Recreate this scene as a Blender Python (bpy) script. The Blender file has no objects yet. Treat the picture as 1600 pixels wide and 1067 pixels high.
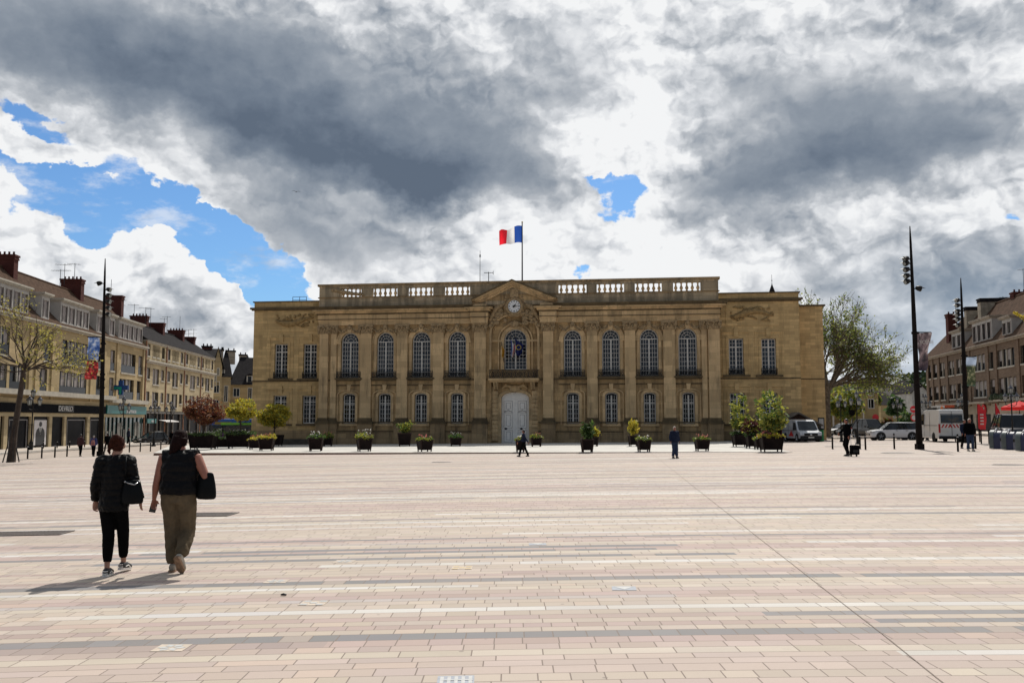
import bpy, bmesh, math, random
from mathutils import Vector, Matrix, noise as mnoise
random.seed(7)
SC = bpy.context.scene
COL = SC.collection
R = math.radians
# ------------------------------------------------------------------ camera
FPX = 1400.0; HCAM = 1.8; PITCH = math.atan((657-533.5)/FPX)
cd = bpy.data.cameras.new('camera'); cam = bpy.data.objects.new('camera', cd); COL.objects.link(cam)
cd.sensor_width = 36; cd.lens = FPX/1600*36; cd.clip_start = .1; cd.clip_end = 6000
cam.location = (0, 0, HCAM); cam.rotation_euler = (math.pi/2+PITCH, 0, 0)
SC.camera = cam
SC.view_settings.view_transform = 'Standard'; SC.view_settings.look = 'None'
SC.view_settings.exposure = 0; SC.view_settings.gamma = 1; SC.view_settings.use_curve_mapping = False

def ray(px, py):
    xc = (px-800)/FPX; yc = -(py-533.5)/FPX
    c, s = math.cos(PITCH), math.sin(PITCH)
    return Vector((xc, c - yc*s, s + yc*c))
# ------------------------------------------------------------------ sun
SUN_AZ = math.atan2(.26, .97); SUN_EL = R(54)
sd = bpy.data.lights.new('sun', 'SUN'); so = bpy.data.objects.new('sun', sd); COL.objects.link(so)
sd.energy = 4.2; sd.angle = R(.5); sd.color = (1, .95, .87)
sv = Vector((math.sin(SUN_AZ)*math.cos(SUN_EL), math.cos(SUN_AZ)*math.cos(SUN_EL), math.sin(SUN_EL)))
so.rotation_euler = (-sv).to_track_quat('-Z', 'Y').to_euler()
# ------------------------------------------------------------------ world
class NT:
    def __init__(s, nt): s.nt = nt
    def n(s, t, ins=None, **pr):
        nd = s.nt.nodes.new(t)
        for k, v in pr.items(): setattr(nd, k, v)
        if ins:
            for k, v in ins.items():
                so_ = nd.inputs[k]
                if isinstance(v, bpy.types.NodeSocket): s.nt.links.new(v, so_)
                else: so_.default_value = v
        return nd
    def m(s, op, a, b=0.0, c=None, clamp=False):
        d = {0: a, 1: b}
        if c is not None: d[2] = c
        return s.n('ShaderNodeMath', d, operation=op, use_clamp=clamp).outputs[0]
    def vm(s, op, a, b=(0, 0, 0)):
        return s.n('ShaderNodeVectorMath', {0: a, 1: b}, operation=op).outputs[0]
    def scale(s, a, f):
        nd = s.n('ShaderNodeVectorMath', {0: a}, operation='SCALE')
        if isinstance(f, bpy.types.NodeSocket): s.nt.links.new(f, nd.inputs[3])
        else: nd.inputs[3].default_value = f
        return nd.outputs[0]
    def noise(s, vec, sc, det=8, rough=.55, out=0, lac=2.0, dist=0.0, dim='3D'):
        nd = s.n('ShaderNodeTexNoise', None, noise_dimensions=dim)
        for k, v in ({'Vector': vec, 'Scale': sc, 'Detail': det, 'Roughness': rough, 'Lacunarity': lac, 'Distortion': dist}).items():
            if isinstance(v, bpy.types.NodeSocket): s.nt.links.new(v, nd.inputs[k])
            else: nd.inputs[k].default_value = v
        return nd.outputs[out]
    def mr(s, v, a, b, c=0.0, d=1.0, smooth=True):
        return s.n('ShaderNodeMapRange', {0: v, 1: a, 2: b, 3: c, 4: d}, interpolation_type='SMOOTHSTEP' if smooth else 'LINEAR').outputs[0]
    def mix(s, f, a, b, blend='MIX'):
        nd = s.n('ShaderNodeMix', None, data_type='RGBA', blend_type=blend)
        for i, v in ((0, f), (6, a), (7, b)):
            if isinstance(v, bpy.types.NodeSocket): s.nt.links.new(v, nd.inputs[i])
            else: nd.inputs[i].default_value = (v if i == 0 else (*v, 1) if len(v) == 3 else v)
        return nd.outputs[2]
    def ramp(s, v, stops, interp='LINEAR'):
        nd = s.n('ShaderNodeValToRGB', {0: v}); cr = nd.color_ramp; cr.interpolation = interp
        while len(cr.elements) < len(stops): cr.elements.new(.5)
        for e, (p, c) in zip(cr.elements, stops): e.position = p; e.color = (*c, 1)
        return nd.outputs[0]

w = bpy.data.worlds.new("World"); SC.world = w; w.use_nodes = True
w.cycles.sampling_method = 'MANUAL'; w.cycles.sample_map_resolution = 512
wt = NT(w.node_tree); w.node_tree.nodes.clear()
tc = wt.n('ShaderNodeTexCoord').outputs['Generated']
sx = wt.n('ShaderNodeSeparateXYZ', {0: tc}).outputs
az = wt.m('ARCTAN2', sx[0], sx[1]); el = wt.m('ARCSINE', sx[2])
P0 = wt.n('ShaderNodeCombineXYZ', {0: az, 1: el, 2: 0.0}).outputs[0]       # sky position in radians
Pn = wt.vm('MULTIPLY', P0, (1, 1.35, 1))
w1 = wt.noise(Pn, 3.2, 4, .55, 1, dim='2D'); w2 = wt.noise(Pn, 14, 5, .6, 1, dim='2D')
warp = wt.vm('ADD', wt.vm('MULTIPLY', wt.vm('SUBTRACT', w1, (.5, .5, .5)), (.15, .10, 0)),
             wt.vm('MULTIPLY', wt.vm('SUBTRACT', w2, (.5, .5, .5)), (.07, .06, 0)))
Pw = wt.vm('ADD', P0, warp)
def skyaz(px, py):
    d = ray(px, py).normalized(); return math.atan2(d.x, d.y), math.asin(d.z)
def blobs(vec, lst):
    acc = None
    for cx, cy, rx, ry, ang, wgt in lst:
        a, e = skyaz(cx, cy)
        sub = wt.vm('SUBTRACT', vec, (a, e, 0))
        mp = wt.n('ShaderNodeMapping', {'Vector': sub, 'Rotation': (0, 0, R(ang)), 'Scale': (1, 1, 1)}, vector_type='POINT').outputs[0]
        mp = wt.vm('MULTIPLY', mp, (FPX/rx, FPX/ry, 1))
        g = wt.n('ShaderNodeTexGradient', {0: mp}, gradient_type='SPHERICAL').outputs[1]
        g = wt.m('MULTIPLY', g, wgt)
        acc = g if acc is None else wt.m('ADD', acc, g)
    return acc
DARK = [(520, 262, 260, 50, 8, .35), (660, 290, 200, 40, 0, .45), (350, 210, 200, 50, 25, .3), (800, 200, 110, 100, 0, .3), (20, 70, 300, 130, 0, .6), (250, 110, 360, 150, 20, .8), (480, 190, 400, 150, 20, .85), (620, 245, 330, 100, 6, .85), (700, 120, 300, 130, 0, .42),
        (720, 280, 200, 50, 0, .4), (400, 60, 260, 90, 0, .35), (870, 70, 130, 150, 0, .30), (1270, 190, 300, 170, 0, .75), (1240, 275, 260, 60, 0, .6), (1470, 240, 280, 100, -5, .58), (1080, 90, 150, 120, 0, .25),
        (1560, 70, 160, 80, 0, .2), (430, 350, 300, 80, 18, .55), (560, 400, 240, 80, 0, .45), (870, 330, 90, 40, 0, .3),
        (1500, 450, 340, 100, 0, .42), (1190, 430, 260, 60, 0, .35), (900, 400, 140, 60, 0, .35), (1440, 520, 200, 60, 0, .3)]
LIGHT = [(1310, 405, 130, 40, 0, .5), (1440, 385, 110, 30, 0, .5), (800, 330, 120, 40, 0, .35), (690, 345, 120, 30, 0, .3), (980, 410, 130, 40, 0, .4), (450, 60, 120, 50, 0, .2), (880, 150, 80, 100, 0, .3), (265, 425, 150, 70, 0, .9), (60, 425, 170, 50, 10, .8), (150, 300, 260, 50, 15, .5), (240, 250, 200, 60, 25, .4), (560, 420, 300, 60, 0, .25), (850, 400, 200, 60, 0, .3), (1060, 420, 200, 60, 0, .4), (190, 15, 180, 60, 0, .45), (560, 50, 220, 40, 0, .3), (950, 90, 170, 160, 20, .6), (1000, 230, 170, 160, 60, .8), (860, 30, 260, 60, 0, .5), (1200, 10, 200, 60, 0, .5), (1450, 80, 200, 60, 0, .45),
         (170, 250, 260, 60, 25, .8), (330, 320, 260, 50, 25, .45), (1100, 350, 320, 70, 0, .7), (1400, 345, 260, 40, 8, .6), (60, 250, 130, 70, 20, .6), (1440, 560, 160, 50, 0, .5), (730, 350, 100, 30, 0, .4), (260, 395, 150, 50, 0, .8), (40, 390, 160, 50, 10, .5), (880, 240, 80, 90, 0, .4)]
HOLE = [(70, 192, 95, 24, 14, 1.0), (150, 300, 220, 30, 12, 1.2), (60, 325, 160, 36, 8, 1.0), (330, 385, 230, 60, 30, 1.4), (250, 330, 160, 40, 20, .6), (400, 450, 160, 50, 20, .7), (165, 380, 60, 60, 0, .7),
        (968, 308, 62, 40, 0, 1.1), (920, 288, 40, 16, 0, .55), (905, 425, 46, 18, 0, .6), (1592, 342, 50, 16, 0, .6), (380, 430, 130, 80, 20, .5)]
CUM = [(262, 460, 130, 120, 0, 2.4), (330, 490, 100, 90, 0, 1.4), (60, 450, 190, 100, 12, 2.2), (415, 445, 36, 22, 0, .8), (5, 290, 30, 36, 0, .9), (150, 480, 140, 70, 0, 1.3), (60, 233, 120, 24, 14, .5), (345, 510, 140, 70, 0, 1.5), (50, 330, 24, 10, 0, .4)]
D = blobs(Pw, DARK); Lt = blobs(Pw, LIGHT)
Pw2 = wt.vm('ADD', P0, wt.vm('ADD', wt.vm('MULTIPLY', wt.vm('SUBTRACT', w1, (.5, .5, .5)), (.04, .03, 0)), wt.vm('MULTIPLY', wt.vm('SUBTRACT', w2, (.5, .5, .5)), (.085, .075, 0))))
Hh = blobs(Pw2, HOLE); Cu = blobs(Pw2, CUM)
fb = wt.noise(Pn, 5, 7, .49, dim='2D')
fbL = wt.noise(wt.vm('ADD', Pn, (.012, .026, 0)), 5, 7, .49, dim='2D')
fb3 = wt.noise(Pn, 30, 5, .6, dim='2D')
Pv = wt.vm('ADD', Pn, wt.vm('MULTIPLY', w2, (.05, .05, 0)))
def puff(vec): return wt.n('ShaderNodeTexVoronoi', {'Vector': vec, 'Scale': 15, 'Detail': 3.0, 'Roughness': .6}, feature='F1', normalize=True, voronoi_dimensions='2D').outputs[0]
vor = puff(Pv); vorL = puff(wt.vm('ADD', Pv, (.006, .013, 0)))
relief = wt.m('ADD', wt.m('SUBTRACT', fb, fbL), wt.m('MULTIPLY', wt.m('SUBTRACT', vorL, vor), .60))   # puffs lit from above
H1 = wt.m('SUBTRACT', Hh, Cu)
H1 = wt.m('ADD', H1, wt.m('MULTIPLY', wt.m('SUBTRACT', fb3, .5), .5))
H1 = wt.m('ADD', H1, wt.m('MULTIPLY', wt.m('SUBTRACT', vor, .42), .5))
clear = wt.m('MULTIPLY', wt.mr(H1, .27, .50), wt.mr(wt.noise(wt.vm('MULTIPLY', Pn, (1, 1.8, 1)), 11, 6, .62, dim='2D'), .72, .50, .45, 1.0))
near = wt.mr(H1, -.6, .4)                                                  # brighter rims beside the blue
soft = wt.m('SUBTRACT', 1.0, wt.m('MULTIPLY', wt.mr(D, .15, .75), .80))     # the thick masses are smoother
Ds = wt.m('DIVIDE', wt.m('MULTIPLY', D, 1.35), wt.m('ADD', wt.m('MULTIPLY', D, .55), 1.0))
T = wt.m('ADD', .26, wt.m('MULTIPLY', Ds, .76))
T = wt.m('SUBTRACT', T, wt.m('MULTIPLY', Lt, .24))
T = wt.m('ADD', T, wt.m('MULTIPLY', wt.m('SUBTRACT', fb, .5), wt.m('ADD', .18, wt.m('MULTIPLY', soft, .42))))
T = wt.m('SUBTRACT', T, wt.m('MULTIPLY', wt.m('MULTIPLY', relief, 2.2), soft))
T = wt.m('ADD', T, wt.m('MULTIPLY', wt.m('MULTIPLY', wt.m('SUBTRACT', vor, .38), .30), soft))
T = wt.m('SUBTRACT', T, wt.m('MULTIPLY', near, .18))
T = wt.m('SUBTRACT', T, wt.m('MULTIPLY', wt.mr(el, .26, .14), .09))
back = wt.mr(sx[1], .25, -.3)                                              # unseen sky behind the viewer, darkened to cut the fill light
T = wt.m('MAXIMUM', T, wt.m('MULTIPLY', back, .80))
ccol = wt.ramp(T, [(0.0, (.90, .91, .92)), (.20, (.70, .72, .75)), (.42, (.46, .49, .53)), (.66, (.275, .315, .37)), (.88, (.165, .205, .265)), (1.0, (.115, .15, .205))])
hz = wt.mr(el, .22, 0.02); rgt = wt.mr(az, .25, .5)
ccol = wt.mix(wt.m('MULTIPLY', wt.m('MULTIPLY', hz, rgt), .55), ccol, (.20, .32, .46))
nis = wt.n('ShaderNodeTexSky', None, sky_type='NISHITA', sun_disc=False, sun_elevation=SUN_EL, sun_rotation=SUN_AZ, air_density=1.0, dust_density=.6, ozone_density=2.5).outputs[0]
bg1 = wt.n('ShaderNodeBackground', {0: wt.mix(1.0, nis, (.52, .76, .98), 'MULTIPLY'), 1: .115}).outputs[0]
bg2 = wt.n('ShaderNodeBackground', {0: ccol, 1: 1.0}).outputs[0]
cov = wt.m('SUBTRACT', 1.0, clear, clamp=True)
mixs = wt.n('ShaderNodeMixShader', {0: cov, 1: bg1, 2: bg2}).outputs[0]
wt.n('ShaderNodeOutputWorld', {0: mixs})

# ------------------------------------------------------------------ helpers
def gz(x, y):
    x = max(-70, min(70, x)); y = max(-30, min(130, y))
    return .014*x - .006*y + .03
def G(px, py, lift=0):
    """point of the sloping ground seen at a pixel"""
    d = ray(px, py); a = d.z - .014*d.x + .006*d.y
    t = (.03 + lift - HCAM)/a
    return Vector((0, 0, HCAM)) + d*t
def tag(o, label=None, cat=None, group=None, kind=None):
    if label: o['label'] = label
    if cat: o['category'] = cat
    if group: o['group'] = group
    if kind: o['kind'] = kind
    return o
def empty(name, loc=(0, 0, 0), rz=0, label=None, cat=None, group=None, sc=1):
    o = bpy.data.objects.new(name, None); COL.objects.link(o); o.location = loc; o.rotation_euler = (0, 0, rz); o.scale = (sc, sc, sc)
    o.empty_display_size = .2
    return tag(o, label, cat, group)
def copy_tree(o, parent=None):
    c = o.copy(); COL.objects.link(c); c.parent = parent
    for ch in [k for k in CH.get(o.name, [])]:
        copy_tree(ch, c)
    return c
CH = {}
def frame_of(d):
    d = Vector(d).normalized(); a = Vector((0, 0, 1)) if abs(d.z) < .95 else Vector((0, 1, 0))
    u = d.cross(a).normalized(); return u, d.cross(u).normalized()
class MB:
    def __init__(s): s.v = []; s.f = []; s.m = []; s.M = None
    def add(s, vs, fs, mi=0):
        b = len(s.v)
        if s.M is not None: vs = [s.M @ Vector(p) for p in vs]
        s.v += [tuple(p) for p in vs]; s.f += [tuple(i+b for i in f) for f in fs]; s.m += [mi]*len(fs)
        return s
    def box(s, x0, x1, y0, y1, z0, z1, mi=0, tx=0, ty=0):
        # tx,ty: inset of the top
        vs = [(x0, y0, z0), (x1, y0, z0), (x1, y1, z0), (x0, y1, z0), (x0+tx, y0+ty, z1), (x1-tx, y0+ty, z1), (x1-tx, y1-ty, z1), (x0+tx, y1-ty, z1)]
        return s.add(vs, [(3, 2, 1, 0), (4, 5, 6, 7), (0, 1, 5, 4), (1, 2, 6, 5), (2, 3, 7, 6), (3, 0, 4, 7)], mi)
    def quad(s, a, b, c, d, mi=0): return s.add([a, b, c, d], [(0, 1, 2, 3)], mi)
    def prism(s, pts, y0, y1, mi=0, ax='y'):
        """polygon in xz (ax y), yz (ax x) or xy (ax z) extruded along ax"""
        def P(p, t): return (p[0], t, p[1]) if ax == 'y' else (t, p[0], p[1]) if ax == 'x' else (p[0], p[1], t)
        n = len(pts)
        vs = [P(p, y0) for p in pts] + [P(p, y1) for p in pts]
        fs = [tuple(range(n)), tuple(range(2*n-1, n-1, -1))] + [(i, i+n, (i+1) % n+n, (i+1) % n) for i in range(n)]
        return s.add(vs, fs, mi)
    def tube(s, pts, r, n=8, mi=0, caps=True, flat=1.0):
        """r: radius or list of radii or (rx,ry) pairs"""
        pts = [Vector(p) for p in pts]; k = len(pts)
        rs = r if isinstance(r, (list, tuple)) else [r]*k
        vs = []; fs = []; u = None
        for i, p in enumerate(pts):
            d = (pts[min(i+1, k-1)]-pts[max(i-1, 0)])
            if d.length < 1e-9: d = Vector((0, 0, 1))
            d.normalize()
            if u is None: u, _ = frame_of(d)
            u = (u - d*u.dot(d)).normalized(); w_ = d.cross(u)
            ra = rs[i]; rx, ry = ra if isinstance(ra, (tuple, list)) else (ra, ra*flat)
            for j in range(n):
                a = 2*math.pi*j/n; vs.append(p+u*math.cos(a)*rx+w_*math.sin(a)*ry)
        for i in range(k-1):
            for j in range(n): fs.append((i*n+j, i*n+(j+1) % n, (i+1)*n+(j+1) % n, (i+1)*n+j))
        if caps: fs.append(tuple(range(n-1, -1, -1))); fs.append(tuple(range((k-1)*n, k*n)))
        return s.add(vs, fs, mi)
    def rev(s, prof, c=(0, 0, 0), n=16, mi=0, ax='z'):
        """profile [(r,h)] revolved about an axis through c"""
        vs = []; fs = []
        for r, h in prof:
            for j in range(n):
                a = 2*math.pi*j/n; x, y = r*math.cos(a), r*math.sin(a)
                p = (x, y, h) if ax == 'z' else (x, h, y) if ax == 'y' else (h, x, y)
                vs.append((c[0]+p[0], c[1]+p[1], c[2]+p[2]))
        k = len(prof)
        for i in range(k-1):
            for j in range(n): fs.append((i*n+j, i*n+(j+1) % n, (i+1)*n+(j+1) % n, (i+1)*n+j))
        fs.append(tuple(range(n-1, -1, -1))); fs.append(tuple(range((k-1)*n, k*n)))
        return s.add(vs, fs, mi)
    def ball(s, c, r, n=10, mi=0, k=6):
        rx, ry, rz = r if isinstance(r, (tuple, list)) else (r, r, r)
        vs = []; fs = []
        for i in range(1, k):
            t = math.pi*i/k
            for j in range(n):
                a = 2*math.pi*j/n; vs.append((c[0]+rx*math.sin(t)*math.cos(a), c[1]+ry*math.sin(t)*math.sin(a), c[2]+rz*math.cos(t)))
        b = len(vs); vs += [(c[0], c[1], c[2]+rz), (c[0], c[1], c[2]-rz)]
        for i in range(k-2):
            for j in range(n): fs.append((i*n+j, (i+1)*n+j, (i+1)*n+(j+1) % n, i*n+(j+1) % n))
        for j in range(n):
            fs.append((b, j, (j+1) % n)); fs.append((b+1, (k-2)*n+(j+1) % n, (k-2)*n+j))
        return s.add(vs, fs, mi)
    def build(s, name, mats, parent=None, smooth=False, loc=None, rot=None, recalc=True, bevel=0, label=None):
        me = bpy.data.meshes.new(name); me.from_pydata(s.v, [], s.f)
        if not isinstance(mats, (list, tuple)): mats = [mats]
        for m in mats: me.materials.append(m)
        if len(mats) > 1: me.polygons.foreach_set('material_index', s.m)
        if recalc and len(s.f) < 60000:
            bm = bmesh.new(); bm.from_mesh(me); bmesh.ops.recalc_face_normals(bm, faces=bm.faces); bm.to_mesh(me); bm.free()
        if smooth: me.polygons.foreach_set('use_smooth', [True]*len(me.polygons))
        me.update()
        o = bpy.data.objects.new(name, me); COL.objects.link(o)
        if loc is not None: o.location = loc
        if rot is not None: o.rotation_euler = rot
        if parent is not None: o.parent = parent; CH.setdefault(parent.name, []).append(o)
        if bevel:
            b = o.modifiers.new('bevel', 'BEVEL'); b.width = bevel; b.segments = 2; b.limit_method = 'ANGLE'
        if label: o['label'] = label
        return o

# ------------------------------------------------------------------ materials
def mat(name, col, rough=.8, var=.12, scale=3.0, bump=0, bscale=30, metal=0, spec=.5, trans=0, coat=0, sheen=0, det=5, zs=1.0, ior=None):
    m = bpy.data.materials.new(name); m.use_nodes = True; t = NT(m.node_tree); t.nt.nodes.clear()
    p = t.n('ShaderNodeBsdfPrincipled', {'Roughness': rough, 'Metallic': metal, 'Specular IOR Level': spec})
    if coat: p.inputs['Coat Weight'].default_value = coat; p.inputs['Coat Roughness'].default_value = .06
    if ior: p.inputs['IOR'].default_value = ior
    oc = t.n('ShaderNodeTexCoord').outputs['Object']
    v = t.vm('MULTIPLY', oc, (1, 1, zs))
    if var:
        nz = t.mr(t.noise(v, scale, det, .6), .3, .7)
        c = t.mix(nz, tuple(x*(1-var) for x in col), tuple(min(1, x*(1+var)) for x in col))
        t.nt.links.new(c, p.inputs['Base Color'])
    else: p.inputs['Base Color'].default_value = (*col, 1)
    if bump:
        b = t.n('ShaderNodeBump', {'Height': t.noise(oc, bscale, 4, .6), 'Strength': bump, 'Distance': .02})
        t.nt.links.new(b.outputs[0], p.inputs['Normal'])
    out = t.n('ShaderNodeOutputMaterial', {0: p.outputs[0]})
    if trans:   # thin leaf / cloth: some light passes through
        tr = t.n('ShaderNodeBsdfTranslucent', {0: (*[min(1, x*1.6) for x in col], 1)})
        mx = t.n('ShaderNodeMixShader', {0: trans, 1: p.outputs[0], 2: tr.outputs[0]})
        t.nt.links.new(mx.outputs[0], out.inputs[0])
    return m
def stone(name, col, dirt, dirtamt=.5, bw=1.1, rh=.42, bump=.3, mortar=.55, streakpos=(.45, .75)):
    m = bpy.data.materials.new(name); m.use_nodes = True; t = NT(m.node_tree); t.nt.nodes.clear()
    p = t.n('ShaderNodeBsdfPrincipled', {'Roughness': .9, 'Specular IOR Level': .25})
    oc = t.n('ShaderNodeTexCoord').outputs['Object']; s = t.n('ShaderNodeSeparateXYZ', {0: oc}).outputs
    hv = t.n('ShaderNodeCombineXYZ', {0: t.m('ADD', s[0], s[1]), 1: s[2], 2: 0.0}).outputs[0]
    br = t.n('ShaderNodeTexBrick', {'Vector': hv, 'Color1': (*[x*.72 for x in col], 1), 'Color2': (*[min(1, x*1.25) for x in col], 1), 'Mortar': (*[x*mortar for x in col], 1),
             'Scale': 1.0, 'Mortar Size': .014, 'Mortar Smooth': .3, 'Bias': 0.0, 'Brick Width': bw, 'Row Height': rh}, offset=.5)
    n1 = t.noise(oc, .35, 6, .65)
    st = t.noise(t.vm('MULTIPLY', oc, (1.6, 1.6, .22)), 1.0, 7, .7)
    fn = t.noise(oc, 6, 6, .65)
    c = t.mix(t.mr(n1, .35, .7, 0, .55), br.outputs[0], tuple(x*k for x, k in zip(col, (.82, .80, .80))))
    c = t.mix(t.m('MULTIPLY', t.mr(st, streakpos[0], streakpos[1]), dirtamt), c, dirt)
    c = t.mix(t.mr(fn, .35, .75, 0, .35), c, tuple(x*.72 for x in col))
    t.nt.links.new(c, p.inputs['Base Color'])
    h = t.m('ADD', t.m('MULTIPLY', fn, .5), t.m('MULTIPLY', br.outputs[1], -1.0))
    b = t.n('ShaderNodeBump', {'Height': h, 'Strength': bump, 'Distance': .03})
    t.nt.links.new(b.outputs[0], p.inputs['Normal'])
    t.n('ShaderNodeOutputMaterial', {0: p.outputs[0]})
    return m
def glass(name, col=(.02, .025, .03), rough=.04, ior=1.9, var=0):
    m = bpy.data.materials.new(name); m.use_nodes = True; t = NT(m.node_tree); t.nt.nodes.clear()
    oc = t.n('ShaderNodeTexCoord').outputs['Object']
    nz = t.noise(oc, 1.3, 2, .5)
    b = t.n('ShaderNodeBump', {'Height': nz, 'Strength': .25, 'Distance': .05})
    c = t.mix(t.mr(t.noise(oc, .8, 3, .6), .4, .65), col, tuple(min(1, x*2.2+.01) for x in col))
    p = t.n('ShaderNodeBsdfPrincipled', {'Base Color': c, 'Roughness': rough, 'IOR': ior, 'Normal': b.outputs[0]})
    t.n('ShaderNodeOutputMaterial', {0: p.outputs[0]})
    return m
S_C = stone('ashlar_weathered', (.48, .33, .168), (.07, .048, .03), .85, streakpos=(.42, .72))
S_T = stone('ashlar_trim', (.62, .445, .245), (.07, .056, .038), .70, 1.4, .6, .3, .8)
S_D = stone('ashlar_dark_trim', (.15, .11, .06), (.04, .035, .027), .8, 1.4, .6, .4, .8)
S_P = stone('ashlar_plinth', (.36, .255, .14), (.06, .05, .035), .8, 1.2, .5, .3)
S_W = stone('ashlar_wing', (.60, .425, .205), (.17, .12, .055), .45, 1.0, .30, .15, .68)
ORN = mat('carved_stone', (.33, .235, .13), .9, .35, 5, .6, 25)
WHT = mat('white_paint', (.58, .56, .52), .5, .08)
WHD = mat('white_door_paint', (.84, .81, .76), .45, .06, 1.5)
GL = glass('window_glass', (.008, .009, .011), .03, 1.6)
GLD = glass('dark_glass', (.006, .007, .008), .05, 1.35)
IRON = mat('black_iron', (.005, .005, .006), .45, .2)
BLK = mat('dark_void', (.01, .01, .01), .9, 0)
ZINC = mat('zinc_roof', (.07, .075, .08), .5, .2, 1)
# ------------------------------------------------------------------ the ground
def paving_mat():
    m = bpy.data.materials.new('plaza_paving'); m.use_nodes = True; t = NT(m.node_tree); t.nt.nodes.clear()
    oc = t.n('ShaderNodeTexCoord').outputs['Object']; s = t.n('ShaderNodeSeparateXYZ', {0: oc}).outputs
    x, y = s[0], s[1]
    # courses laid on a very slight arc
    y = t.m('SUBTRACT', y, t.m('MULTIPLY', t.m('MULTIPLY', x, x), -.0062))
    y = t.m('ADD', y, t.m('MULTIPLY', x, -.012))
    def v1(wv, feat, rnd=1.0):
        nd = t.n('ShaderNodeTexVoronoi', {'W': wv, 'Scale': 1.0, 'Randomness': rnd}, voronoi_dimensions='1D', feature=feat)
        return nd.outputs
    wrow = t.m('DIVIDE', y, .185)
    row = v1(wrow, 'F1', .62); rc = t.n('ShaderNodeSeparateColor', {0: row[1]}).outputs
    rd = t.m('MULTIPLY', v1(wrow, 'DISTANCE_TO_EDGE', .62)[0], .185)
    # runs of one kind of stone along a course
    runv = v1(t.m('ADD', t.m('DIVIDE', x, 9.0), t.m('MULTIPLY', rc[0], 91.7)), 'F1')
    ru = t.n('ShaderNodeSeparateColor', {0: runv[1]}).outputs
    key = t.m('FRACT', t.m('ADD', t.m('MULTIPLY', rc[1], .97), t.m('MULTIPLY', t.m('GREATER_THAN', ru[0], .62), .43)))
    ln = t.m('ADD', .26, t.m('MULTIPLY', t.m('POWER', rc[2], 2.5), .40))
    wt_ = t.m('ADD', t.m('DIVIDE', x, ln), t.m('MULTIPLY', rc[0], 57.3))
    tv = v1(wt_, 'F1', .5); tcx = t.n('ShaderNodeSeparateColor', {0: tv[1]}).outputs
    td = t.m('MULTIPLY', v1(wt_, 'DISTANCE_TO_EDGE', .5)[0], ln)
    base = t.ramp(key, [(0, (.455, .385, .32)), (.28, (.455, .37, .325)), (.42, (.385, .292, .265)), (.58, (.48, .42, .345)), (.70, (.56, .545, .515)), (.78, (.42, .335, .295)), (.85, (.17, .175, .185)), (.93, (.33, .26, .24)), (.965, (.40, .36, .34))], 'CONSTANT')
    tone = t.m('ADD', .88, t.m('MULTIPLY', tcx[0], .22))
    c = t.mix(1.0, base, t.n('ShaderNodeCombineColor', {0: tone, 1: tone, 2: t.m('MULTIPLY', tone, t.m('ADD', .96, t.m('MULTIPLY', tcx[1], .08)))}).outputs[0], 'MULTIPLY')
    odd = t.m('GREATER_THAN', tcx[2], .965)
    c = t.mix(t.m('MULTIPLY', odd, .45), c, (.50, .385, .295))
    # grain, wear and stains
    gr = t.noise(oc, 160, 3, .7); c = t.mix(t.mr(gr, .3, .75, 0, .30), c, (.36, .29, .25))
    big = t.noise(oc, .16, 5, .6); c = t.mix(t.mr(big, .42, .75, 0, .38), c, (.33, .27, .235))
    gum = t.n('ShaderNodeTexVoronoi', {'Vector': oc, 'Scale': 1.7}).outputs[0]; c = t.mix(t.mr(gum, .045, .03, 0, .55), c, (.16, .13, .12))
    drag = t.noise(t.vm('MULTIPLY', oc, (.12, .9, 1)), 1.0, 5, .7); c = t.mix(t.mr(drag, .5, .72, 0, .28), c, (.30, .25, .22))
    spot = t.mr(t.noise(oc, 2.6, 4, .7), .64, .78, 0, .35); c = t.mix(spot, c, (.27, .22, .19))
    jd = t.m('MINIMUM', rd, td)
    jw = t.mr(jd, .003, .0070)
    c = t.mix(jw, (.19, .15, .125), c)
    p = t.n('ShaderNodeBsdfPrincipled', {'Base Color': c, 'Roughness': t.mr(gr, .2, .8, .62, .86), 'Specular IOR Level': .35})
    h = t.m('ADD', t.m('MULTIPLY', jw, 1.0), t.m('MULTIPLY', gr, .25))
    h = t.m('ADD', h, t.m('MULTIPLY', tcx[1], .35))
    b = t.n('ShaderNodeBump', {'Height': h, 'Strength': .45, 'Distance': .004}); t.nt.links.new(b.outputs[0], p.inputs['Normal'])
    t.n('ShaderNodeOutputMaterial', {0: p.outputs[0]})
    return m
PAVE = paving_mat()
ASPH = mat('pale_road', (.36, .30, .25), .85, .16, .6, .3, 60)
TERR = mat('terrace_stone', (.48, .46, .42), .75, .14, .5, .2, 40)
REDST = mat('red_brown_step', (.22, .12, .08), .8, .2, 2)
SIDEW = mat('sidewalk_stone', (.46, .40, .34), .8, .14, .8)
DARKG = mat('cast_iron_grate', (.10, .08, .07), .6, .25, 5)
def sheet(name, poly, lift, m, nx=1):
    mb = MB(); mb.add([(x, y, gz(x, y)+lift) for x, y in poly], [tuple(range(len(poly)))])
    return tag(mb.build(name, m), kind='structure')
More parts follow.
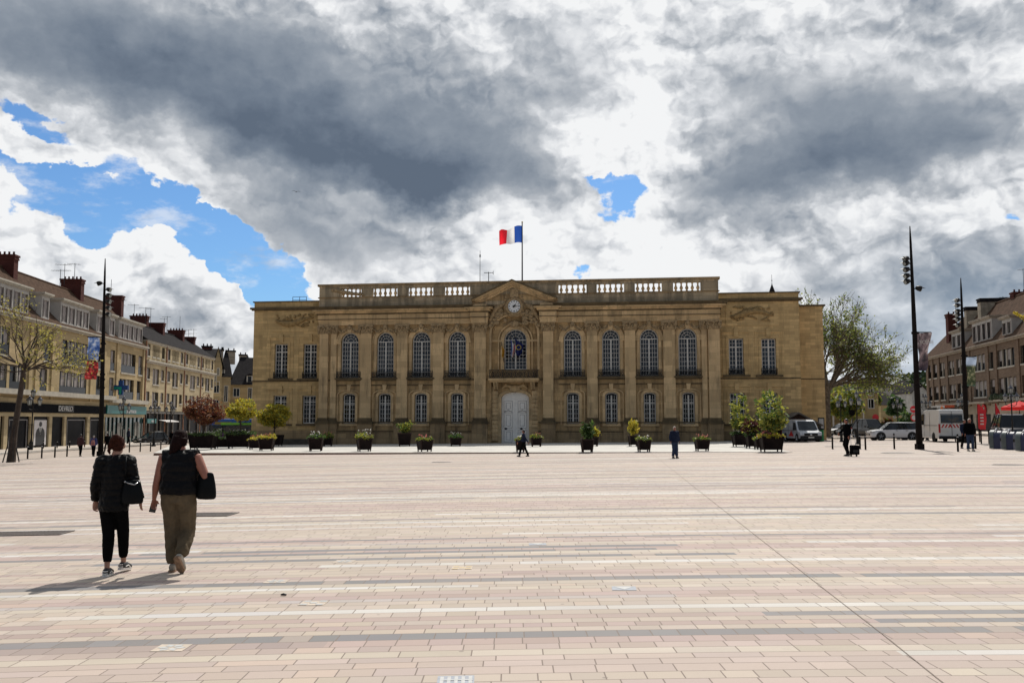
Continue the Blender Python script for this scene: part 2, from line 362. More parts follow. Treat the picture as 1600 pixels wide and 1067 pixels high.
# one sheet to the horizon
xs = [-2500, -600, -200, -70, -35, 0, 35, 70, 200, 600, 2500]; ys = [-800, -200, -30, 0, 40, 80, 130, 250, 600, 1500, 4000]
mb = MB(); vs = [(x, y, gz(x, y)-.02) for y in ys for x in xs]
fs = [(j*11+i, j*11+i+1, j*11+i+12, j*11+i+11) for j in range(10) for i in range(10)]
mb.add(vs, fs); tag(mb.build('ground', ASPH), kind='structure')
gA = G(0, 719.5); gB = G(262, 708)           # line of the bollards along the left street
sheet('plaza_paving', [(-28, -25), (45, -25), (66, 40), (55, 58), (34, 85), (-33, 88), (gB.x, gB.y), (gA.x, gA.y), (-70, 30)], 0.0, PAVE)
# terrace before the town hall: a broad step that runs out to the right
tA = G(240, 711.5); tB = G(1238, 706.0)
def tz(x, y): return gz(x, y) + .015 + .17*max(0, min(1, (tB.x-x)/(tB.x-tA.x)))
mb = MB(); K = 24
for i in range(K):
    a = tA.lerp(tB, i/K); b = tA.lerp(tB, (i+1)/K)
    fa = Vector((a.x*1.42-.5, 99, 0)); fb_ = Vector((b.x*1.42-.5, 99, 0))
    mb.quad((a.x, a.y, tz(a.x, a.y)), (b.x, b.y, tz(b.x, b.y)), (fb_.x, 99, tz(fb_.x, 99)), (fa.x, 99, tz(fa.x, 99)), 0)
    mb.quad((a.x, a.y, tz(a.x, a.y)-.02), (b.x, b.y, tz(b.x, b.y)-.02), (b.x, b.y, gz(b.x, b.y)-.1), (a.x, a.y, gz(a.x, a.y)-.1), 1)
    # pale nosing of the step
    mb.quad((a.x, a.y-.02, tz(a.x, a.y)+.004), (b.x, b.y-.02, tz(b.x, b.y)+.004), (b.x, b.y+.5, tz(b.x, b.y+.5)+.004), (a.x, a.y+.5, tz(a.x, a.y+.5)+.004), 2)
    mb.quad((a.x, a.y-.02, tz(a.x, a.y)+.004), (b.x, b.y-.02, tz(b.x, b.y)+.004), (b.x, b.y-.02, tz(b.x, b.y)-.03), (a.x, a.y-.02, tz(a.x, a.y)-.03), 2)
a = tA; fa = Vector((a.x*1.42-.5, 99, 0))
mb.quad((a.x, a.y, tz(a.x, a.y)), (fa.x, 99, tz(fa.x, 99)), (fa.x, 99, gz(fa.x, 99)-.1), (a.x, a.y, gz(a.x, a.y)-.1), 1)
tag(mb.build('terrace', [TERR, REDST, mat('step_nosing', (.62, .56, .50), .7, .06)], recalc=False), kind='structure')
def TG(px, py):
    """ground or terrace point"""
    g = G(px, py)
    for _ in range(4): g = G(px, py, tz(g.x, g.y)-gz(g.x, g.y))
    return g
# expansion joint running across the paving
pts = [G(1008, 700), G(1090, 765), G(1180, 836), G(1290, 922), G(1378, 990), G(1460, 1056), G(1530, 1112)]
mb = MB()
for a, b in zip(pts[:-1], pts[1:]):
    for lo, hi, mi, lf in ((-.0035, .0035, 0, .006),):
        mb.quad((a.x+lo, a.y, a.z+lf), (a.x+hi, a.y, a.z+lf), (b.x+hi, b.y, b.z+lf), (b.x+lo, b.y, b.z+lf), mi)
tag(mb.build('expansion_joint', mat('joint_sealant', (.20, .16, .13), .9, .2, 9)), kind='structure')
# kerbs and pavement along the left shops and the right shops
def strip(name, p, q, wdt, h, m, kerb):
    p = Vector(p); q = Vector(q); d = (q-p).normalized(); n = Vector((-d.y, d.x))*wdt
    mb = MB(); c = [p, q, q+n, p+n]
    top = [(v.x, v.y, gz(v.x, v.y)+h) for v in c]; bot = [(v.x, v.y, gz(v.x, v.y)-.05) for v in c]
    mb.add(top, [(0, 1, 2, 3)], 0); mb.add([top[0], top[1], bot[1], bot[0]], [(0, 1, 2, 3)], 1)
    k = Vector((-d.y, d.x))*.3
    mb.add([(v.x, v.y, gz(v.x, v.y)+h+.004) for v in (p, q, q+k, p+k)], [(0, 1, 2, 3)], 1)
    return tag(mb.build(name, [m, kerb], recalc=False), kind='structure')
KERB = mat('granite_kerb', (.50, .47, .43), .8, .1)
strip('left_pavement', (-42.8-.08*60+6.5, 60), (-42.8-.08*175+6.5, 175), 9, .13, SIDEW, KERB)
strip('right_pavement', (40.4+.182*175-7, 175), (40.4+.182*70-7, 70), 9, .13, SIDEW, KERB)
# drain grates let into the paving
def grate(px, py, L, W, lab, ang=0, rnd=False):
    g = G(px, py); e = empty('drain_grate', g, ang, lab, 'drain grate', 'iron grates in the plaza')
    mb = MB()
    if rnd:
        mb.rev([(W, .002), (W, .010), (W*.9, .012)], n=24); mb.build('cover', DARKG, e)
        mb = MB(); mb.rev([(W*1.08, 0.0), (W*1.08, .006)], n=24); mb.build('rim', KERB, e); return e
    mb.box(-L/2, L/2, -W/2, W/2, .001, .004, 0)
    n = int(L/.07)
    for i in range(n):
        x = -L/2+(i+.5)*L/n; mb.box(x-.018, x+.018, -W/2+.04, W/2-.04, .004, .014, 1)
    mb.build('grid', [BLK, DARKG], e)
    mb = MB()
    for a, b, c, d in ((-L/2, L/2, -W/2, -W/2+.05), (-L/2, L/2, W/2-.05, W/2), (-L/2, -L/2+.05, -W/2+.05, W/2-.05), (L/2-.05, L/2, -W/2+.05, W/2-.05)): mb.box(a, b, c, d, .002, .016)
    mb.build('frame', DARKG, e)
    # follow the slope of the paving
    e.rotation_euler = (math.atan(-.006), math.atan(-.014), ang)
    return e
grate(28, 834, 1.7, .62, 'long iron drain grate at the left edge of the plaza', R(3))
grate(330, 804, .95, .75, 'dark square drain grate beside the woman in khaki trousers', R(-2))
grate(1405, 707.5, 0, .9, 'round iron cover in the paving at the foot of the near right light mast', 0, True)
grate(1308, 697.5, 0, .8, 'round iron cover between the man with the suitcase and the white van by the chalet', 0, True)
grate(1578, 726, 0, .6, 'small iron cover in the paving in front of the domed bins', 0, True)
grate(690, 722, 0, .5, 'small iron cover in the paving in front of the terrace step', 0, True)
# little inlaid paving motifs
MOW = mat('mosaic_white', (.46, .46, .45), .6, .1, 20); MOG = mat('mosaic_grey', (.30, .32, .36), .6, .1, 20); MOY = mat('mosaic_ochre', (.55, .42, .22), .6, .1, 20)
for k, (px, py, kind, lab) in enumerate([(268, 1012, 'f', 'white flower motif inlaid in the paving at lower left'), (490, 942, 's', 'white and grey square motif inlaid below the two walking women'),
        (712, 1063, 'g', 'grey and white patterned inlay at the bottom edge of the plaza'), (975, 919, 't', 'white and blue-grey arrow motif inlaid near the centre of the plaza'),
        (432, 908, 'f', 'small pale flower motif inlaid right of the women'), (722, 887, 's', 'ochre and white square motif inlaid in mid plaza'), (538, 877, 'f', 'faint pale flower motif inlaid between women and the middle'),
        (840, 850, 't', 'small grey arrow motif inlaid before the town hall door')]):
    g = G(px, py); e = empty('paving_motif', g, random.uniform(-.1, .1), lab, 'inlaid tile', 'motifs inlaid in the paving'); e.rotation_euler.x = math.atan(-.006); e.rotation_euler.y = math.atan(-.014)
    mb = MB(); sz = .13
    mb.box(-sz, sz, -sz*.9, sz*.9, .001, .004, 0)
    mb.build('backing_tile', MOG if kind in 'gt' else PAVE if False else mat('motif_ground', (.50, .42, .34), .7), e)
    mb = MB()
    if kind == 'f':
        for i in range(6):
            a = i*math.pi/3; c, s_ = math.cos(a), math.sin(a)
            mb.add([(c*.02, s_*.02, .006), (c*.07-s_*.035, s_*.07+c*.035, .006), (c*.12, s_*.12, .006), (c*.07+s_*.035, s_*.07-c*.035, .006)], [(0, 1, 2, 3)])
    elif kind == 's':
        for i in (-1, 0, 1):
            for j in (-1, 0, 1):
                if (i+j) % 2 == 0: mb.box(i*.08-.035, i*.08+.035, j*.08-.03, j*.08+.03, .004, .007)
    elif kind == 'g':
        for i in range(5): mb.box(-.11+i*.05, -.085+i*.05, -.09, .09, .004, .007)
        mb.box(-.11, .12, -.012, .012, .0045, .0075)
    else: mb.add([(-.11, .09, .006), (.11, .09, .006), (0, -.08, .006)], [(0, 1, 2)])
    mb.build('inlay', MOY if kind == 's' and k == 5 else MOW, e)
g = G(443, 930.5); mb = MB(); mb.tube([(-.03, 0, .012), (.0, .004, .016), (.03, -.005, .012)], [.008, .014, .009], 7)
tag(mb.build('litter', mat('litter_black', (.012, .012, .013), .6), loc=g), 'small black scrap of litter lying on the paving below the women', 'litter')
# ------------------------------------------------------------------ vertical planes measured through the photo
class Fr:
    def __init__(s, O, xdir):
        s.O = Vector(O); s.x = Vector((*xdir, 0)).normalized(); s.n = Vector((-s.x.y, s.x.x, 0)); s.rz = math.atan2(s.x.y, s.x.x)
    def __call__(s, px, py, d=0):
        r = ray(px, py); c = Vector((0, 0, HCAM)); o = s.O + s.n*d
        t = (o-c).dot(s.n)/r.dot(s.n); p = c+r*t
        return (p-s.O).dot(s.x), p.z
    def X(s, px, py=600, d=0): return s(px, py, d)[0]
    def Z(s, px, py, d=0): return s(px, py, d)[1]
    def W(s, x, y, z=0): return s.O + s.x*x + s.n*y + Vector((0, 0, z))
def arch_pts(a, b, z, h, n=12):
    c = (a+b)/2; r = (b-a)/2
    return [(c-r*math.cos(math.pi*i/n), z+h*math.sin(math.pi*i/n)) for i in range(n+1)]
def wall(mb, x0, x1, z0, z1, ops, y0, y1, mi=0):
    """wall slab with openings. ops: (a,b,c,d,arch) a-b in x, c-d in z (d = springing), arch = rise above d"""
    cols = []
    for o in sorted(ops):
        for c in cols:
            if o[0] < c[1] and o[1] > c[0]: c[0] = min(c[0], o[0]); c[1] = max(c[1], o[1]); c[2].append(o); break
        else: cols.append([o[0], o[1], [o]])
    cols.sort(); x = x0
    for a, b, os_ in cols:
        if a > x: mb.box(x, a, y0, y1, z0, z1, mi)
        z = z0
        for (oa, ob, oc, od, ar) in sorted(os_, key=lambda o: o[2]):
            mb.box(a, b, y0, y1, z, oc, mi)
            top = od+ar
            if oa > a+1e-4: mb.box(a, oa, y0, y1, oc, top, mi)
            if ob < b-1e-4: mb.box(ob, b, y0, y1, oc, top, mi)
            if ar > 0:
                pts = arch_pts(oa, ob, od, ar, 14); m_ = len(pts)//2
                for P in (pts[:m_+1], pts[m_:]):
                    cx = oa if P is not None and P[0][0] <= oa+1e-6 else ob
                    for p, q in zip(P[:-1], P[1:]):
                        mb.add([(p[0], y0, p[1]), (q[0], y0, q[1]), (q[0], y0, top+1e-4), (p[0], y0, top+1e-4)], [(0, 1, 2, 3)], mi)
                        mb.add([(p[0], y0, p[1]), (q[0], y0, q[1]), (q[0], y1, q[1]), (p[0], y1, p[1])], [(3, 2, 1, 0)], mi)
            z = top
        mb.box(a, b, y0, y1, z, z1, mi); x = b
    if x < x1: mb.box(x, x1, y0, y1, z0, z1, mi)
    return mb
def arch_band(mb, a, b, z, h, wd, y0, y1, mi=0, n=16, jamb=None):
    """moulding that follows an arch; jamb = z down to which it continues on both sides"""
    c = (a+b)/2; r = (b-a)/2
    inn = [(c-r*math.cos(math.pi*i/n), z+h*math.sin(math.pi*i/n)) for i in range(n+1)]
    out = [(c-(r+wd)*math.cos(math.pi*i/n), z+(h+wd)*math.sin(math.pi*i/n)) for i in range(n+1)]
    for i in range(n): mb.prism([inn[i], inn[i+1], out[i+1], out[i]], y0, y1, mi)
    if jamb is not None:
        mb.box(a-wd, a, y0, y1, jamb, z, mi); mb.box(b, b+wd, y0, y1, jamb, z, mi)
def casement(parent, a, b, c, d, ar, y, rows, cols=2, fan=True, gl=GL, label=None, fr=.085, mun=.034, transom=None, seg=False):
    """a pair of glazed casements with glazing bars: window > glass"""
    mb = MB(); y0, y1 = y, y+.07
    mid = (a+b)/2
    mb.box(a, a+fr, y0, y1, c, d); mb.box(b-fr, b, y0, y1, c, d)
    mb.box(a+fr, b-fr, y0, y1, c, c+fr*1.3)
    mb.box(mid-fr*.85, mid+fr*.85, y0-.015, y1, c+fr*1.3, d)
    top = d
    if transom: mb.box(a+fr, mid-fr*.85, y0-.01, y1, transom, transom+fr); mb.box(mid+fr*.85, b-fr, y0-.01, y1, transom, transom+fr)
    if ar and not seg: mb.box(a, b, y0-.02, y1, d, d+fr*1.1)
    if not ar: mb.box(a+fr, mid-fr*.85, y0, y1, d-fr, d); mb.box(mid+fr*.85, b-fr, y0, y1, d-fr, d)
    for lo, hi in ((a+fr, mid-fr*.85), (mid+fr*.85, b-fr)):
        for i in range(1, cols): x = lo+(hi-lo)*i/cols; mb.box(x-mun/2, x+mun/2, y0+.02, y1-.005, c+fr*1.3, top)
        for j in range(1, rows): z = c+fr+(top-c-fr)*j/rows; mb.box(lo, hi, y0+.022, y1-.004, z-mun/2, z+mun/2)
    if ar:
        if seg: arch_band(mb, a+fr, b-fr, d, ar-fr, fr, y0, y1)
        else:
            z = d+fr*1.1; arch_band(mb, a+fr, b-fr, z, ar-fr*2, fr, y0, y1)
            r = (b-a)/2-fr
            for k in range(1, 6):
                an = math.pi*k/6; x1_, z1_ = mid+r*math.cos(an), z+(ar-fr*2)*math.sin(an)
                x0_, z0_ = mid+r*.35*math.cos(an), z+(ar-fr*2)*.35*math.sin(an)
                mb.tube([(x0_, y0+.04, z0_), (x1_, y0+.04, z1_)], mun*.5, 4)
            for q in (.35, .70):
                arch_band(mb, mid-r*q, mid+r*q, z, (ar-fr*2)*q, mun, y0+.02, y1-.01)
    w_ = mb.build('window', WHT, parent, label=label)
    g = MB(); yy = y1-.012
    if ar:
        pts = arch_pts(a, b, d, ar, 16); g.add([(a, yy, c)]+[(b, yy, c)]+[(p[0], yy, p[1]) for p in reversed(pts)], [tuple(range(2+len(pts)))])
    else: g.quad((a, yy, c), (b, yy, c), (b, yy, d), (a, yy, d))
    g.build('glass', gl, w_, recalc=False)
    return w_
def railing(mb, a, b, y, z0, z1, scroll=True):
    mb.tube([(a, y, z1), (b, y, z1)], .03, 6); mb.tube([(a, y, z0+.06), (b, y, z0+.06)], .022, 6); mb.tube([(a, y, z1-.13), (b, y, z1-.13)], .015, 6)
    n = max(2, round((b-a)/.42))
    for i in range(n+1):
        x = a+(b-a)*i/n; mb.box(x-.018, x+.018, y-.018, y+.018, z0, z1)
    r = (z1-z0-.22)/2
    for i in range(n):
        cx = a+(b-a)*(i+.5)/n; cz = z0+.07+r
        for q in (1, .5):
            rr = min(r, (b-a)/n/2)*q*.95
            mb.tube([(cx+rr*math.cos(t*math.pi/5), y, cz+r*q*math.sin(t*math.pi/5)) for t in range(11)], .02, 4, caps=False)
        mb.tube([(cx-.15, y, z0+.08), (cx, y, cz), (cx+.15, y, z1-.14)], .016, 4); mb.tube([(cx+.15, y, z0+.08), (cx, y, cz), (cx-.15, y, z1-.14)], .016, 4)
    for x in (a, b): mb.tube([(x, y, z1), (x, y+.35, z1)], .025, 5); mb.tube([(x, y, z0+.06), (x, y+.35, z0+.06)], .02, 5)

# ------------------------------------------------------------------ the town hall
TH = 7.3
F = Fr((0.19, 90, 0), (math.cos(R(TH)), -math.sin(R(TH))))
hall = empty('town_hall', F.O, F.rz, 'long two-storey classical stone town hall with clock, pediment and rooftop balustrade facing the plaza', 'town hall')
Zb = -1.6
xL, xR = F.X(499, 560), F.X(1124, 560)            # central block
xWL, xWR = F.X(395.5, 560, .9), F.X(1250.5, 560, .9); xE = F.X(1287.5, 560, 3)
zp = F.Z(803, 441); zpb = F.Z(803, 463); zc0 = F.Z(803, 480); zc1 = F.Z(803, 471.5)
zar = F.Z(803, 505); zcap = F.Z(803, 517); zstr = F.Z(803, 592.5); zbase = F.Z(803, 656)
print('hall', xL, xR, xWL, xWR, xE, 'z', zp, zpb, zc0, zar, zcap, zstr, zbase)
pil = [(499.5, 513), (516.5, 525.5), (563.5, 580.5), (620.5, 637), (677, 693.5), (741.5, 759.5), (849, 865), (917.5, 934), (976.7, 993.5), (1037, 1055.5), (1097, 1105.5), (1107.5, 1125.5)]
wx = [(532, 559.5), (588, 614.5), (643.5, 672), (700.5, 728), (881, 909), (941, 969), (1000.5, 1029.5), (1061, 1090)]
uz0, uzs = F.Z(803, 589), F.Z(803, 532.5); uar = F.Z(803, 516.5)-uzs
lz0, lz1 = F.Z(803, 662), F.Z(803, 618)
ops = []; ups = []; lows = []
for a, b in wx:
    A, B = F.X(a), F.X(b); mid = (A+B)/2
    ups.append((A, B)); ops.append((A, B, uz0, uzs, uar))
    w_ = F.X(a+19) - F.X(a); lows.append((mid-w_/2, mid+w_/2)); ops.append((mid-w_/2, mid+w_/2, lz0, lz1, .28))
cx0, cx1 = F.X(761), F.X(841)
mb = MB()
wall(mb, xL, cx0, Zb, zar, [o for o in ops if o[1] < cx0], 0, .55); wall(mb, cx1, xR, Zb, zar, [o for o in ops if o[0] > cx1], 0, .55)
mb.build('wall', S_C, hall)
# the body behind the facade, with its roof below the balustrade
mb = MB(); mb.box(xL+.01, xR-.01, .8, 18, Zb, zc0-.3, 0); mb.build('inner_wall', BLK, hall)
mb = MB(); mb.box(xL, xL+.01, .55, 18, Zb, zc0-.3); mb.box(xR-.01, xR, .55, 18, Zb, zc0-.3); mb.build('side_wall', S_C, hall)
mb = MB(); mb.box(xL-.2, xR+.2, .3, 18.2, zc0-.3, zc0+.02); mb.build('roof', ZINC, hall)
for (A, B) in ups:
    casement(hall, A+.02, B-.02, uz0+.04, uzs, uar-.02, .30, 8, 3)
    mb = MB(); arch_band(mb, A-.03, B+.03, uzs, uar+.03, .34, -.07, .10, 0, 18); arch_band(mb, A-.37, B+.37, uzs, uar+.37, .10, -.13, .02, 0, 18)
    mb.box(A-.55, A+.0, -.10, .06, uzs-.12, uzs+.03); mb.box(B-.0, B+.55, -.10, .06, uzs-.12, uzs+.03)
    mb.box(A-.30, A-.02, -.05, .05, uz0, uzs-.12); mb.box(B+.02, B+.30, -.05, .05, uz0, uzs-.12)
    m_ = (A+B)/2; zt = uzs+uar
    mb.prism([(m_-.16, zt-.05), (m_+.16, zt-.05), (m_+.26, zt+.62), (m_-.26, zt+.62)], -.22, 0)
    mb.build('window_arch', S_T, hall)
    mb = MB(); mb.box(A-.5, B+.5, -.42, .1, uz0-.16, uz0-.02); mb.box(A-.4, B+.4, -.30, .1, uz0-.28, uz0-.162); mb.build('window_sill', S_D, hall)
    mb = MB(); railing(mb, A-.32, B+.32, -.34, uz0-.02, uz0+.62); mb.build('balcony_railing', IRON, hall)
    # swag between arch and entablature
    mb = MB()
    for s_ in (-1, 1):
        P_ = [Vector((m_+s_*(.25+(B-A)*.62*t), -.14, zt+.42-.42*math.sin(math.pi*min(1, t*1.05)))) for t in [i/8 for i in range(9)]]
        mb.tube(P_, [.05+.07*math.sin(math.pi*i/8) for i in range(9)], 6)
        for i in range(1, 8): mb.ball(P_[i]+Vector((random.uniform(-.05, .05), -.08, random.uniform(-.08, .08))), .09, 6, k=4)
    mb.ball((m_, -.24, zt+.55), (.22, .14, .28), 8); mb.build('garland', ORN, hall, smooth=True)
for (A, B) in lows:
    casement(hall, A+.02, B-.02, lz0+.03, lz1, .26, .28, 6, 2, transom=lz0+(lz1-lz0)*.72, seg=True, gl=GLD)
    mb = MB(); a2, b2 = A-.02, B+.02
    arch_band(mb, a2, b2, lz1, .30, .26, -.08, .10, 0, 12, jamb=lz0-.02)
    arch_band(mb, a2-.5, b2+.5, lz1+.12, .45, .09, -.14, .02, 0, 12); mb.box(a2-.59, a2-.5, -.10, .03, lz0-.1, lz1+.12); mb.box(b2+.5, b2+.59, -.10, .03, lz0-.1, lz1+.12)
    m_ = (A+B)/2; mb.prism([(m_-.14, lz1+.5), (m_+.14, lz1+.5), (m_+.22, lz1+1.15), (m_-.22, lz1+1.15)], -.2, 0)
    mb.box(a2-.3, b2+.3, -.16, .1, lz0-.22, lz0-.02); mb.build('window_surround', S_T, hall)
    mb = MB(); mb.box(a2-.7, b2+.7, -.05, .02, lz1+1.2, uz0-.55); mb.box(a2-.62, b2+.62, -.04, .0, lz0-1.0, lz0-.35); mb.build('wall_panel', S_C, hall)
    mb = MB(); mb.box(a2-.75, b2+.75, -.12, .02, lz1+1.05, lz1+1.17); mb.build('panel_moulding_or_shade', S_D, hall)
# pilasters: pedestal, shaft, capital
def pilaster(a, b, narrow=False):
    A, B = F.X(a), F.X(b); p = .14 if narrow else .30; m_ = (A+B)/2; w_ = (B-A)/2
    mb = MB(); mb.box(A, B, -p, .05, zbase+.2, zcap); s_ = mb.build('pilaster', S_T, hall)
    mb = MB(); mb.box(A-.08, B+.08, -p-.08, .05, zbase-.02, zbase+.2); mb.box(A-.16, B+.16, -p-.16, .05, zbase-.2, zbase-.02); mb.box(A-.3, B+.3, -p-.28, .05, zbase-.38, zbase-.2)
    mb.build('base_moulding', S_D, s_)
    mb = MB(); mb.box(A-.2, B+.2, -p-.18, .05, Zb, zbase-.38); mb.build('pedestal', S_P, s_)
    mb = MB(); h = zar-zcap
    mb.prism([(A, zcap), (B, zcap), (B+.16, zar-.18), (A-.16, zar-.18)], -p-.06, .05); mb.box(A-.22, B+.22, -p-.22, .05, zar-.18, zar-.02)
    mb.box(A-.04, B+.04, -p-.05, .04, zcap-.1, zcap)
    for s2 in (-1, 1):
        x = m_+s2*(w_+.04); mb.rev([(.17, -p-.24), (.20, -p-.1), (.17, -p+.02)], (x, 0, zar-.36), 10, ax='y'); mb.rev([(.07, -p-.30), (.08, -p-.1)], (x, 0, zar-.36), 8, ax='y')
        mb.tube([(x, -p-.15, zar-.5), (x+s2*.05, -p-.2, zar-.75), (x, -p-.12, zar-.95)], [.07, .10, .03], 6)
    nl = max(2, round((B-A)/.28))
    for i in range(nl):
        x = A+(B-A)*(i+.5)/nl
        mb.tube([(x, -p-.04, zcap), (x, -p-.10, zcap+h*.30), (x, -p-.19, zcap+h*.42)], [(.10, .04), (.12, .05), (.05, .03)], 6)
        mb.tube([(x+.1, -p-.04, zcap+.15), (x+.1, -p-.12, zcap+h*.5), (x+.1, -p-.2, zcap+h*.62)], [(.08, .04), (.1, .05), (.04, .03)], 6)
    mb.ball((m_, -p-.2, zar-.2), (.14, .1, .14), 8)
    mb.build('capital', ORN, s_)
for a, b in pil: pilaster(a, b, b-a < 10)
# plinth and string course of the central block
mb = MB(); mb.box(xL, cx0, -.12, 0, Zb, F.Z(803, 675)); mb.box(cx1, xR, -.12, 0, Zb, F.Z(803, 675)); mb.build('plinth', S_P, hall)
mb = MB()
for s0, s1 in ((xL, cx0), (cx1, xR)): mb.box(s0, s1, -.17, -.121, F.Z(803, 675), F.Z(803, 675)+.12); mb.box(s0, s1, -.09, 0, zstr-.09, zstr+.07); mb.box(s0, s1, -.10, 0, zbase-.3, zbase-.18)
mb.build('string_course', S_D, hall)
# entablature
def entab(mb, x0, x1, dy, e0=.0, e1=.0):
    H = zc0-zar
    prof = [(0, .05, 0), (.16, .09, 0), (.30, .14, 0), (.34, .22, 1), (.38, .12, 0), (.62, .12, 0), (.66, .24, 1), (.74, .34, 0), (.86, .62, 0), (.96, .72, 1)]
    for i, (f, pr, mi) in enumerate(prof):
        f1 = prof[i+1][0] if i+1 < len(prof) else 1.0
        mb.box(x0-pr*e0, x1+pr*e1, -dy-pr, .55, zar+H*f, zar+H*f1, mi)
mb = MB(); entab(mb, xL, F.X(738), .22, 1, 0); entab(mb, F.X(869), xR, .22, 0, 1)
entab(mb, F.X(738)+.002, F.X(762), .62, 1, 1); entab(mb, F.X(845.5), F.X(869)-.002, .62, 1, 1)
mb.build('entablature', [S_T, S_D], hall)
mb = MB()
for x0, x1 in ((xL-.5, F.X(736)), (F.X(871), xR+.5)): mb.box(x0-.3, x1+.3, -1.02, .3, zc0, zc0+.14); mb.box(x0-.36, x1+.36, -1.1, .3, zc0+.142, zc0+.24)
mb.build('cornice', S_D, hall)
# attic parapet with balustrades
holes = [(533.6, 566), (582.6, 622), (638, 677.7), (694.7, 735), (872.5, 916.5), (932.3, 975), (992, 1034), (1051.6, 1094.7)]
zr0, zr1 = F.Z(803, 460), F.Z(803, 446.5)
px0, px1 = F.X(500.5, 450), F.X(1122, 450)
mb = MB(); HX = [(F.X(a, 453), F.X(b, 453)) for a, b in holes]
mb.box(px0, px1, -.25, .3, zc0+.24, zr0); x = px0
for a, b in HX: mb.box(x, a, -.25, .3, zr0, zr1); x = b
mb.box(x, px1, -.25, .3, zr0, zr1); mb.box(px0, px1, -.25, .3, zr1, zp-.12); mb.build('parapet', stone('parapet_stone', (.52, .42, .28), (.10, .09, .068), .6, 1.6, .7, .4, .6, (.40, .60)), hall)
mb = MB(); mb.box(px0-.15, px1+.15, -.42, .42, zp-.12, zp+.1)
mb.box(px0-.1, px1+.1, -.36, -.25, zr0-.12, zr0); mb.build('coping', S_P, hall)
for a, b in HX:
    mb = MB(); n = 5 if b-a > 2.2 else 4; h = zr1-zr0
    for i in range(n):
        x = a+(b-a)*(i+.5)/n
        mb.rev([(.13, 0), (.13, .08*h), (.08, .12*h), (.10, .2*h), (.175, .34*h), (.165, .44*h), (.09, .62*h), (.065, .74*h), (.10, .8*h), (.065, .84*h), (.075, .9*h), (.13, .92*h), (.13, h)], (x, .0, zr0), 10)
    mb.build('balustrade', S_T, hall, smooth=True)
PPM = stone('panel_stone', (.46, .37, .245), (.11, .098, .075), .6, 1.6, .7, .4, .6, (.40, .62))
for a, b in zip([px0]+[q[1] for q in HX], [q[0] for q in HX]+[px1]):
    if b-a > .5: mb = MB(); mb.box(a+.12, b-.12, -.33, -.25, zr0+.02, zr1-.02); mb.build('parapet_panel', PPM, hall)
mb = MB(); q = F.X(534, 453)
for k in range(12):
    t = k/11; c = Vector((q-.8+t*3.2, -.36, zr1-.15-t*.55)); mb.ball(c, (.25*(1-.4*t), .12, .22*(1-.4*t)), 7, k=5)
mb.tube([(q-.9, -.3, zr1-.1), (q+.8, -.35, zr0+.4), (q+2.6, -.3, zr0+.1)], [.15, .2, .06], 8); mb.build('carved_figure', ORN, hall, smooth=True)
# centre bay: recessed niche, tall window, balcony, door
nx0, nx1 = F.X(768), F.X(840); nzs = F.Z(803, 521); nar = F.Z(803, 493)-nzs
wx0, wx1 = F.X(787), F.X(822.5); wz0, wzs = F.Z(803, 578), F.Z(803, 531.5); war = F.Z(803, 514)-wzs
dx0, dx1 = F.X(782.5), F.X(826); dz0 = -.55; dzs = F.Z(803, 622); dar = F.Z(803, 612.5)-dzs
m_ = (nx0+nx1)/2; zped = F.Z(803, 471.5); yc = .25
mb = MB(); wall(mb, cx0-.01, cx1+.01, Zb, zped, [(nx0, nx1, Zb+.3, nzs, nar)], -.02, .45); mb.build('niche_wall', S_C, hall)
mb = MB(); wall(mb, nx0-.2, nx1+.2, Zb, zped-.3, [(wx0, wx1, wz0, wzs, war), (dx0, dx1, Zb+.2, dzs, dar)], .35, .8); mb.build('niche_back', S_C, hall)
for x0, x1 in ((cx0-.02, nx0), (nx1, cx1+.02)):
    pass
mb = MB(); arch_band(mb, nx0, nx1, nzs, nar, .22, -.14, .05, 0, 24, jamb=wz0); arch_band(mb, wx0, wx1, wzs, war, .34, .2, .4, 0, 18, jamb=wz0)
arch_band(mb, wx0-.5, wx1+.5, wzs, war+.5, .12, .16, .36, 0, 18, jamb=wz0); mb.box(nx0, wx0-.34, .22, .4, wzs-.12, wzs+.06); mb.box(wx1+.34, nx1, .22, .4, wzs-.12, wzs+.06)
mb.build('window_arch', S_T, hall)
mb = MB(); nb = 15                                   # carved voussoirs round the arch
for i in range(nb):
    t = math.pi*(.12+.76*i/(nb-1)); r1, r2 = (nx1-nx0)/2+.15, nar+.15
    if abs(i-nb//2) < 2: continue
    c = Vector((m_-(r1+.18)*math.cos(t), -.2, nzs+(r2+.18)*math.sin(t))); mb.ball(c, (.26, .14, .20), 7, k=5)
for s_ in (-1, 1):
    for k in range(16):
        mb.ball((m_+s_*(.9+random.random()*2.1), -.12, zped-.3-random.random()*2.0), (random.uniform(.15, .4), .14, random.uniform(.12, .3)), 7, k=5)
    for k in range(7):
        t = k/6; mb.ball((m_+s_*(.75+.15*math.sin(t*3)), -.2, zped+.8-t*2.0), (.2, .15, .2), 7, k=5)
    mb.tube([(m_+s_*.9, -.12, zped-.2), (m_+s_*1.8, -.2, zped-.6), (m_+s_*2.3, -.16, zped-1.5), (m_+s_*2.6, -.1, zped-2.2)], [.18, .26, .2, .1], 8)
mb.ball((m_, .1, wzs+war+.5), (.5, .2, .35), 10); mb.ball((m_, -.2, nzs+nar+.1), (.7, .2, .3), 10)
mb.tube([(m_-1.2, .12, wzs+war+.35), (m_, .05, wzs+war+.75), (m_+1.2, .12, wzs+war+.35)], [.06, .14, .06], 7)
mb.build('carved_ornament', ORN, hall, smooth=True)
casement(hall, wx0+.02, wx1-.02, wz0+.04, wzs, war-.02, .55, 8, 3)
zb0, zb1 = F.Z(803, 591.5), F.Z(803, 578.5)
